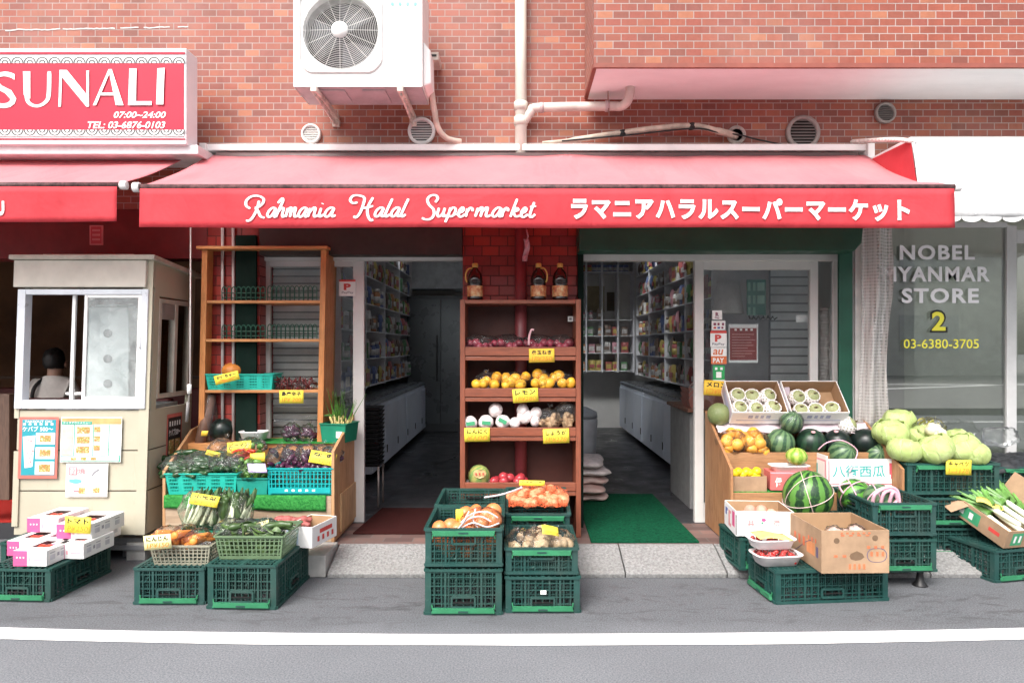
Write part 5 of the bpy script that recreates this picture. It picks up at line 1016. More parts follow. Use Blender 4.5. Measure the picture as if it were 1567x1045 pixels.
m.build('leaves', LEAFG, lv); m2.build('stems', STEMW, lv)
# tags of the left stand
price_tag(347, 578, 38, 14, -.17, 'かぼちゃー', '¥', 'yellow pumpkin price tag on the turquoise shelf basket', -14)
price_tag(446, 607, 37, 20, -.14, '島唐辛子', '1P¥ 200', 'yellow chilli price tag on the edge of the third board', 0)
price_tag(366, 685, 37, 19, -.3, 'ピーマン', '¥180', 'yellow bell pepper price tag among the bagged peppers', -6, -12)
price_tag(394, 700, 23, 14, -.36, None, '袋', 'half size yellow tag above the violet label', -5, -10); price_tag(326, 694, 22, 8, -.34, None, '1 2', 'crumpled narrow yellow tag between courgette bags', 14, -30)
price_tag(494, 701, 40, 19, -.42, 'なす', '1P¥250', 'yellow aubergine price tag above the blue turquoise crate', 10, -22, 0, None, .01)
# ------------------------------------------------------------------ crates on the road, left
def cr_px(px0, px1, py0, py1, Y, d, label, inv=False, rz=0, z=None, h=None):
    w = ax(px1, Y) - ax(px0, Y); z = max(0.001, az_(py1, Y)) if z is None else z; h = h or az_(py0, Y) - z
    c = V(((ax(px0, Y) + ax(px1, Y)) / 2, Y, 0)) + Matrix.Rotation(rz, 4, 'Z') @ V((0, d / 2, 0))
    return crate(w, d, h, (c.x, c.y, z), label, rz, inv)
cr_px(-24, 79, 868, 920, -1.19, .54, 'upturned green crate under the pink and white tomato cartons', True, R(-3), .0)
cr_px(205, 313, 868, 926, -1.24, .4, 'upturned green crate under the taupe carrot basket', True, 0, .0)
cr_px(317, 423, 861, 931, -1.31, .54, 'taller upturned green crate under the olive basket', True, R(-2), .0)
m_ = crate(.4, .5, .2, (-3.05, -.45, 0), 'dark green crate half in shade behind the tomato cartons at the picture edge', 0, True)
# tomato cartons
def tomato_box(x, y, z, rz, label, w=.195, d=.29, h=.088):
    b = Box('tomato_carton', label, 'carton', (x, y, z), w, d, h, rz, 0, (WCARD, M('carton inside', (.5, .42, .4), .8)), group='tomato cartons')
    m = MB(); b.front(m, 0, .42, .0, .985, 0); b.front(m, .46, .52, .3, .55, 1); b.front(m, .6, .92, .36, .46, 1); b.front(m, .5, .95, .62, .66, 3)
    for i in range(3): b.right(m, .1 + .3 * i, .24 + .3 * i, .3, .62, 3); b.right(m, .1 + .3 * i, .24 + .3 * i, .72, .78, 2)
    b.right(m, .3, .36, .42, .64, 2, 2); b.ftext(m, '- - -', .1, .34, .5, .6, 4); b.left(m, .0, 1, 0, .97, 0)
    b.ink(m, [PINKC, PALEP, M('grey print', (.35, .34, .38), .6), M('light grey print', (.55, .54, .58), .6), WCARD])
    # folded-in top flaps leave an oval gap over the fruit
    m = MB(); m.box(.004, w - .004, .004, d * .26, h - .004, h - .001); m.box(.004, w - .004, d * .74, d - .004, h - .004, h - .001); m.box(.004, w * .22, d * .265, d * .735, h - .004, h - .001); m.box(w * .78, w - .004, d * .265, d * .735, h - .004, h - .001); m.build('lid_flap', WCARD, b.r, local=True)
    for i in range(2):
        t = V((w * (.38 + .22 * i), d * .45, h - .025)); TOM.place(Matrix.Translation((x, y, z)) @ Matrix.Rotation(rz, 4, 'Z') @ t, 'red tomato showing through the gap of a pink and white carton', 'tomatoes in the cartons')
TOM = one('tomato', fruit_mat('tomato skin', (.45, .03, .02), (.55, .07, .03), .2), lambda m: m.ball((0, 0, 0), (.03, .03, .025), 16, 12), 'tomato')
zc = .192; q = R(-3)
tomato_box(ax(22, -1.16), -1.17, zc, q, 'nearest pink and white tomato carton on the upturned crate'); tomato_box(ax(9, -.98), -.97, zc, q, 'tomato carton at the left end, behind the nearest one', .18)
tomato_box(ax(80, -1.02), -1.03, zc, q, 'tomato carton right of the nearest one, its printed side showing'); tomato_box(ax(93, -.78), -.72, zc, q, 'tomato carton at the back right of the bottom layer', .2, .24)
tomato_box(ax(38, -.8), -.78, zc + .09, q, 'raised tomato carton at the left of the upper layer', .2); tomato_box(ax(88, -.92), -.93, zc + .09, q, 'topmost tomato carton carrying the yellow tomato tag', .215, .33)
price_tag(119, 803, 40, 25, -.955, 'トマト', 'P¥250', 'yellow tomato price tag on the topmost tomato carton', 3)
# carrots in the taupe basket, greens in the olive basket
bask(228, 322, 828, 866, -1.2, .02, TAUPE, 'taupe perforated basket with bagged carrots', 2, .27, .198, .118)
CARM = fruit_mat('carrot skin', (.68, .2, .03), (.78, .3, .06), .45)
CAR = one('carrot', CARM, lambda m: m.tube(smooth_path([(-.09, 0, 0), (-.06, 0, 0), (0, 0, .003), (.07, 0, 0), (.1, 0, -.002)], 4), [.012, .02] + [.026 - .0012 * i for i in range(13)] + [.007, .003], 12), 'carrot')
random.seed(21)
for i in range(20):
    px = random.uniform(242, 312); CAR.place(at(px, 829 - random.uniform(0, 17) * math.sin((px - 232) / 90 * 3.14), -1.06 + random.uniform(-.05, .05)), 'bagged orange carrot in the taupe basket', 'carrots in the taupe basket', (0, random.uniform(-.35, .35), 1.1 + random.uniform(-.5, .8)), random.uniform(.8, 1))
for i, (px, py) in enumerate(((255, 820), (281, 818), (304, 824))): film(at(px, py, -1.07), (.07, .1, .06), 80 + i, 'clear bag round the carrots in the taupe basket', 'clear carrot bags', None, FILM, .15)
price_tag(241, 829, 42, 22, -1.25, 'にんじん', '1P¥150', 'pale cream carrot price tag hanging on the taupe basket', -5, 0, 0, YPALE)
bask(328, 434, 820, 858, -1.24, .02, OLIVE, 'olive green perforated basket of bagged vegetables', 2, .34, .245, .135)
LETG = M('bagged lettuce', (.1, .17, .05), .4, .6, 30, col2=(.04, .085, .025)); 
def leafheap(name, label, cat, px0, px1, py0, py1, Y0, Y1, n, L, mat, seed, tall=0):
    m = MB(); random.seed(seed)
    for i in range(n):
        c = at(random.uniform(px0, px1), random.uniform(py0, py1), random.uniform(Y0, Y1)); d = V((random.gauss(0, 1), random.gauss(0, .6), random.gauss(tall, .6))).normalized() * L * random.uniform(.5, 1); s_ = d.cross(V((random.gauss(0, 1), random.gauss(0, 1), random.gauss(0, 1)))).normalized() * L * .3
        m.grid(lambda u, v: c + d * (v - .5) + s_ * (u - .5) * math.sin(math.pi * (.08 + .9 * v)) + V((0, 0, .012 * math.sin(v * 3 + i) + .006 * math.sin(u * 9 + i))), 3, 4, 0, True)
    return put(m.build(name, mat), label, cat, None, None)
leafheap('bagged_greens', 'bagged leafy greens lying in the olive basket', 'greens', 336, 428, 803, 850, -1.2, -.95, 150, .09, LETG, 4)
CUK2 = one('cucumber', fruit_mat('cucumber skin', (.03, .065, .018), (.065, .115, .035), .35), lambda m: cuke(m, .09, .022), 'cucumber')
for i in range(12): CUK2.place(at(random.uniform(352, 428), random.uniform(803, 822), random.uniform(-1.15, -.95)), 'pale green cucumber lying in the olive basket', 'cucumbers in the olive basket', (0, random.uniform(-.2, .2), random.uniform(-.6, .9)))
for i, (px, py, a) in enumerate(((352, 810, 24), (378, 812, 26), (407, 811, 24))): film(at(px, py, -1.08), (a / 262, .1, .065), 90 + i, 'clear bag over the greens in the olive basket', 'clear bags in the olive basket', at(px, py - 14, -1.05), FILM2, .2)
price_tag(393, 806, 38, 13, -1.1, 'きゅうり', '¥160', 'pale yellow tag tilted in the olive basket', -17, -35, 0, YPALE)
# leafy bunch in bags behind the carrots
gb = bask(272, 388, 800, 812, -.86, .012, DKB, 'low green tray under the bagged leafy bunches', 0, .3, .25, .06)
m = MB(); m.box(-2.1, -1.72, -.8, -.5, .0, .25); 
crate(.39, .4, .25, (-1.93, -.62, 0.0), 'upturned green crate hidden behind the carrot basket, carrying leafy bunches', 0, True)
random.seed(8)
gr1 = root('leafy_greens', 'upright bagged bunches of leafy greens with white stems', 'greens', at(330, 808, -.74)); m = MB(); m2 = MB()
for i in range(100):
    bpx = random.uniform(283, 325) if i < 62 else random.uniform(322, 376); tilt = .03 + random.gauss(0, .022); b = at(bpx, 806 - random.uniform(0, 8), random.uniform(-.84, -.7)); top = b + V((tilt + (.03 if i < 62 else 0), .06, random.uniform(.15, .22))); mid = b.lerp(top, .55)
    m2.tube([b, b.lerp(top, .7)], [.013, .008], 6); s_ = V((random.uniform(.008, .016), random.gauss(0, .006), 0))
    m.grid(lambda u, v: mid.lerp(top, v) + s_ * (u - .5) * 2 * math.sin(.4 + 2.4 * v) + V((0, -.012 * math.sin(u * 3.1), 0)), 3, 5, 0, True)
for i in range(15):
    CUK2.place(at(random.uniform(330, 378), 782 + random.uniform(-6, 8), -.8 + random.uniform(-.03, .05)), 'dark green gourd standing in the bags behind the carrots', 'upright green gourds', (0, R(-90) + random.uniform(-.25, .25), random.uniform(-.4, .4)), 1.05)
m.build('leaves', M('greens leaf', (.05, .11, .03), .45, .5, 20), gr1); m2.build('stems', M('pale stem', (.66, .72, .5), .4, .25, 12), gr1)
for i, (px, py, a, b) in enumerate(((300, 782, 25, .13), (335, 784, 24, .125), (365, 783, 22, .12))): film(at(px, py, -.76), (a / 245, .1, b), 100 + i, 'clear bag standing round an upright leafy bunch', 'clear bags of leafy bunches', at(px + 10, py - 27, -.72), FILM, .2)
price_tag(313, 765, 43, 17, -.87, '小松菜', '¥150', 'yellow leafy greens tag on the upright bags', 9, -22)
b = Box('sweet_potato_carton', 'white carton of sweet potatoes behind the olive basket', 'carton', at(436, 836, -.93), .18, .3, .125, R(-14), 0, (WCARD, CARDI)); m = MB(); b.front(m, .06, .14, .15, .85, 0); b.front(m, .42, .5, .15, .85, 0); b.front(m, .14, .42, .81, .85, 0); b.front(m, .2, .36, .3, .6, 2); b.right(m, .3, .8, .55, .75, 1); b.rtext(m, '- - - -', .2, .85, .2, .45, 1); b.ink(m, [M('pale blue print', (.5, .6, .72), .6), REDP, M('very pale print', (.6, .66, .7), .6)])
SWP = one('sweet_potato', fruit_mat('sweet potato skin', (.28, .06, .06), (.38, .12, .1), .6), lambda m: cuke(m, .08, .028), 'sweet potato')
for i in range(8): SWP.place(at(random.uniform(428, 466), random.uniform(795, 808), random.uniform(-.82, -.7)), 'reddish sweet potato in the white carton behind the olive basket', 'sweet potatoes in the white carton', (0, 0, random.uniform(-.5, .5)), .8)
# ------------------------------------------------------------------ centre shelf before the tile pier
CW = wood('reddish brown wood', (.2, .055, .028), (.28, .085, .045), 'x', .45); CWZ = wood('reddish brown uprights', (.2, .055, .028), (.28, .085, .045), 'z', .45); CWD = M('dark shelf back', (.07, .02, .014), .6, .2, 4)
cs = root('produce_shelf', 'reddish brown wooden shelf of onions, lemons and garlic before the tile pier', 'shelf', (0.0, -.15, .12)); Yc = -.3; xa, xb = ax(704, Yc), ax(889, Yc); zt = az_(458, Yc)
for x in (xa, xb - .034):
    m = MB(); m.box(x, x + .034, Yc, -.01, .12, zt); m.build('upright', CWZ, cs, bevel=.003)
m = MB(); m.box(xa + .035, xb - .035, Yc + .002, -.012, zt - .03, zt - .004); m.build('top_board', CW, cs, bevel=.003)
cz = {}
for k, (py, zl) in enumerate(((531, 0), (594, 0), (654, 0), (738, 0))):
    z = az_(py, Yc); cz[k] = z - .055; m = MB(); m.box(xa + .035, xb - .035, Yc - .004, Yc + .014, z - .06, z); m.box(xa + .035, xb - .035, Yc + .002, Yc + .03, z - .092, z - .066); m.box(xa + .036, xb - .036, Yc + .015, -.012, z - .066, z - .052); m.build('shelf_board', CW, cs, bevel=.003)
m = MB(); m.box(xa + .036, xb - .036, -.011, -.003, .12, zt - .035); m.build('back_panel', CWD, cs)
m = MB(); x = ax(797, -.05); m.tube([(x, -.06, .12), (x, -.06, 2.43)], .044, 18); put(m.build('drain_pipe', M('red painted pipe', (.2, .04, .045), .4, .2, 4)), 'dark red painted drain pipe running down the tile pier', 'pipe')
m = MB(); m.tube([at(806, 352, -.12), at(808, 362, -.12), at(805, 372, -.12)], .006, 6); m.grid(lambda u, v: at(801 + 8 * u + 2 * math.sin(v * 5), 366 + 34 * v, -.13 + .01 * math.sin(u * 4 + v * 9)), 4, 12, 0, True, (0, .002, 0)); put(m.build('plastic_strip', M('pinkish film', (.55, .3, .33), .4, .3, 30)), 'pinkish plastic strip hanging on the dark red pipe', 'plastic strip')
m = MB(); m.pbox(869, 877, 484, 492, Yc + .2, Yc + .203); m.pbox(871, 875, 486, 490, Yc + .198, Yc + .2, 1); put(m.build('sticker', [PAPER, GREYI]), 'tiny white square sticker at the back of the centre shelf', 'sticker')
# bottles on the top
OIL = M('dark bottle', (.018, .008, .006), .12, .2, 4, spec=.6); CAPY = M('gold cap', (.5, .3, .07), .35, .1)
def bottle_label():
    n = N('bottle label'); n.set(Base_Color=n.ramp(n.noise(30, 4, .6), [(.35, (.3, .07, .03)), (.5, (.5, .22, .08)), (.62, (.6, .45, .25))]), Roughness=.4); return n.m
BLAB = bottle_label()
def mk_bottle():
    r = root('oil_bottle', 'x', 'bottle'); m = MB(); m.lathe([(.03, 0), (.052, .004), (.054, .02), (.05, .03), (.054, .045), (.054, .1), (.05, .115), (.054, .13), (.052, .165), (.042, .195), (.026, .215), (.018, .225), (.018, .235)], n=24); m.build('bottle_body', OIL, r, local=True)
    m = MB(); m.lathe([(.0545, .028), (.0556, .032), (.0556, .1), (.0545, .104)], n=24); m.build('label_band', BLAB, r, local=True)
    m = MB(); m.lathe([(.02, .232), (.021, .236), (.021, .258), (.018, .262)], n=16); m.build('cap', CAPY, r, local=True)
    m = MB(); m.tube(smooth_path([(.018, -.01, .228), (.044, -.014, .222), (.062, -.016, .19), (.062, -.016, .15), (.053, -.012, .128)], 5), .006, 8); m.build('handle', CAPY, r, local=True); return r
BOT = Kit(mk_bottle)
for px, rz, lb in ((727, R(200), 'dark oil bottle with its handle at left, alone at the left of the shelf top'), (824, R(-10), 'dark oil bottle with handle at right, in the middle of the shelf top'), (857, R(80), 'dark oil bottle with its handle turned away, right end of the shelf top')):
    BOT.place((ax(px, -.2), -.2, zt - .004), lb, 'dark oil bottles on the centre shelf', (0, 0, rz))
# red onions
RON = one('red_onion', fruit_mat('red onion skin', (.2, .02, .04), (.34, .06, .09), .25), lambda m: m.ball((0, 0, 0), (.036, .036, .031), 18, 12, fn=lambda d, th, ph: 1 + .12 * max(0, d.z - .85)), 'red onion')
random.seed(33)
for i in range(22):
    px = 714 + 160 * ((i * .618) % 1); RON.place(at(px, 529 - 5 * (i % 2), -.27 + .12 * random.random()) + V((0, 0, -.006)), 'red onion in clear film on the uppermost onion shelf', 'red onions on the centre shelf', rnd(), random.uniform(.75, 1))
for i, (px, a) in enumerate(((735, 27), (776, 26), (822, 28), (860, 20))): film(at(px, 524, -.2), (a / 218, .1, .055), 110 + i, 'clear bag of red onions on the uppermost onion shelf', 'clear bags of red onions', None, FILM, .18)
m = MB(); m.tube(smooth_path([at(809, 528, -.3), at(810, 515, -.3), at(813, 505, -.3), at(817, 505, -.3)], 4), .008, 6); put(m.build('bag_twist', M('pink twist', (.6, .35, .38), .4)), 'pinkish twisted bag end standing above the red onions', 'bag end')
# lemons: each one in its bag
LEM = one('lemon', LEMON, lemon_shape, 'lemon')
for zx, zy in ((205, 910), (250, 905), (335, 865), (320, 912), (393, 875), (395, 915), (455, 870), (487, 912), (520, 860), (595, 845), (585, 905), (635, 872), (630, 908), (700, 870), (755, 905), (730, 855), (808, 903), (270, 890), (430, 900), (670, 905)):
    LEM.place(at(680 + zx * .2392, 370 + zy * .2392, -.24 - (.03 if zy > 895 else -.02)) , 'yellow orange lemon in clear film on the lemon shelf', 'lemons on the centre shelf', rnd(), random.uniform(.92, 1.05))
for i, (px, a, k) in enumerate(((748, 22, 744), (786, 26, None), (826, 20, 832), (858, 20, None))): film(at(px, 582, -.23), (a / 219, .085, .06), 120 + i, 'clear tied bag of lemons on the lemon shelf', 'clear bags of lemons', at(k, 572, -.26) if k else None, FILM, .14)
# garlic nets and ginger
def garlicm():
    n = N('netted garlic'); v = n.n('TexVoronoi'); v.inputs['Scale'].default_value = 95; n.l(n.co(), v.inputs['Vector']); c = n.ramp(n.noise(16, 4), [(.3, (.62, .5, .48)), (.7, (.76, .68, .66))])
    n.set(Base_Color=n.mix(n.ramp(v.outputs[0], [(.2, 0), (.6, .5)]), c, (.8, .74, .74)), Roughness=.6); n.bump(v.outputs[0], .5, .004); return n.m
GAR = one('garlic_net', garlicm(), lambda m: m.ball((0, 0, 0), (.052, .045, .05), 24, 16, fn=lambda d, th, ph: 1 + .09 * math.cos(3 * th) * math.sin(ph) + .1 * noise.noise(d * 2.6)), 'garlic net')
GLB = [((160, 352), 1), ((285, 345), 1), ((355, 248), 1), ((415, 345), 1), ((515, 352), .8), ((590, 300), 1.1), ((575, 250), .9), ((672, 340), .75), ((680, 270), .8)]
for i, ((zx, zy), k) in enumerate(GLB): GAR.place(at(690 + zx * .1914, 580 + zy * .1914, -.22 - (.03 if zy > 300 else 0)), 'white net of garlic on the garlic shelf', 'garlic nets on the centre shelf', (random.uniform(-.3, .3), 0, random.uniform(0, 6)), k)
for x, y, rt, wh in ((720, 648, -.1, 'leftmost'), (744, 647, .1, 'middle'), (769, 644, .5, 'right, tilted')):
    m = MB(); c = at(x, y, -.305); d = V((math.cos(rt), 0, -math.sin(rt))) * .03; u = V((math.sin(rt), 0, math.cos(rt))) * .013; m.prism([c - d - u, c + d - u, c + d + u, c - d + u], (0, .003, 0)); put(m.build('garlic_label', GRNP), 'green paper slip on the front garlic nets, the %s of three' % wh, 'label', 'green slips on the garlic nets')
GING = one('ginger', fruit_mat('ginger skin', (.4, .25, .14), (.52, .36, .22), .6), lambda m: (m.ball((0, 0, 0), (.05, .025, .022), 14, 10, jit=.3), m.ball((.04, 0, .01), (.028, .02, .02), 12, 8, jit=.3), m.ball((-.03, .01, .012), (.022, .02, .024), 12, 8, jit=.3)), 'ginger')
for i in range(14): GING.place(at(random.uniform(826, 876), random.uniform(637, 652), random.uniform(-.25, -.14)), 'knobbly ginger root at the right end of the garlic shelf', 'ginger on the centre shelf', rnd(), .9)
for i, (px, py) in enumerate(((838, 640), (866, 630))): film(at(px, py, -.22), (.08, .08, .07), 130 + i, ['clear bag of ginger beside the garlic nets', 'clear bag of ginger at the right upright'][i], None, at(px + 4, py - 16, -.22), FILM2, .22)
price_tag(829, 544, 39, 21, Yc - .012, '赤玉ねぎ', '1P¥250', 'yellow red-onion price tag on the upper lip of the centre shelf', -1, 0, 0, OCARD)
price_tag(804, 605, 39, 21, Yc - .014, 'レモン', '1P¥280', 'yellow lemon price tag tilted on the middle lip of the centre shelf', -4, 0, 0, YCARD)
price_tag(730, 665, 39, 21, Yc - .012, 'にんにく', '¥100', 'yellow garlic price tag at the left of the lower lip', -1); price_tag(851, 667, 40, 22, Yc - .012, 'しょうが', '1P¥278', 'yellow ginger price tag at the right of the lower lip', -2)
# melon and apples on the bottom shelf
NETM = stripe('netted cabbage skin', (.35, .33, .1), (.16, .26, .08), 7, .5, 1.6, .3)
melon('wrapped_melon', 'melon', NETM, 733, 728, 17, -.2, 'striped yellow green melon in film with a round label on the bottom shelf', 1)
m = MB(); c = at(734, 725, -.288); m.prism([c + V((.045 * math.cos(t), .012 * abs(math.cos(t)), .03 * math.sin(t))) for t in [2 * math.pi * i / 20 for i in range(20)]], (0, .002, 0), 0); m.mesh2(text('- - -', .01), lambda u, v: c + V((-.03 + .06 * u, -.003, -.008 + .016 * v)), 1); put(m.build('melon_label', [M('tan label', (.6, .42, .2), .5), REDP]), 'tan oval label on the wrapped striped melon', 'label')
tray(.24, .16, .04, at(735, 745, -.2), 'white foam tray under the wrapped striped melon', FOAM)
APP = one('apple', fruit_mat('apple skin', (.3, .02, .03), (.42, .05, .06), .25), lambda m: m.ball((0, 0, 0), .036, 18, 12, fn=lambda d, th, ph: 1 - .12 * max(0, abs(d.z) - .85) * 6), 'apple')
for i in range(16): APP.place(at(random.uniform(756, 805), random.uniform(727, 742), random.uniform(-.27, -.12)), 'dark red apple on the bottom shelf of the centre shelf', 'apples on the bottom shelf', rnd(), .95)
# ------------------------------------------------------------------ crates before the centre shelf
W1 = .415
cr_px(650, 768, 868, 941, -1.39, .5, 'upturned green crate at the bottom of the left front stack', True, 0, .0, .25)
cr_px(651, 768, 808, 867, -1.39, .5, 'open green crate of orange onions on the left front stack', False, 0, .252, .21)
cr_px(667, 770, 0, 0, -.87, .5, 'upturned green crate under the empty crate behind the left front stack', True, 0, .0, .25); cr_px(667, 770, 0, 0, -.87, .5, 'empty open green crate behind the crate of orange onions', False, 0, .252, .22)
cr_px(773, 888, 880, 935, -1.36, .5, 'upturned green crate with a white dot sticker, bottom of the right front stack', True, 0, .0, .195)
cr_px(773, 885, 838, 879, -1.35, .5, 'shallow open green crate of bagged potatoes on the right front stack', False, 0, .197, .155)
cr_px(775, 872, 0, 0, -.84, .45, 'upturned green crate under the crate of netted potatoes', True, 0, .0, .25)
t_ = crate(.385, .46, .2, (ax(823, -.86), -.6, .252), 'tilted open green crate of orange netted potatoes in front of the centre shelf', 0, False, R(9))
m = MB(); m.pbox(827, 836, 903, 909, -1.385, -1.383); put(m.build('sticker', PAPER), 'small white sticker on the lowest right front crate', 'sticker')
ONI = one('onion', fruit_mat('onion skin', (.6, .16, .05), (.72, .28, .1), .3), lambda m: m.ball((0, 0, 0), (.044, .044, .038), 20, 14, fn=lambda d, th, ph: 1 + .15 * max(0, d.z - .88)), 'onion')
random.seed(41)
for px, py, dy in ((690, 806, .06), (672, 808, .03), (722, 793, .05), (745, 788, .09), (757, 797, .05), (735, 800, .02), (712, 803, .08), (700, 812, .03), (725, 812, .04), (748, 812, .04), (674, 826, .04), (700, 828, .03), (725, 826, .03), (752, 826, .05), (728, 782, .12), (712, 786, .14), (755, 782, .13), (688, 840, .03), (715, 842, .03), (742, 840, .03)):
    ONI.place(at(px, py, -1.34 + dy), 'smooth orange onion in the front left crate', 'onions in the front left crate', rnd(), random.uniform(.9, 1.1))
NETW = M('white net', (.72, .6, .6), .5, .1)
m = MB()
for k, p in enumerate(([(700, 812), (715, 795), (735, 790), (752, 798)], [(705, 800), (722, 786), (745, 783), (762, 792)], [(728, 778), (724, 795), (732, 808)], [(695, 815), (722, 800), (745, 806), (764, 800)], [(718, 782), (708, 800), (698, 812)])):
    m.tube(smooth_path([at(a, b, -1.372 + .012 * math.sin(k)) for a, b in p], 5), .0045, 6)
put(m.build('net_string', NETW), 'white net string across the orange onions in the front left crate', 'net')
film(at(738, 797, -1.28), (.12, .09, .075), 140, 'pale net film round the bunch of orange onions', None, None, FILM, .1)
price_tag(703, 790, 11, 22, -1.25, None, 'ネギ', 'narrow yellow tag standing in the crate of orange onions', 0, 0, 10)
POT = one('potato', fruit_mat('potato under orange net', (.58, .2, .09), (.7, .3, .16), .6, 9), lambda m: m.ball((0, 0, 0), (.037, .034, .032), 18, 12, jit=.2), 'potato')
random.seed(43)
for i in range(46):
    px = random.uniform(778, 866); k = random.random() ** .8; py = 772 - k * (26 - .0065 * (px - 825) ** 2); Y = -.8 + .28 * k
    POT.place(at(px, py, Y), 'round potato in an orange net in the tilted crate', 'netted potatoes in the tilted crate', rnd(), random.uniform(.72, .98))
def netm(name, col, sc_=90, th=.62):
    n = N(name); n.set(Base_Color=col, Roughness=.6); tr = n.n('BsdfTransparent'); v = n.n('TexVoronoi', feature='DISTANCE_TO_EDGE'); v.inputs['Scale'].default_value = sc_; n.l(n.co(), v.inputs['Vector'])
    mx = n.n('MixShader'); n.l(n.ramp(v.outputs['Distance'], [(.06, 1), (.12, .0)]), mx.inputs[0]); n.l(tr.outputs[0], mx.inputs[1]); n.l(n.b.outputs[0], mx.inputs[2]); n.l(mx.outputs[0], n.out.inputs[0]); return n.m
m = MB(); m.grid(lambda u, v: at(778 + 90 * u, 775 - 34 * v * (1 - 1.1 * (u - .55) ** 2) , -.86 + .34 * v) + V((0, -.022 * math.sin(v * 3) + .012 * noise.noise((u * 9, v * 5, 0)), .012 * noise.noise((u * 9, v * 6, 4)))), 34, 14, 0, True); put(m.build('orange_net', netm('orange net', (.7, .12, .04), 70)), 'orange net stretched over the potatoes in the tilted crate', 'net')
m = MB(); m.tube(smooth_path([at(741, 761, -.9), at(765, 757, -.88), at(785, 751, -.84), at(798, 746, -.8)], 5), [.006] * 15 + [.012], 6); put(m.build('net_tail', M('white plastic band', (.72, .62, .64), .4)), 'white plastic band sticking out of the orange net', 'band')
price_tag(814, 739, 39, 8, -.6, 'じゃがいも', None, 'yellow potato price tag behind the orange net', 1, -10)
PTB = one('potato', fruit_mat('brown potato skin', (.4, .28, .16), (.52, .4, .26), .6, 9, spots=(.25, .15, .08)), lambda m: m.ball((0, 0, 0), (.045, .036, .034), 18, 12, jit=.25), 'potato')
random.seed(47)
for i in range(34):
    px = random.uniform(782, 876); k = random.random(); py = 842 - k * 30 * (1 - .0003 * (px - 830) ** 2); PTB.place(at(px, py, -1.3 + .26 * k), 'pale brown potato bagged in the shallow front crate', 'bagged potatoes in the shallow crate', rnd(), random.uniform(.75, 1))
for i, (px, py) in enumerate(((796, 828), (822, 826), (856, 828))): film(at(px, py, -1.2), (.085, .11, .07), 150 + i, 'clear bag of pale brown potatoes in the shallow crate', 'clear bags of potatoes', at(px - 6, py - 16, -1.2), FILM, .2)
price_tag(842, 812, 28, 16, -1.25, None, '1袋¥200', 'yellow crumpled tag lying on the bagged potatoes', 14, -45, 20, None, .008)
# ------------------------------------------------------------------ right-hand stand
WR = wood('warm plywood', (.33, .15, .065), (.44, .23, .105), 'z', .6, .7); WRX = wood('warm plywood boards', (.34, .17, .075), (.44, .24, .115), 'x', .6, .7)
rs = root('stepped_stand', 'stepped wooden fruit stand right of the right doorway', 'stand', (1.97, -.2, .12)); xa, xb = 1.396, 2.53; yf, yb = -.55, .08
def sp(x): return [(x, yf, .14), (x, yf + .06, .14), (x, yf + .07, .2), (x, yf + .12, .2), (x, yf + .12, .125), (x, yb, .125), (x, yb, .955), (x, yf, .63)]
for x in (xa, xb - .018): m = MB(); m.prism(sp(x), (.018, 0, 0)); m.build('side_panel', WR, rs, bevel=.002)
m = MB(); m.box(xa + .019, xb - .019, -.5, -.29, .452, .468); m.box(xa + .019, xb - .019, -.27, -.06, .655, .671); m.box(xa + .019, xb - .019, -.045, yb - .001, .84, .856); m.build('tier_board', WRX, rs)
m = MB(); m.box(xa + .019, xb - .019, -.52, -.501, .14, .47); m.box(xa + .019, xb - .019, -.288, -.271, .47, .70); m.box(xa + .019, xb - .019, -.058, -.046, .672, .87); m.build('riser_board', WRX, rs, bevel=.002)
m = MB(); m.box(xa + .03, xb - .03, -.5, -.295, .4685, .474); put(m.build('artificial_turf', TURF), 'green turf lining the lowest step of the right stand', 'turf')
m = MB(); m.grid(lambda u, v: (xa + .03 + (xb - xa - .06) * u, -.085 - .17 * v * (.5 + .12 * math.sin(u * 23)) + .02 * noise.noise((u * 12, v * 3, 0)), .885 - .06 * v + .022 * noise.noise((u * 14, v * 4, 3))), 60, 8, 0, True, (0, .002, .001))
put(m.build('lining_paper', M('pinkish lining paper', (.7, .58, .62), .6, .12, 14, bump=.3, bscale=25)), 'crumpled pinkish paper lining the upper fruit step', 'paper')
# two open cartons of melons, tilted forward
GM = fruit_mat('green melon skin', (.22, .25, .1), (.36, .38, .2), .5, 10, spots=(.5, .5, .36)); 
def foamnet():
    n = N('white foam net'); sp = n.n('SeparateXYZ'); n.l(n.co(), sp.inputs[0]); th = n.math('MULTIPLY', n.math('ARCTAN2', sp.outputs['Y'], sp.outputs['X']), 12.0); zz_ = n.math('MULTIPLY', sp.outputs['Z'], 190)
    p = n.math('ABSOLUTE', n.math('SINE', n.math('MULTIPLY', n.math('ADD', th, zz_), .5))); q = n.math('ABSOLUTE', n.math('SINE', n.math('MULTIPLY', n.math('SUBTRACT', th, zz_), .5)))
    k = n.ramp(n.math('MINIMUM', p, q), [(.66, 1), (.82, .25)]); tr = n.n('BsdfTransparent'); mx = n.n('MixShader'); n.set(Base_Color=(.8, .76, .74), Roughness=.7); n.l(k, mx.inputs[0]); n.l(tr.outputs[0], mx.inputs[1]); n.l(n.b.outputs[0], mx.inputs[2]); n.l(mx.outputs[0], n.out.inputs[0]); return n.m
FOAMNET = foamnet()
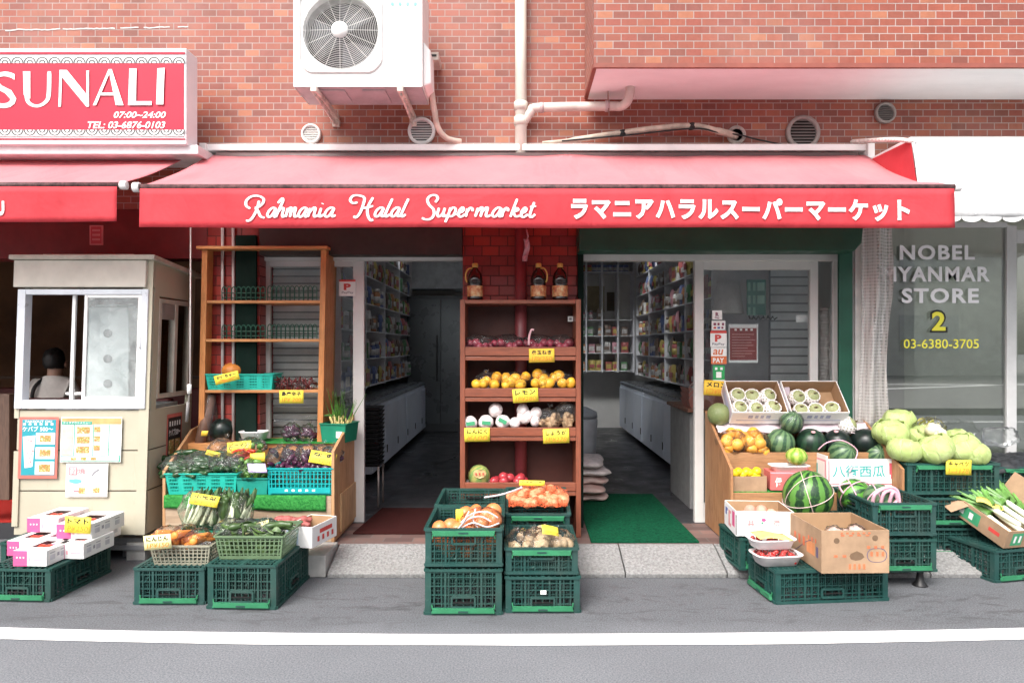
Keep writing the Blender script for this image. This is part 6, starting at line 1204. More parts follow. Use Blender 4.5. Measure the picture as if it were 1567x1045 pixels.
def mk_melon():
    r = root('netted_melon', 'x', 'melon'); m = MB(); R0 = .06
    m.ball((0, 0, 0), R0, 24, 16); m.build('fruit', GM, r, local=True)
    a = R0 * 1.05; m = MB()
    def shell(u, v): th = 2 * math.pi * u; ph = 3.1 - v * 2.2; k = a * (1 + .018 * math.sin(th * 12 + v * 9) + .05 * max(0, v - .85)); return (k * math.sin(ph) * math.cos(th), k * math.sin(ph) * math.sin(th), k * math.cos(ph))
    m.grid(shell, 36, 14, 0, True)
    rim = [shell(i / 48, 1.0 + .02 * math.sin(i * 1.6)) for i in range(48)]; m.tube(rim, .0045, 5, 0, closed=True)
    m.build('foam_net', FOAMNET, r, local=True)
    m = MB(); m.tube([(0, 0, R0 * .98), (.002, 0, R0 + .012)], .005, 6); m.tube([(-.014, 0, R0 + .012), (.014, 0, R0 + .013)], .004, 6); m.build('stalk', M('dry stalk', (.14, .1, .05), .8), r, local=True); return r
MEL = Kit(mk_melon)
mb = []
for j, (x0, x1, lab) in enumerate(((1116, 1200, 'left open carton of foam netted melons on the upper step'), (1204, 1292, 'right open carton of foam netted melons, one place empty, on the upper step'))):
    Y = -.13; wd = ax(x1, Y) - ax(x0, Y); b = Box('melon_carton', lab, 'carton', (ax(x0, Y), Y, .88), wd, .30, .125, 0, R(45), (WCARD, CARDI)); m = MB(); b.front(m, .1, .9, .3, .36, 0); b.front(m, .3, .7, .5, .75, 0); b.ftext(m, '- - -', .38, .62, .5, .8, 1); b.left(m, .05, .95, .2, .8, 2); b.left(m, .2, .8, .35, .65, 0, 2); b.ink(m, [M('grey blue print', (.4, .42, .55), .6), PAPER, M('mauve print', (.5, .4, .48), .6)]); mb.append(b)
pos = [[(1128, 607, 0), (1151, 609, 0), (1174, 607, 1), (1131, 626, 0), (1156, 627, 0), (1181, 626, 2)], [(1219, 609, 1), (1241, 608, 1), (1225, 630, 0), (1248, 630, 3), (1273, 628, 0)]]
for j in range(2):
    for px, py, k in pos[j]:
        Y = -.045 if py < 618 else -.13
        MEL.place(at(px, py, Y), ['green melon in a white foam net in the left melon carton', 'green melon in a white foam net in the right melon carton'][j], ['melons in the left carton', 'melons in the right carton'][j], (R(58) + random.uniform(-.2, .2), random.uniform(-.2, .2), random.uniform(-.35, .35)), random.uniform(.92, 1.02))
m = MB(); m.prism([at(1201, 640, -.12), at(1211, 640, -.12), at(1208, 590, .04), at(1200, 590, .04)], (.002, .004, 0)); put(m.build('carton_flap', M('mauve flap', (.55, .47, .53), .6)), 'mauve carton flap standing between the two melon cartons', 'flap')
melon('green_melon', 'melon', fruit_mat('plain green melon', (.13, .17, .06), (.2, .24, .1), .5, 9, spots=(.3, .33, .18)), 1100, 634, 17.5, -.08, 'plain olive green melon at the left end of the upper step')
price_tag(1096, 594, 38, 23, .07, 'メロン', '1コ¥980', 'orange yellow melon price tag before the glass door', 4, 0, 0, OCARD)
# middle step
OR = one('orange', ORANGEM, lambda m: m.ball((0, 0, 0), .042, 22, 14, fn=lambda d, th, ph: 1 + .012 * noise.noise(d * 3)), 'orange')
for zx, zy in ((250, 480), (330, 450), (440, 440), (325, 525), (405, 500), (490, 515), (425, 560), (250, 560), (515, 575), (280, 440), (370, 470), (470, 470), (240, 510)):
    OR.place(at(1060 + zx * .2105, 570 + zy * .2105, -.25 + (.09 if zy < 490 else 0)), 'orange in clear film on the left of the middle step', 'oranges on the right stand', rnd(), random.uniform(.92, 1.05))
for i, (px, py) in enumerate(((1120, 677), (1153, 678))): film(at(px, py, -.22), (.115, .1, .09), 160 + i, ['clear bag of oranges at the left side panel', 'clear bag of oranges beside the dark watermelons'][i], None, None, FILM, .12)
for px, py, rp, mt, lb, rr in ((1194, 677, 22, WM2, 'grey green striped watermelon beside the oranges on the middle step', (.2, .2, 0)), (1241, 677, 22.5, WM3, 'dark green watermelon with pink sticker on the middle step', (.3, .1, 0)), (1281, 677, 21, WM0, 'blackish watermelon with pink sticker third from the oranges', (.2, 0, 0)), (1324, 677, 22, WM0, 'blackish watermelon at the right end of the middle step', (0, 0, 0))):
    melon('watermelon', 'watermelon', mt, px, py, rp, -.19, lb, .95, rr)
m = MB()
for px, py in ((1245, 661), (1280, 660)): c = at(px, py, -.275); m.prism([c + V((.014 * math.cos(t), 0, .008 * math.sin(t))) for t in [2 * math.pi * i / 14 for i in range(14)]], (0, .012, 0))
put(m.build('fruit_sticker', M('pink sticker', (.7, .4, .42), .4)), 'pink oval stickers on two dark watermelons', 'sticker')
melon('watermelon', 'watermelon', WM2, 1211, 646, 17, -.2, 'smaller striped watermelon in film raised between the melon cartons', 1, (.5, .3, 0)); film(at(1211, 646, -.2), .083, 170, 'clear film wrapped round the raised small watermelon', None, None, FILM, .05)
MEL.place(at(1297, 651, -.14), 'green melon in a foam net lying alone right of the melon cartons', 'single netted melon', (R(60), 0, 1)); 
melon('kiwano', 'melon', GREENPEP, 1194, 662, 6, -.3, 'small red capped fruit on the striped watermelon', 1) if 0 else None
# lowest step
b = Box('lemon_carton', 'small brown carton with yellow wrapped lemons at the left of the lowest step', 'carton', at(1118, 752, -.49), .24, .14, .1, 0, 0, (CARD, CARDI))
LEM2 = one('yellow_lemon', fruit_mat('bright lemon skin', (.72, .5, .01), (.8, .6, .02), .4), lambda m: lemon_shape(m, .03), 'lemon')
for px, py in ((1124, 725), (1135, 726), (1147, 724), (1156, 726), (1150, 731), (1130, 722), (1142, 722), (1158, 721)): LEM2.place(at(px, py, -.42), 'bright yellow lemon in the small brown carton', 'lemons in the small carton', rnd(), 1.0)
b = Box('strawberry_carton', 'pink printed carton with white brush lettering on the lowest step', 'carton', at(1179, 750, -.495), .30, .16, .12, R(-4), 0, (M('pink carton', (.62, .16, .15), .5, .12, 6), CARDI)); m = MB(); b.ftext(m, '伊', .1, .24, .18, .72, 0, .03); b.front(m, .0, 1, .92, .985, 1); b.ftext(m, '- - -', .34, .6, .3, .6, 0, .01); m.box(.004, .296, .004, .156, .117, .119, 2); b.ink(m, [PAPER, PALEP, M('pink carton', None)])
tray(.25, .14, .05, at(1207, 722, -.43), 'white foam tray with a small green melon on the pink carton', FOAM)
melon('round_melon', 'melon', stripe('pale striped melon', (.16, .3, .03), (.36, .46, .1), 8, .5, 1.5, .3), 1219, 698, 16, -.43, 'small pale striped green melon in the foam tray', .82)
# watermelon carton
b = Box('watermelon_carton', 'white and pink watermelon carton with teal lettering, open at the top', 'carton', at(1266, 746, -.44), .49, .36, .19, R(2), 0, (WCARD, CARDI), back=.05, side=.02); m = MB()
b.front(m, .0, 1, .0, .06, 2); b.front(m, .02, .98, .1, .13, 0); b.front(m, .015, .03, .1, .95, 0); b.ftext(m, '八街西瓜', .07, .8, .36, .78, 1, .012); b.front(m, .86, .97, .45, .85, 0, 1); b.front(m, .88, .95, .3, .45, 0, 1); b.left(m, .05, .95, .05, .95, 2); b.left(m, .1, .9, .12, .88, 3, 2); b.left(m, .38, .6, .3, .75, 1, 3); b.left(m, .44, .5, .4, .6, 0, 4)
b.ink(m, [M('watermelon pink print', (.68, .12, .16), .5), TEALP2, PALEP, PAPER])
melon('watermelon', 'watermelon', WM2, 1289, 695, 21, -.28, 'tied striped watermelon at the left in the white and pink carton', 1, (.9, .4, 0)); melon('watermelon', 'watermelon', WM2, 1342, 696, 20, -.25, 'striped watermelon at the right in the white and pink carton', .9, (1.1, -.3, 0))
STR = M('pink string', (.72, .42, .5), .5, .1); STW_ = M('white string', (.75, .72, .7), .5)
m = MB(); m.tube(smooth_path([at(1252, 688, -.33), at(1266, 677, -.36), at(1289, 674, -.37), at(1311, 688, -.36), at(1308, 705, -.4), at(1300, 722, -.46)], 5), .0045, 6); put(m.build('carry_string', STR), 'pink carry string looped over the tied watermelon in the carton', 'string')
# the crates under and beside
crate(.4, .45, .25, (ax(1300, -.3) + .15, -.22, .12), 'hidden green crate under the watermelon carton', 0, True) if 0 else None
m = MB(); m.box(2.1, 2.5, -.44, -.12, .12, .485)
bigm = at(1236, 757, -.68)
ms = stripe('bold striped watermelon skin', (.012, .04, .016), (.085, .22, .04), 11, .5, 1.3, .1)
o = melon('watermelon', 'watermelon', ms, 1236, 758, 37, -.68, 'largest watermelon with bold stripes and carry strings', 1.03, (.12, .1, .4))
rb = 37.4 / S(-.68)
def loop(c, r, ax_, ay, n=40): return [c + (ax_ * math.cos(t) + ay * math.sin(t)) * r for t in [2 * math.pi * i / n for i in range(n)]]
m = MB(); c = at(1236, 758, -.68)
for a, bq in ((V((.25, -.5, 1)), V((1, .3, .0))), (V((-.5, -.6, 1)), V((.2, 1, .45))), (V((1, -.2, .35)), V((0, 1, .15)))):
    a = a.normalized(); bq = (bq - a * bq.dot(a)).normalized(); m.tube(loop(c, rb * 1.018, a, bq), .0026, 5, closed=True)
put(m.build('carry_string', M('pale string', (.66, .5, .47), .5)), 'pale strings tied round the largest watermelon', 'string')
crate(.4, .3, .34, (1.93, -.6, .02), 'green crate hidden beneath the largest watermelon', 0, True)
crate(.36, .36, .2, (1.53, -.665, .07), 'upturned green crate under the white peach carton', R(4), True)
b = Box('peach_carton', 'white and pink peach carton with red lettering, open at the top', 'carton', at(1126, 820, -.86), .346, .31, .152, R(-4), 0, (WCARD, CARDI)); m = MB()
b.ftext(m, '共', .2, .32, .4, .66, 0, .03); b.ftext(m, '選', .64, .76, .4, .66, 0, .03); b.ftext(m, '- - - - - - - -', .26, .74, .12, .2, 1, .0); m.prism([(b.w * .48 + .014 * math.cos(t), -.0008, b.h * .66 + .01 * math.sin(t)) for t in [2 * math.pi * i / 16 for i in range(16)]], (0, .0006, 0), 2); b.front(m, .44, .47, .5, .58, 3); b.front(m, -.0, .015, .05, .85, 4)
b.left(m, .1, .3, .3, .9, 2); b.left(m, .4, .62, .15, .8, 0); b.left(m, .7, .9, .5, .8, 5); b.ltext(m, '- -', .35, .75, .3, .7, 6); b.ink(m, [M('salmon print', (.7, .3, .3), .5), M('pale grey print', (.5, .52, .55), .6), PINKC, GRNP, BLK, BLUEP, PAPER])
m = MB(); m.box(.01, .352, .2, .3, .148, .152); m.build('tray_lid', CARDI, b.r, local=True) if 0 else None
PEA = one('peach', fruit_mat('peach skin', (.6, .2, .16), (.72, .42, .3), .6), lambda m: m.ball((0, 0, 0), .036, 18, 12), 'peach')
for px, py in ((1140, 784), (1160, 782), (1180, 782), (1165, 776), (1148, 776)): PEA.place(at(px, py, -.68) + V((0, .0, -.02)), 'pinkish peach inside the white peach carton', 'peaches in the carton', rnd())
# front right: crate with carton and trays
c0 = V((1.438, -1.24, 0)); th = R(5.5); ctr = c0 + Matrix.Rotation(th, 4, 'Z') @ V((.33, .18, 0))
crate(.36, .66, .187, ctr, 'upturned green crate at the front right, long side to the street', th + R(90), True)
b = Box('banana_carton', 'tall open brown carton with round holes and red print', 'carton', (1.668, -1.3, .19), .375, .42, .235, R(1.5), 0, (CARD, CARDI)); m = MB()
for u, v, r_ in ((.22, .76, .016), (.79, .82, .016)): m.prism([(b.w * u + r_ * math.cos(t), -.0008, b.h * v + r_ * math.sin(t)) for t in [2 * math.pi * i / 18 for i in range(18)]], (0, .0006, 0), 0)
m.prism([(b.w * u, -.0008, b.h * v) for u, v in ((.41, .4), (.43, .33), (.5, .3), (.58, .32), (.63, .38), (.6, .46), (.52, .52), (.43, .46))], (0, .0006, 0), 0)
b.ftext(m, '- - - - - -', .28, .72, .92, .955, 1, .01); b.ftext(m, '- - - -', .28, .7, .87, .9, 1, .01); b.ftext(m, '- - - -', .4, .64, .1, .22, 1, .02); b.ftext(m, '- - -', .72, .92, .4, .5, 1, .03); b.ftext(m, '- -', .18, .36, .38, .43, 1, 0); b.ftext(m, '- - -', .67, .92, .58, .64, 1, 0)
rg = [(b.w * (.815 + .145 * math.cos(t) * abs(math.cos(t)) ** -.3), b.h * (.42 + .16 * math.sin(t))) for t in [2 * math.pi * (i + .5) / 28 for i in range(28)]]
vs, fs = ribbon(rg + rg[:1], .0035); m.add([(x, -.0012, z) for x, z in vs], fs, 2)
b.left(m, .2, .45, .3, .6, 3); b.ltext(m, '- - -', .5, .85, .4, .62, 1, .02); b.left(m, .1, .16, .3, .55, 2)
vs, fs = ribbon(smooth_path([(.1, .16), (.2, .12), (.3, .06), (.36, .03)], 4), .004); m.add([(-.0012, x, z) for x, z in vs], fs, 2); b.ltext(m, '- - -', .15, .4, .62, .72, 1, 0)
b.ink(m, [M('hole shade', (.16, .1, .06), .9), M('red orange print', (.62, .16, .07), .6), M('navy print', (.12, .1, .17), .6), M('orange block print', (.6, .24, .1), .6)])
LYC = one('garlic_bag', fruit_mat('bagged pale fruit', (.5, .32, .28), (.62, .5, .46), .4), lambda m: m.ball((0, 0, 0), (.05, .05, .04), 18, 12, jit=.3), 'bagged fruit')
for px, py in ((1276, 818), (1310, 816), (1292, 822)): LYC.place(at(px, py, -1.08), 'pale bagged fruit inside the tall brown carton', 'bagged fruit in the brown carton', rnd()); film(at(px, py - 1, -1.08), (.055, .055, .05), 180 + px, 'clear bag inside the tall brown carton', 'clear bags in the brown carton', None, FILM, .2)
t1 = at(1196, 872, -1.2); tray(.27, .18, .06, (1.49, -1.1, .19), 'lower white foam tray of cherry tomatoes on the front right crate', M('foam tray pinkish', (.8, .74, .74), .5), None, R(6)); tray(.26, .17, .055, (1.47, -1.07, .275), 'upper white foam tray with a yellow tag on the front right crate', FOAM, None, R(6))
CHT = one('cherry_tomato', fruit_mat('cherry tomato', (.42, .02, .02), (.52, .04, .03), .15), lambda m: m.ball((0, 0, 0), .014, 12, 8), 'cherry tomato')
random.seed(55)
for i in range(44): CHT.place((1.49 + random.uniform(-.1, .1), -1.1 + random.uniform(-.065, .065), .205 + random.uniform(0, .055)), 'cherry tomato in the lower foam tray', 'cherry tomatoes in the foam tray', rnd())
for i in range(30): CHT.place((1.47 + random.uniform(-.095, .095), -1.07 + random.uniform(-.06, .06), .29 + random.uniform(0, .03)), 'cherry tomato in the upper foam tray', 'cherry tomatoes in the upper tray', rnd())
film((1.49, -1.1, .235), (.125, .085, .045), 190, 'clear film over the lower foam tray', None, None, FILM, .06)
m = MB(); m.grid(lambda u, v: (1.385 + .19 * u - .02 * v, -1.15 + .12 * v, .336 + .008 * math.sin(u * 5) + .01 * v), 8, 4, 0, True, (0, 0, .0015)); put(m.build('price_card', M('dull yellow card', (.72, .6, .2), .6, .2, 20)), 'dull yellow price card lying on the upper foam tray', 'price tag')
# open crate of watermelons on an upturned crate with black feet
cr_px(1335, 1433, 767, 820, -.97, .5, 'open green crate of two tied watermelons right of the brown carton', False, R(1), .305, .205); cr_px(1335, 1434, 822, 874, -.97, .5, 'upturned green crate on black feet beneath the tied watermelons', True, R(1), .095, .205)
ft = root('crate_feet', 'black flared plastic feet under the upturned crate', 'stand', (2.3, -.75, 0))
for x, y in ((2.16, -.9), (2.42, -.92), (2.14, -.55), (2.42, -.55)):
    m = MB(); m.lathe([(.045, 0), (.04, .006), (.024, .03), (.018, .07), (.022, .088)], (x, y, 0), 'z', 14); m.build('foot', M('black plastic', (.012, .012, .013), .45), ft)
m = MB(); m.box(2.1, 2.46, -.94, -.5, .086, .093); m.build('plate', M('black plastic', None), ft)
for px, py, rp, Y, lb in ((1308, 757, 25, -.62, 'tied striped watermelon at the back of the open crate'), (1346, 764, 24, -.8, 'tied watermelon with pink bow in the open crate')):
    melon('watermelon', 'watermelon', WM1 if rp == 25 else WM2, px, py, rp, Y, lb, .95, (.9, .5, .3)); c = at(px, py, Y); m = MB(); rb = rp / S(Y) * 1.03
    for a, bq in ((V((.2, -.5, 1)), V((1, .3, .1))), (V((-.6, -.5, 1)), V((.2, 1, .2)))): a = a.normalized(); bq = (bq - a * bq.dot(a)).normalized(); m.tube(loop(c, rb, a, bq), .004, 5, closed=True)
    if rp == 24:
        for k in range(3): m.tube(smooth_path([c + V((-.09 + .05 * k, -.09, -.01)), c + V((-.08 + .05 * k, -.11, .06)), c + V((.0 + .02 * k, -.1, .095 - .02 * k)), c + V((.06, -.09, .07 - .03 * k)), c + V((.075 - .03 * k, -.09, -.02))], 6), .011, 6)
    else: m.tube(smooth_path([c + V((-.1, -.06, .02)), c + V((-.12, -.05, .07)), c + V((-.06, -.07, .09))], 5), .007, 6)
    put(m.build('carry_string', STR), 'pink string on the ' + lb, 'string')
# cabbages
cr_px(1388, 1530, 706, 757, -.55, .4, 'open green crate heaped with cabbages', False, 0, .46, .212); cr_px(1388, 1530, 0, 0, -.55, .4, 'middle green crate of the stack under the cabbages', True, 0, .262, .19); cr_px(1388, 1530, 0, 0, -.55, .4, 'lowest green crate of the stack under the cabbages', True, 0, .065, .19)
def cabm():
    n = N('cabbage leaf'); sp = n.n('SeparateXYZ'); n.l(n.co(), sp.inputs[0]); ang = n.math('ARCTAN2', sp.outputs['Y'], sp.outputs['X'])
    nz = n.noise(9, 5, .6); f1 = n.math('ABSOLUTE', n.math('SINE', n.math('ADD', n.math('MULTIPLY', ang, 5.0), n.math('MULTIPLY', nz, 5.0)))); vein = n.ramp(f1, [(.0, 1), (.13, 0)])
    f2 = n.math('ABSOLUTE', n.math('SINE', n.math('ADD', n.math('ADD', n.math('MULTIPLY', ang, 9.0), n.math('MULTIPLY', sp.outputs['Z'], 70.0)), n.math('MULTIPLY', n.noise(16, 4), 5.0)))); v2 = n.math('MULTIPLY', n.ramp(f2, [(.0, 1), (.16, 0)]), .5)
    v = n.math('MAXIMUM', vein, v2); c = n.ramp(n.noise(5, 6, .65), [(.3, (.3, .4, .12)), (.55, (.42, .52, .2)), (.75, (.56, .62, .34))]); c = n.mix(n.math('MULTIPLY', v, .55), c, (.66, .7, .46))
    c = n.mix(n.ramp(n.noise(24, 4, .7), [(.62, 0), (.75, .3)]), c, (.3, .26, .1)); n.set(Base_Color=c, Roughness=.55, Specular_IOR_Level=.3); n.bump(n.math('ADD', v, n.math('MULTIPLY', n.noise(13, 4), .8)), .6, .006); return n.m
CAB = cabm()
def mk_cab(sd):
    def f():
        r = root('cabbage', 'x', 'cabbage'); m = MB(); m.ball((0, 0, 0), (.105, .1, .082), 30, 20, fn=lambda d, th, ph: 1 + .09 * noise.noise(d * 2 + V((sd, 0, 0))) + .02 * noise.noise(d * 7)); m.build('head', CAB, r, local=True)
        for k in range(4):
            m = MB(); a0 = k * 1.57 + sd; t0 = random.uniform(.25, .6)
            def leaf(u, v): th = a0 + (u - .5) * 2.3; ph = 2.6 - v * (1.75 + .2 * math.sin(u * 3.1)); rr = 1.03 + .015 * k + .1 * v ** 3 * (.6 + .4 * math.sin(u * 19 + k)) + .06 * noise.noise((u * 4, v * 3, sd + k)); return (.107 * rr * math.sin(ph) * math.cos(th), .103 * rr * math.sin(ph) * math.sin(th), .084 * rr * math.cos(ph))
            m.grid(leaf, 16, 12, 0, True); o = m.build('outer_leaf', CAB, r, local=True); sd_ = o.modifiers.new('thick', 'SOLIDIFY'); sd_.thickness = .003
        return r
    return f
random.seed(61)
C1, C2 = Kit(mk_cab(1.3)), Kit(mk_cab(4.1))
for i, (zx, zy, k, Y) in enumerate(((265, 155, 1.0, -.2), (220, 215, 1.05, -.32), (292, 310, .95, -.48), (450, 305, 1.12, -.5), (360, 235, .85, -.3), (600, 300, 1.08, -.46), (660, 335, .9, -.5), (560, 250, .8, -.3), (520, 345, .8, -.42))):
    (C1 if i % 2 else C2).place(at(1300 + zx * .287, 600 + zy * .287, Y), 'pale green cabbage heaped on the cabbage crate', 'cabbages on the crate', (random.uniform(-.5, .5), random.uniform(-.5, .5), random.uniform(0, 6)), k)
CAU = one('cauliflower', M('cauliflower', (.66, .6, .42), .7, .15, 20), lambda m: [m.ball((random.uniform(-.045, .045), random.uniform(-.03, .03), random.uniform(-.02, .03)), .032, 12, 8, jit=.15) for _ in range(14)], 'cauliflower')
CAU.place(at(1431, 661, -.42), 'cream cauliflower between the cabbages')
leafheap('bagged_lemongrass', 'yellow bagged vegetable behind the cauliflower', 'vegetable', 1405, 1436, 642, 662, -.34, -.28, 40, .06, M('yellow bag print', (.7, .5, .03), .4, .5, 25, col2=(.3, .4, .1)), 71)
film(at(1422, 654, -.36), (.1, .08, .07), 201, 'clear bag round the cauliflower among the cabbages', None, None, FILM, .2)
price_tag(1467, 715, 39, 23, -.59, 'キャベツ', '1コ178', 'yellow cabbage price tag on the cabbage crate', 1)
# leek carton on a crate at the right edge
thF = R(13); cF = V((ax(1522, -.88), -.88, 0)); ctr = cF + Matrix.Rotation(thF, 4, 'Z') @ V((.21, .3, 0))
crate(.42, .6, .2, ctr, 'green crate under the leek carton at the right', thF, True)
o = V((ax(1535, -.86), -.86, .202)); b = Box('leek_carton', 'brown and green carton of leeks with raised flaps', 'carton', o, .4, .5, .12, thF, R(20), (CARD, CARDI)); m = MB(); b.front(m, .1, .3, .15, .85, 0); b.front(m, .45, .9, .2, .3, 1); b.ftext(m, '- -', .14, .27, .3, .7, 2, .01); b.left(m, .4, .95, .15, .8, 0); b.ltext(m, '- - -', .5, .85, .3, .65, 2, .01); b.left(m, .1, .26, .4, .6, 3); b.ink(m, [GRNP, M('brown print', (.2, .12, .07), .7), PAPER, REDP])
m = MB(); m.hexa([(0, .46, .11), (.006, .46, .11), (.006, .3, .11), (0, .3, .11)], [(-.09, .46, .06), (-.084, .46, .06), (-.084, .33, .05), (-.09, .33, .05)]); m.hexa([(0, .475, .12), (.38, .475, .12), (.38, .481, .12), (0, .481, .12)], [(.02, .5, .24), (.4, .52, .2), (.4, .526, .2), (.02, .506, .24)]); m.hexa([(.394, 0, .12), (.4, 0, .12), (.4, .45, .12), (.394, .45, .12)], [(.46, .02, .24), (.466, .02, .24), (.466, .45, .25), (.46, .45, .25)]); m.build('flap', CARD, b.r, local=True)
LKW = M('leek white', (.72, .74, .58), .35, .12, 12); LKG = M('leek leaf', (.12, .27, .06), .4, .4, 8)
def mk_leek():
    r = root('leek', 'x', 'leek'); m = MB(); m.tube([(0, -.2, 0), (0, -.19, 0), (0, 0, .004), (0, .03, .008)], [.008, .018, .017, .017], 12); m.build('shank', LKW, r, local=True); m = MB(); random.seed(77)
    for k in range(7):
        a = (k - 3) * .1; m.grid(lambda u, v: (.017 * (u - .5) * 2 * (1 - .5 * v) + a * .45 * v, -.02 + .2 * v, .012 + .012 * math.cos(u * 3.1 - 1.5) + .01 * k * .4 + .03 * v * (1 if k % 2 else .3)), 4, 8, 0, True)
    m.build('leaves', LKG, r, local=True); return r
LK = Kit(mk_leek)
for i, (x, y, z, a) in enumerate(((.09, .25, .10, .1), (.15, .24, .12, .16), (.21, .25, .12, .2), (.27, .24, .115, .24), (.33, .24, .12, .2), (.12, .27, .145, .2), (.2, .27, .15, .12), (.28, .27, .15, .28), (.24, .29, .175, .18))):
    LK.place(Matrix.Translation(o) @ Matrix.Rotation(thF, 4, 'Z') @ Matrix.Rotation(R(20), 4, 'X') @ V((x, y - .01, z - .03)), 'leek with white shank lying in the open carton', 'leeks in the carton', (R(22), random.uniform(-.3, .3), thF + a * .5))
m = MB(); m.grid(lambda u, v: at(1494 + 42 * u, 768 + 12 * u - 8 * v, -.68 + .05 * v) + V((0, 0, .01 * math.sin(u * 6))), 8, 2, 0, True, (0, 0, .002)); put(m.build('yellow_band', M('yellow band', (.7, .6, .15), .5, .2, 20)), 'yellow paper band across the leeks', 'band')
for x, y in ((1543, 800), (1556, 795)): pass
# dark net bag and crates at the right edge
crate(.5, .36, .24, (3.55, -.12, .12), 'lower green crate behind the leek carton', 0, False); crate(.5, .36, .24, (3.55, -.12, .365), 'upper green crate behind the leek carton', 0, False)
m = MB(); m.grid(lambda u, v: (3.05 + .85 * u, -.32 + .4 * v, .625 + .03 * math.sin(math.pi * v) * math.sin(math.pi * u) + .035 * noise.noise((u * 5, v * 4, 0)) + .018 * noise.noise((u * 17, v * 12, 0)) - .1 * max(0, .12 - v) * 4), 60, 30, 0, True, (0, 0, .004)); put(m.build('dark_net_bag', M('black net bag', (.02, .022, .025), .45, .4, 40, bump=.7, bscale=60)), 'dark net sack lying flat over the crates at the right edge', 'sack')
film(at(1532, 668, -.2), (.12, .09, .07), 207, 'crinkled clear film end of the dark net bag', None, None, FILM2, .35)
# bubble wrap curtain in front of the store window
def bubble():
    n = N('bubble film'); v = n.n('TexVoronoi'); v.inputs['Scale'].default_value = 42; v.inputs['Randomness'].default_value = .05; n.l(n.co(), v.inputs['Vector']); df = n.n('BsdfDiffuse'); df.inputs[0].default_value = (.58, .55, .53, 1); tr = n.n('BsdfTransparent'); gl = n.n('BsdfGlossy'); gl.inputs['Roughness'].default_value = .15
    b = n.n('Bump'); b.inputs['Strength'].default_value = .8; b.inputs['Distance'].default_value = .006; n.l(v.outputs['Distance'], b.inputs['Height'])
    for q in (df, gl): n.l(b.outputs[0], q.inputs['Normal'])
    m1 = n.n('MixShader'); m1.inputs[0].default_value = .12; n.l(df.outputs[0], m1.inputs[1]); n.l(gl.outputs[0], m1.inputs[2]); m2 = n.n('MixShader'); n.l(n.ramp(v.outputs['Distance'], [(.2, .4), (.6, .8)]), m2.inputs[0]); n.l(tr.outputs[0], m2.inputs[1]); n.l(m1.outputs[0], m2.inputs[2]); n.l(m2.outputs[0], n.out.inputs[0]); return n.m
m = MB()
def cur(u, v): xl = 1318 + 6 * math.sin(v * 2.5) - 8 * v; xr = 1366 - 10 * v + 4 * math.sin(v * 7); px = xl + (xr - xl) * u; p = at(px, 348 + 300 * v, -.04); p.y += .03 * math.sin(u * 9 + v * 1.5) + .012 * noise.noise((u * 5, v * 5, 0)); return p
m.grid(cur, 60, 30, 0, True); put(m.build('bubble_wrap', bubble()), 'gathered bubble wrap hanging beside the green post', 'bubble wrap')
# ------------------------------------------------------------------ stickers and things on and behind the right glass door
def stick(x0, x1, y0, y1, label, fn, mats): m = MB(); m.pbox(x0, x1, y0, y1, .116, .1175, 0); fn(m); put(m.build('door_sticker', mats), label, 'sticker', 'stickers on the glass doors')
Yg = .1145
def pp_(m): m.pbox(1087, 1112, 506, 510, Yg, .116, 1); put_text(m, 'P', 1094, 1104, 512, 523, Yg, 1, .05); put_text(m, 'PayPay', 1090, 1109, 524.5, 529, Yg, 2, .02)
stick(1090, 1105, 475, 489, 'small square sticker with a dark letter R on the glass door', lambda m: (put_text(m, 'R', 1095, 1100, 478, 484, Yg, 1, .04), put_text(m, 'Pay', 1094, 1101, 485, 488, Yg, 1, .02)), [PAPER, M('plum ink', (.25, .05, .1), .5)])
stick(1089, 1110, 491, 505, 'small white sticker with dots above the red payment sticker', lambda m: (m.pbox(1092, 1096, 494, 498, Yg, .116, 1), m.pbox(1092, 1096, 500, 503, Yg, .116, 2), m.pbox(1098, 1102, 500, 503, Yg, .116, 3), m.pbox(1104, 1107, 500, 503, Yg, .116, 1), put_text(m, '- -', 1098, 1108, 494, 498, Yg, 1)), [PAPER, M('plum ink', None), REDP, BLUEP])
stick(1087, 1112, 506, 531, 'white payment sticker with a red letter P on the right glass door', pp_, [PAPER, REDP, GREYI])
stick(1088, 1112, 532, 557, 'orange and white pay sticker with the letters au on the glass door', lambda m: (m.pbox(1088, 1112, 545, 557, Yg, .116, 1), put_text(m, 'au', 1091, 1107, 534.5, 543, Yg, 1, .02, .2), put_text(m, 'PAY', 1091, 1108, 547.5, 555, Yg - .001, 0, .04)), [PAPER, M('orange ink sticker', (.65, .16, .05), .5), GREYI])
stick(1091, 1109, 559, 583, 'green and white payment sticker lowest on the glass door', lambda m: (m.pbox(1091, 1109, 559, 581, Yg, .116, 1), m.pbox(1096, 1104, 569, 578, Yg - .001, Yg, 0), put_text(m, '- -', 1094, 1106, 562, 566, Yg - .001, 0, .02)), [PAPER, M('green sticker', (.03, .33, .1), .5), GREYI])
m = MB(); Yq = .122; m.pbox(519, 544, 428, 453, Yq, .124, 0); m.pbox(519, 544, 428, 431, Yq - .0015, Yq, 1); put_text(m, 'P', 526, 537, 434, 444, Yq - .0015, 1, .05); put_text(m, 'PayPay', 523, 541, 446, 450, Yq - .0015, 2, .02); put(m.build('door_sticker', [PAPER, REDP, GREYI]), 'white payment sticker with red letter on the left glass door', 'sticker', 'stickers on the glass doors')
m = MB(); m.pbox(1115, 1160, 496, 555, .18, .183, 0); m.pbox(1117, 1158, 502, 551, .178, .18, 1); put_text(m, '- - - -', 1124, 1152, 503, 506, .177, 2, .01)
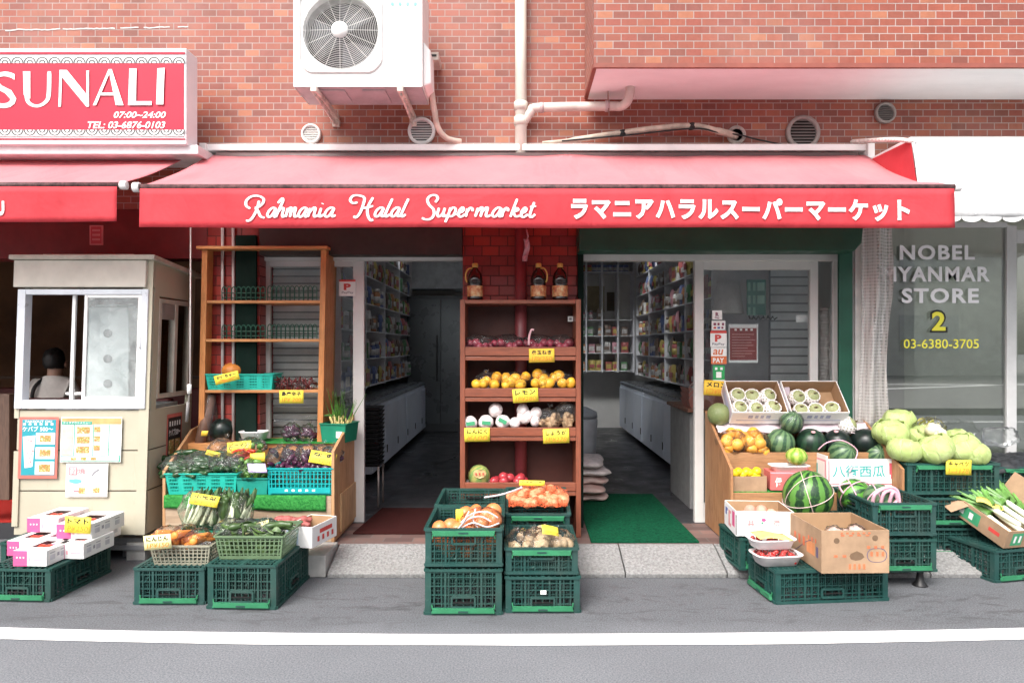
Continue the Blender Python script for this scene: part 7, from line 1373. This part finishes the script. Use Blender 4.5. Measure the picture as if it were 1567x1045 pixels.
for k in range(9): m.pbox(1120, 1120 + (34, 28, 36, 30, 33, 24, 36, 31, 20)[k], 511 + 4.2 * k, 512.2 + 4.2 * k, .1772, .178, 3)
put(m.build('notice', [PAPER, M('dark red notice', (.26, .03, .025), .5), PAPER, M('notice pale line', (.5, .25, .22), .5)]), 'dark red notice sheet in a white border inside the glass door', 'notice')
m = MB(); m.lathe([(.04, 0), (.13, 0), (.128, .01), (.09, .27), (.03, .272)], at(1114, 480, .75), 'z', 28); put(m.build('paper_lamp_shade', M('shade white', (.62, .58, .56), .6)), 'white tapering paper shade inside the right glass door', 'shade')
m = MB(); m.pbox(1143, 1172, 428, 482, .6, .61, 0)
for k, (bx0, by) in enumerate(((1145, 432), (1159, 432), (1145, 452), (1159, 452), (1145, 470))): put_text(m, '-' if k % 2 else '- -', bx0, bx0 + 11, by, by + 13, .597, 1, .02)
put(m.build('green_poster', [M('green poster', (.03, .2, .15), .5), M('poster pale ink', (.3, .55, .45), .5)]), 'green poster with pale letters inside the right glass door', 'poster')
cup = root('cup_stack', 'tall stacks of white paper cups inside the right glass', 'cups', at(1267, 600, .3))
for k, (px, y0) in enumerate(((1261, 470), (1273, 476))):
    m = MB(); p = []; zb, zt_ = az_(600, .3), az_(y0, .3); n = 26
    for i in range(n): z = zb + (zt_ - zb) * i / n; p += [(.03, z), (.036, z + .012), (.038, z + .018), (.031, z + .0185)]
    m.lathe([(r, z) for r, z in p], V((ax(px, .3), .3, 0)), 'z', 18); m.build('cups', M('paper cup', (.7, .64, .62), .6), cup)
m = MB(); m.pbox(1178, 1246, 405, 640, .75, .78, 0)
for k in range(17): m.pbox(1180, 1244, 412 + 13.4 * k, 422.6 + 13.4 * k, .738, .7495, 1)
put(m.build('slat_reflection', [M('slat gaps', (.25, .26, .27), .7), M('grey slats', (.72, .74, .75), .5, .15, 4)]), 'grey slatted panel behind the right glass door, in place of mirrored shutters', 'slat panel')  # solid panel added to stand for the shutter reflection on the glass
m = MB(); m.pbox(1218, 1238, 482, 493, .2, .202); put(m.build('small_card', PAPER), 'small white card stuck high inside the right glass', 'card')
m = MB(); m.tube([V((ax(1146 + i * 2.2, .5), .5 + .02 * math.sin(i * 1.9), az_(486, .5) + .015 * math.cos(i * 1.9))) for i in range(20)], .006, 5); put(m.build('spiral_cord', BLK), 'black coiled cord hanging inside the right glass door', 'cord')
# roller shutter seen through the left glass
m = MB(); m.pbox(408, 507, 400, 800, .3, .33, 1)
for k in range(36): m.pbox(409, 506, 402 + 11 * k, 410.4 + 11 * k, .285, .2995, 0)
put(m.build('slat_blind', [M('pale slats', (.62, .6, .58), .5, .12, 4), M('slat gap', (.2, .19, .18), .8)]), 'pale horizontal slat blind behind the left glass door', 'blind')
for px in (340.5, 357):
    m = MB(); m.tube([at(px, 345, -.02), at(px, 700, -.02)], .011, 8); put(m.build('conduit', M('conduit', (.42, .38, .37), .5)), 'pale vertical conduit on the pier behind the shelf, ' + ('left one' if px < 350 else 'right one'), 'conduit')
# ------------------------------------------------------------------ inside the shop
FZ = M('freezer white', (.72, .77, .86), .4, .06, 2); FZD = M('freezer lid', (.2, .21, .22), .25, .6, 8); SHW = M('shelf white', (.74, .74, .76), .5, .06)
def freezer(x0, x1, y0, y1, face, label):
    r = root('chest_freezer', label, 'freezer', ((x0 + x1) / 2, (y0 + y1) / 2, .12), 'chest freezers in the shop'); m = MB(); m.box(x0, x1, y0, y1, .19, .84); m.build('body', FZ, r, bevel=.01)
    m = MB(); m.box(x0 - .005, x1 + .005, y0 - .005, y1 + .005, .842, .885); m.build('lid_frame', M('freezer rim', (.2, .22, .25), .4), r, bevel=.012)
    m = MB(); m.box(x0 + .05, x1 - .05, y0 + .05, y1 - .05, .886, .892); m.build('lid', FZD, r)
    n = 3
    for k in range(n):
        a, b_ = y0 + (y1 - y0) * k / n + .01, y0 + (y1 - y0) * (k + 1) / n - .01; m = MB(); xx = x1 + .001 if face > 0 else x0 - .001; m.box(min(xx, xx + face * .012), max(xx, xx + face * .012), a, b_, .2, .8); m.build('door_panel', FZ, r, bevel=.003)
        m = MB(); m.box(min(xx + face * .013, xx + face * .02), max(xx + face * .013, xx + face * .02), a + .03, a + .05, .3, .38); m.build('hinge', BLK, r)
    for k in range(2):
        m = MB(); yy = y0 + .2 + (y1 - y0 - .4) * k; m.lathe([(.03, 0), (.03, .068)], ((x0 + x1) / 2 + face * .2, yy, .121), 'z', 10); m.build('foot', BLK, r)
freezer(-2.05, -1.4, 1.7, 3.8, 1, 'pale blue chest freezer nearest the left doorway'); freezer(-2.05, -1.4, 3.85, 5.9, 1, 'pale blue chest freezer further back on the left side'); freezer(1.62, 2.3, 1.9, 3.9, -1, 'pale blue chest freezer behind the checkout counter'); freezer(1.62, 2.3, 3.95, 5.9, -1, 'pale blue chest freezer at the back on the right side')
ct = root('checkout_counter', 'grey checkout counter just inside the right doorway', 'counter', (1.75, .95, .12)); m = MB(); m.box(1.4, 2.2, .55, 1.28, .12, .9); m.build('body', M('counter grey', (.26, .26, .26), .5), ct, bevel=.004); m = MB(); m.box(1.37, 2.23, .5, 1.3, .901, .93); m.build('counter_top', M('counter top', (.2, .09, .06), .4), ct, bevel=.006)
SALM = M('salmon plastic', (.38, .16, .13), .45)
for k in range(3):
    r = root('shopping_basket', 'salmon plastic shopping basket stacked on the checkout counter, ' + ['lowest', 'middle', 'uppermost'][k], 'basket', (1.56, .75, .931 + .045 * k), 'shopping baskets'); m = MB(); z = .931 + .045 * k
    m.wall((1.42, .62, z), (1.7, .62, z), (1.72, .6, z + .07), (1.4, .6, z + .07), (0, .004, 0), [(0, 1)], [(0, .2), (.8, 1)]); m.wall((1.42, .88, z), (1.42, .62, z), (1.4, .6, z + .07), (1.4, .9, z + .07), (.004, 0, 0), [(0, 1)], [(0, .2), (.8, 1)]); m.wall((1.7, .62, z), (1.7, .88, z), (1.72, .9, z + .07), (1.72, .6, z + .07), (-.004, 0, 0), [(0, 1)], [(0, .2)]); m.box(1.42, 1.7, .62, .88, z, z + .004); m.build('basket_body', SALM, r)
    m = MB(); m.tube(smooth_path([(1.41, .62, z + .07), (1.44, .6, z + .11), (1.56, .58, z + .12), (1.68, .6, z + .11), (1.71, .62, z + .07)], 5), .007, 6); m.build('handle', M('basket handle', (.3, .22, .2), .4), r)
# fridge and back wall furniture
fr = root('fridge', 'dark steel upright fridge at the back of the left aisle', 'fridge', (-1.35, 6.0, .12)); m = MB(); m.box(-1.67, -.62, 5.7, 6.25, .12, 2.2); m.build('body', M('fridge steel', (.1, .105, .11), .35, .1, 2, metal=.3), fr, bevel=.01)
for a, b_ in ((-1.66, -1.16), (-1.14, -.63)): m = MB(); m.box(a, b_, 5.68, 5.699, .25, 2.15); m.build('door', M('fridge door', (.12, .13, .135), .3, .1, 2, metal=.3), fr, bevel=.004); m = MB(); m.box(b_ - .06, b_ - .04, 5.64, 5.679, .9, 1.6); m.build('handle', BLK, fr)
def shelving(x0, x1, y0, y1, levels, label, deep='x', side=1):
    r = root('goods_shelving', label, 'shelving', ((x0 + x1) / 2, (y0 + y1) / 2, levels[0] - .05)); 
    for z in levels: m = MB(); m.box(x0, x1, y0, y1, z - .012, z); m.build('shelf_board', SHW, r)
    n = 5
    for k in range(n):
        m = MB()
        if deep == 'x': yy = y0 + (y1 - y0) * k / (n - 1); m.box(x0 + .001, x1 - .001, yy - .012, yy + .012, levels[0] - .03, levels[-1] + .3)
        else: xx = x0 + (x1 - x0) * k / (n - 1); m.box(xx - .012, xx + .012, y0 + .001, y1 - .001, levels[0] - .03, levels[-1] + .3)
        m.build('upright', SHW, r)
    return r
LV = [1.0, 1.3, 1.6, 1.9, 2.2, 2.5]
shelving(-2.08, -1.62, 1.4, 5.85, LV, 'white goods shelving along the left wall of the shop'); shelving(1.86, 2.48, 1.6, 5.9, LV, 'white goods shelving along the right wall of the shop'); shelving(.85, 1.84, 5.95, 6.28, [1.05, 1.33, 1.6, 1.85, 2.6], 'white open shelving against the back wall', 'y')
def pouch(m): m.grid(lambda u, v: ((u - .5) * .15 * (1 - .1 * math.sin(v * 3.1)), -.035 * math.sin(math.pi * u) * math.sin(math.pi * (.1 + .9 * (1 - v))) - .002, v * .21), 6, 6, 0, True); m.grid(lambda u, v: ((u - .5) * .15 * (1 - .1 * math.sin(v * 3.1)), .03 * math.sin(math.pi * u) * math.sin(math.pi * (.1 + .9 * (1 - v))) + .002, v * .21), 6, 6, 0, True); m.pprism if 0 else None; m.box(-.05, .05, -.04, -.034, .06, .12, 1)
def jar(m): m.lathe([(.04, 0), (.043, .01), (.043, .13), (.03, .15)], n=14); m.lathe([(.034, .151), (.034, .18)], n=14, mi=1); m.lathe([(.0435, .03), (.0435, .1)], n=14, mi=1)
def pack(m): m.box(-.06, .06, -.03, .03, 0, .17); m.box(-.05, .05, -.032, -.03, .04, .13, 1)
def can(m): m.lathe([(.036, 0), (.038, .005), (.038, .1), (.036, .105)], n=14); m.lathe([(.0385, .02), (.0385, .07)], n=14, mi=1)
COLS = {k: tuple(x * .85 + .1 for x in v) for k, v in {'red': (.4, .03, .025), 'orange': (.5, .18, .03), 'yellow': (.55, .42, .05), 'green': (.05, .22, .05), 'white': (.6, .58, .55), 'brown': (.16, .08, .04), 'blue': (.05, .1, .3), 'pink': (.5, .2, .24)}.items()}
PK = {}
def goods(kind, colr, loc, label, group, rz, sc_=1):
    k = (kind, colr)
    if k not in PK: PK[k] = one({'pouch': 'food_pouch', 'jar': 'food_jar', 'pack': 'food_packet', 'can': 'food_can'}[kind], [M(colr + ' pack', COLS[colr], .4, .25, 20), M({'white': 'brown', 'yellow': 'red', 'red': 'yellow'}.get(colr, 'white') + ' pack', COLS[{'white': 'brown', 'yellow': 'red', 'red': 'yellow'}.get(colr, 'white')], .4, .25, 20)], {'pouch': pouch, 'jar': jar, 'pack': pack, 'can': can}[kind], kind if kind != 'pack' else 'packet')
    PK[k].place(loc, label, group, (0, 0, rz), sc_)
random.seed(99); cl = list(COLS)
for side, xx, y0, y1, rz, nm in ((0, -1.66, 1.5, 5.75, R(90), 'left'), (1, 1.9, 1.7, 5.8, R(-90), 'right')):
    for z in LV:
        y = y0
        while y < y1:
            kind = random.choice(['pouch', 'pouch', 'pack', 'jar']); c = random.choice(cl); stp = random.uniform(.155, .205)
            for _ in range(1): goods(kind, c, (xx + random.uniform(-.02, .02), y, z), '%s food %s on the white shelving along the %s wall of the shop' % (c, kind, nm), '%s %ss on the %s shelving' % (c, kind, nm), rz + random.uniform(-.15, .15), random.uniform(.9, 1.15))
            y += stp
for k in range(11): goods('can', 'blue' if k > 3 else 'red', (.9 + k * .083, 6.05, 2.6), '%s can on the top board of the back wall shelving' % ('blue' if k > 3 else 'red'), 'cans on the back wall shelving', 0, 1.05)
for z, n in ((1.05, 7), (1.33, 7), (1.6, 7), (1.85, 4)):
    for k in range(n):
        c = random.choice(cl); kd = random.choice(['pack', 'jar', 'pouch']); goods(kd, c, (.92 + k * .13 + random.uniform(-.02, .02), 6.05, z), '%s %s on the open shelving at the back wall' % (c, kd), '%s %ss at the back wall' % (c, kd), random.uniform(-.3, .3), .8)
m = MB(); m.box(-.95, -.35, 5.9, 6.0, 2.781, 2.785); 
for k in range(5): goods('pack', 'green', (-.95 + k * .13, 6.0, 2.781), 'green packet on the pale beam at the back of the left aisle', 'green packets on the beam', 0, .7)
m = MB(); m.box(1.1, 1.42, 6.285, 6.298, 1.98, 2.4); m.box(1.46, 1.62, 6.285, 6.298, 2.0, 2.3, 1); put(m.build('wall_notice', [M('tan notice', (.4, .33, .2), .6), M('brown notice', (.12, .09, .06), .6)]), 'tan and brown notices on the back wall of the shop', 'notice')
SACK = M('sack', (.62, .5, .46), .6, .2, 14, col2=(.5, .3, .27)); random.seed(12)
for k in range(5):
    m = MB(); ox, oy, oz = random.uniform(-.03, .03), random.uniform(-.05, .05), .16 + .07 * k
    m.ball((0, 0, 0), (.165, .26, .045), 36, 14, fn=lambda d, th, ph: (1 + .1 * noise.noise(d * 2.5 + V((k * 3, 0, 0)))) * (1 + .34 * abs(math.sin(2 * th)) ** 2.2 * math.sin(ph) ** 3 * (1 - .0 * k))); m.move(Matrix.Translation((.6 + ox, 1.0 + oy, oz)) @ Matrix.Rotation(random.uniform(-.2, .2), 4, 'Z')); put(m.build('rice_sack', SACK if k < 3 else M('white sack', (.62, .56, .55), .6, .2, 14)), ['lowest pinkish rice sack', 'second pinkish rice sack from the floor', 'third rice sack in the middle of the pile', 'pale rice sack second from the top', 'topmost pale rice sack'][k] + ' inside the right doorway', 'sack', 'rice sacks')
wbn = root('waste_bin', 'white bin behind the rice sacks inside the right doorway', 'bin', (.66, 1.9, .12)); m = MB(); m.lathe([(.12, .12), (.15, .7), (.14, .72)], (.66, 1.9, 0), 'z', 20); m.build('bin_body', M('bin white', (.5, .52, .56), .5), wbn)
m = MB(); m.lathe([(.15, .73), (.14, .78), (.04, .83)], (.66, 1.9, 0), 'z', 20); m.build('lid', M('bin lid', (.4, .43, .47), .4), wbn)
stl = root('black_basket_stack', 'tall stack of black shopping baskets inside the left doorway', 'baskets', (ax(566, .7), .7, .12))
for k in range(14): m = MB(); z = .45 + .035 * k; x = ax(564, .7); m.hexa([(x - .1, .6, z), (x + .1, .6, z), (x + .1, .8, z), (x - .1, .8, z)], [(x - .115, .585, z + .03), (x + .115, .585, z + .03), (x + .115, .815, z + .03), (x - .115, .815, z + .03)]); m.build('stacked_basket', M('black plastic', None), stl, bevel=.003)
m = MB(); x = ax(564, .7)
for dx in (-.1, .1): m.tube([(x + dx, .6, .121), (x + dx, .6, .45), (x + dx, .8, .45), (x + dx, .8, .121)], .009, 6)
m.build('stand_frame', M('stand wire', (.3, .26, .24), .4, metal=.4), stl)
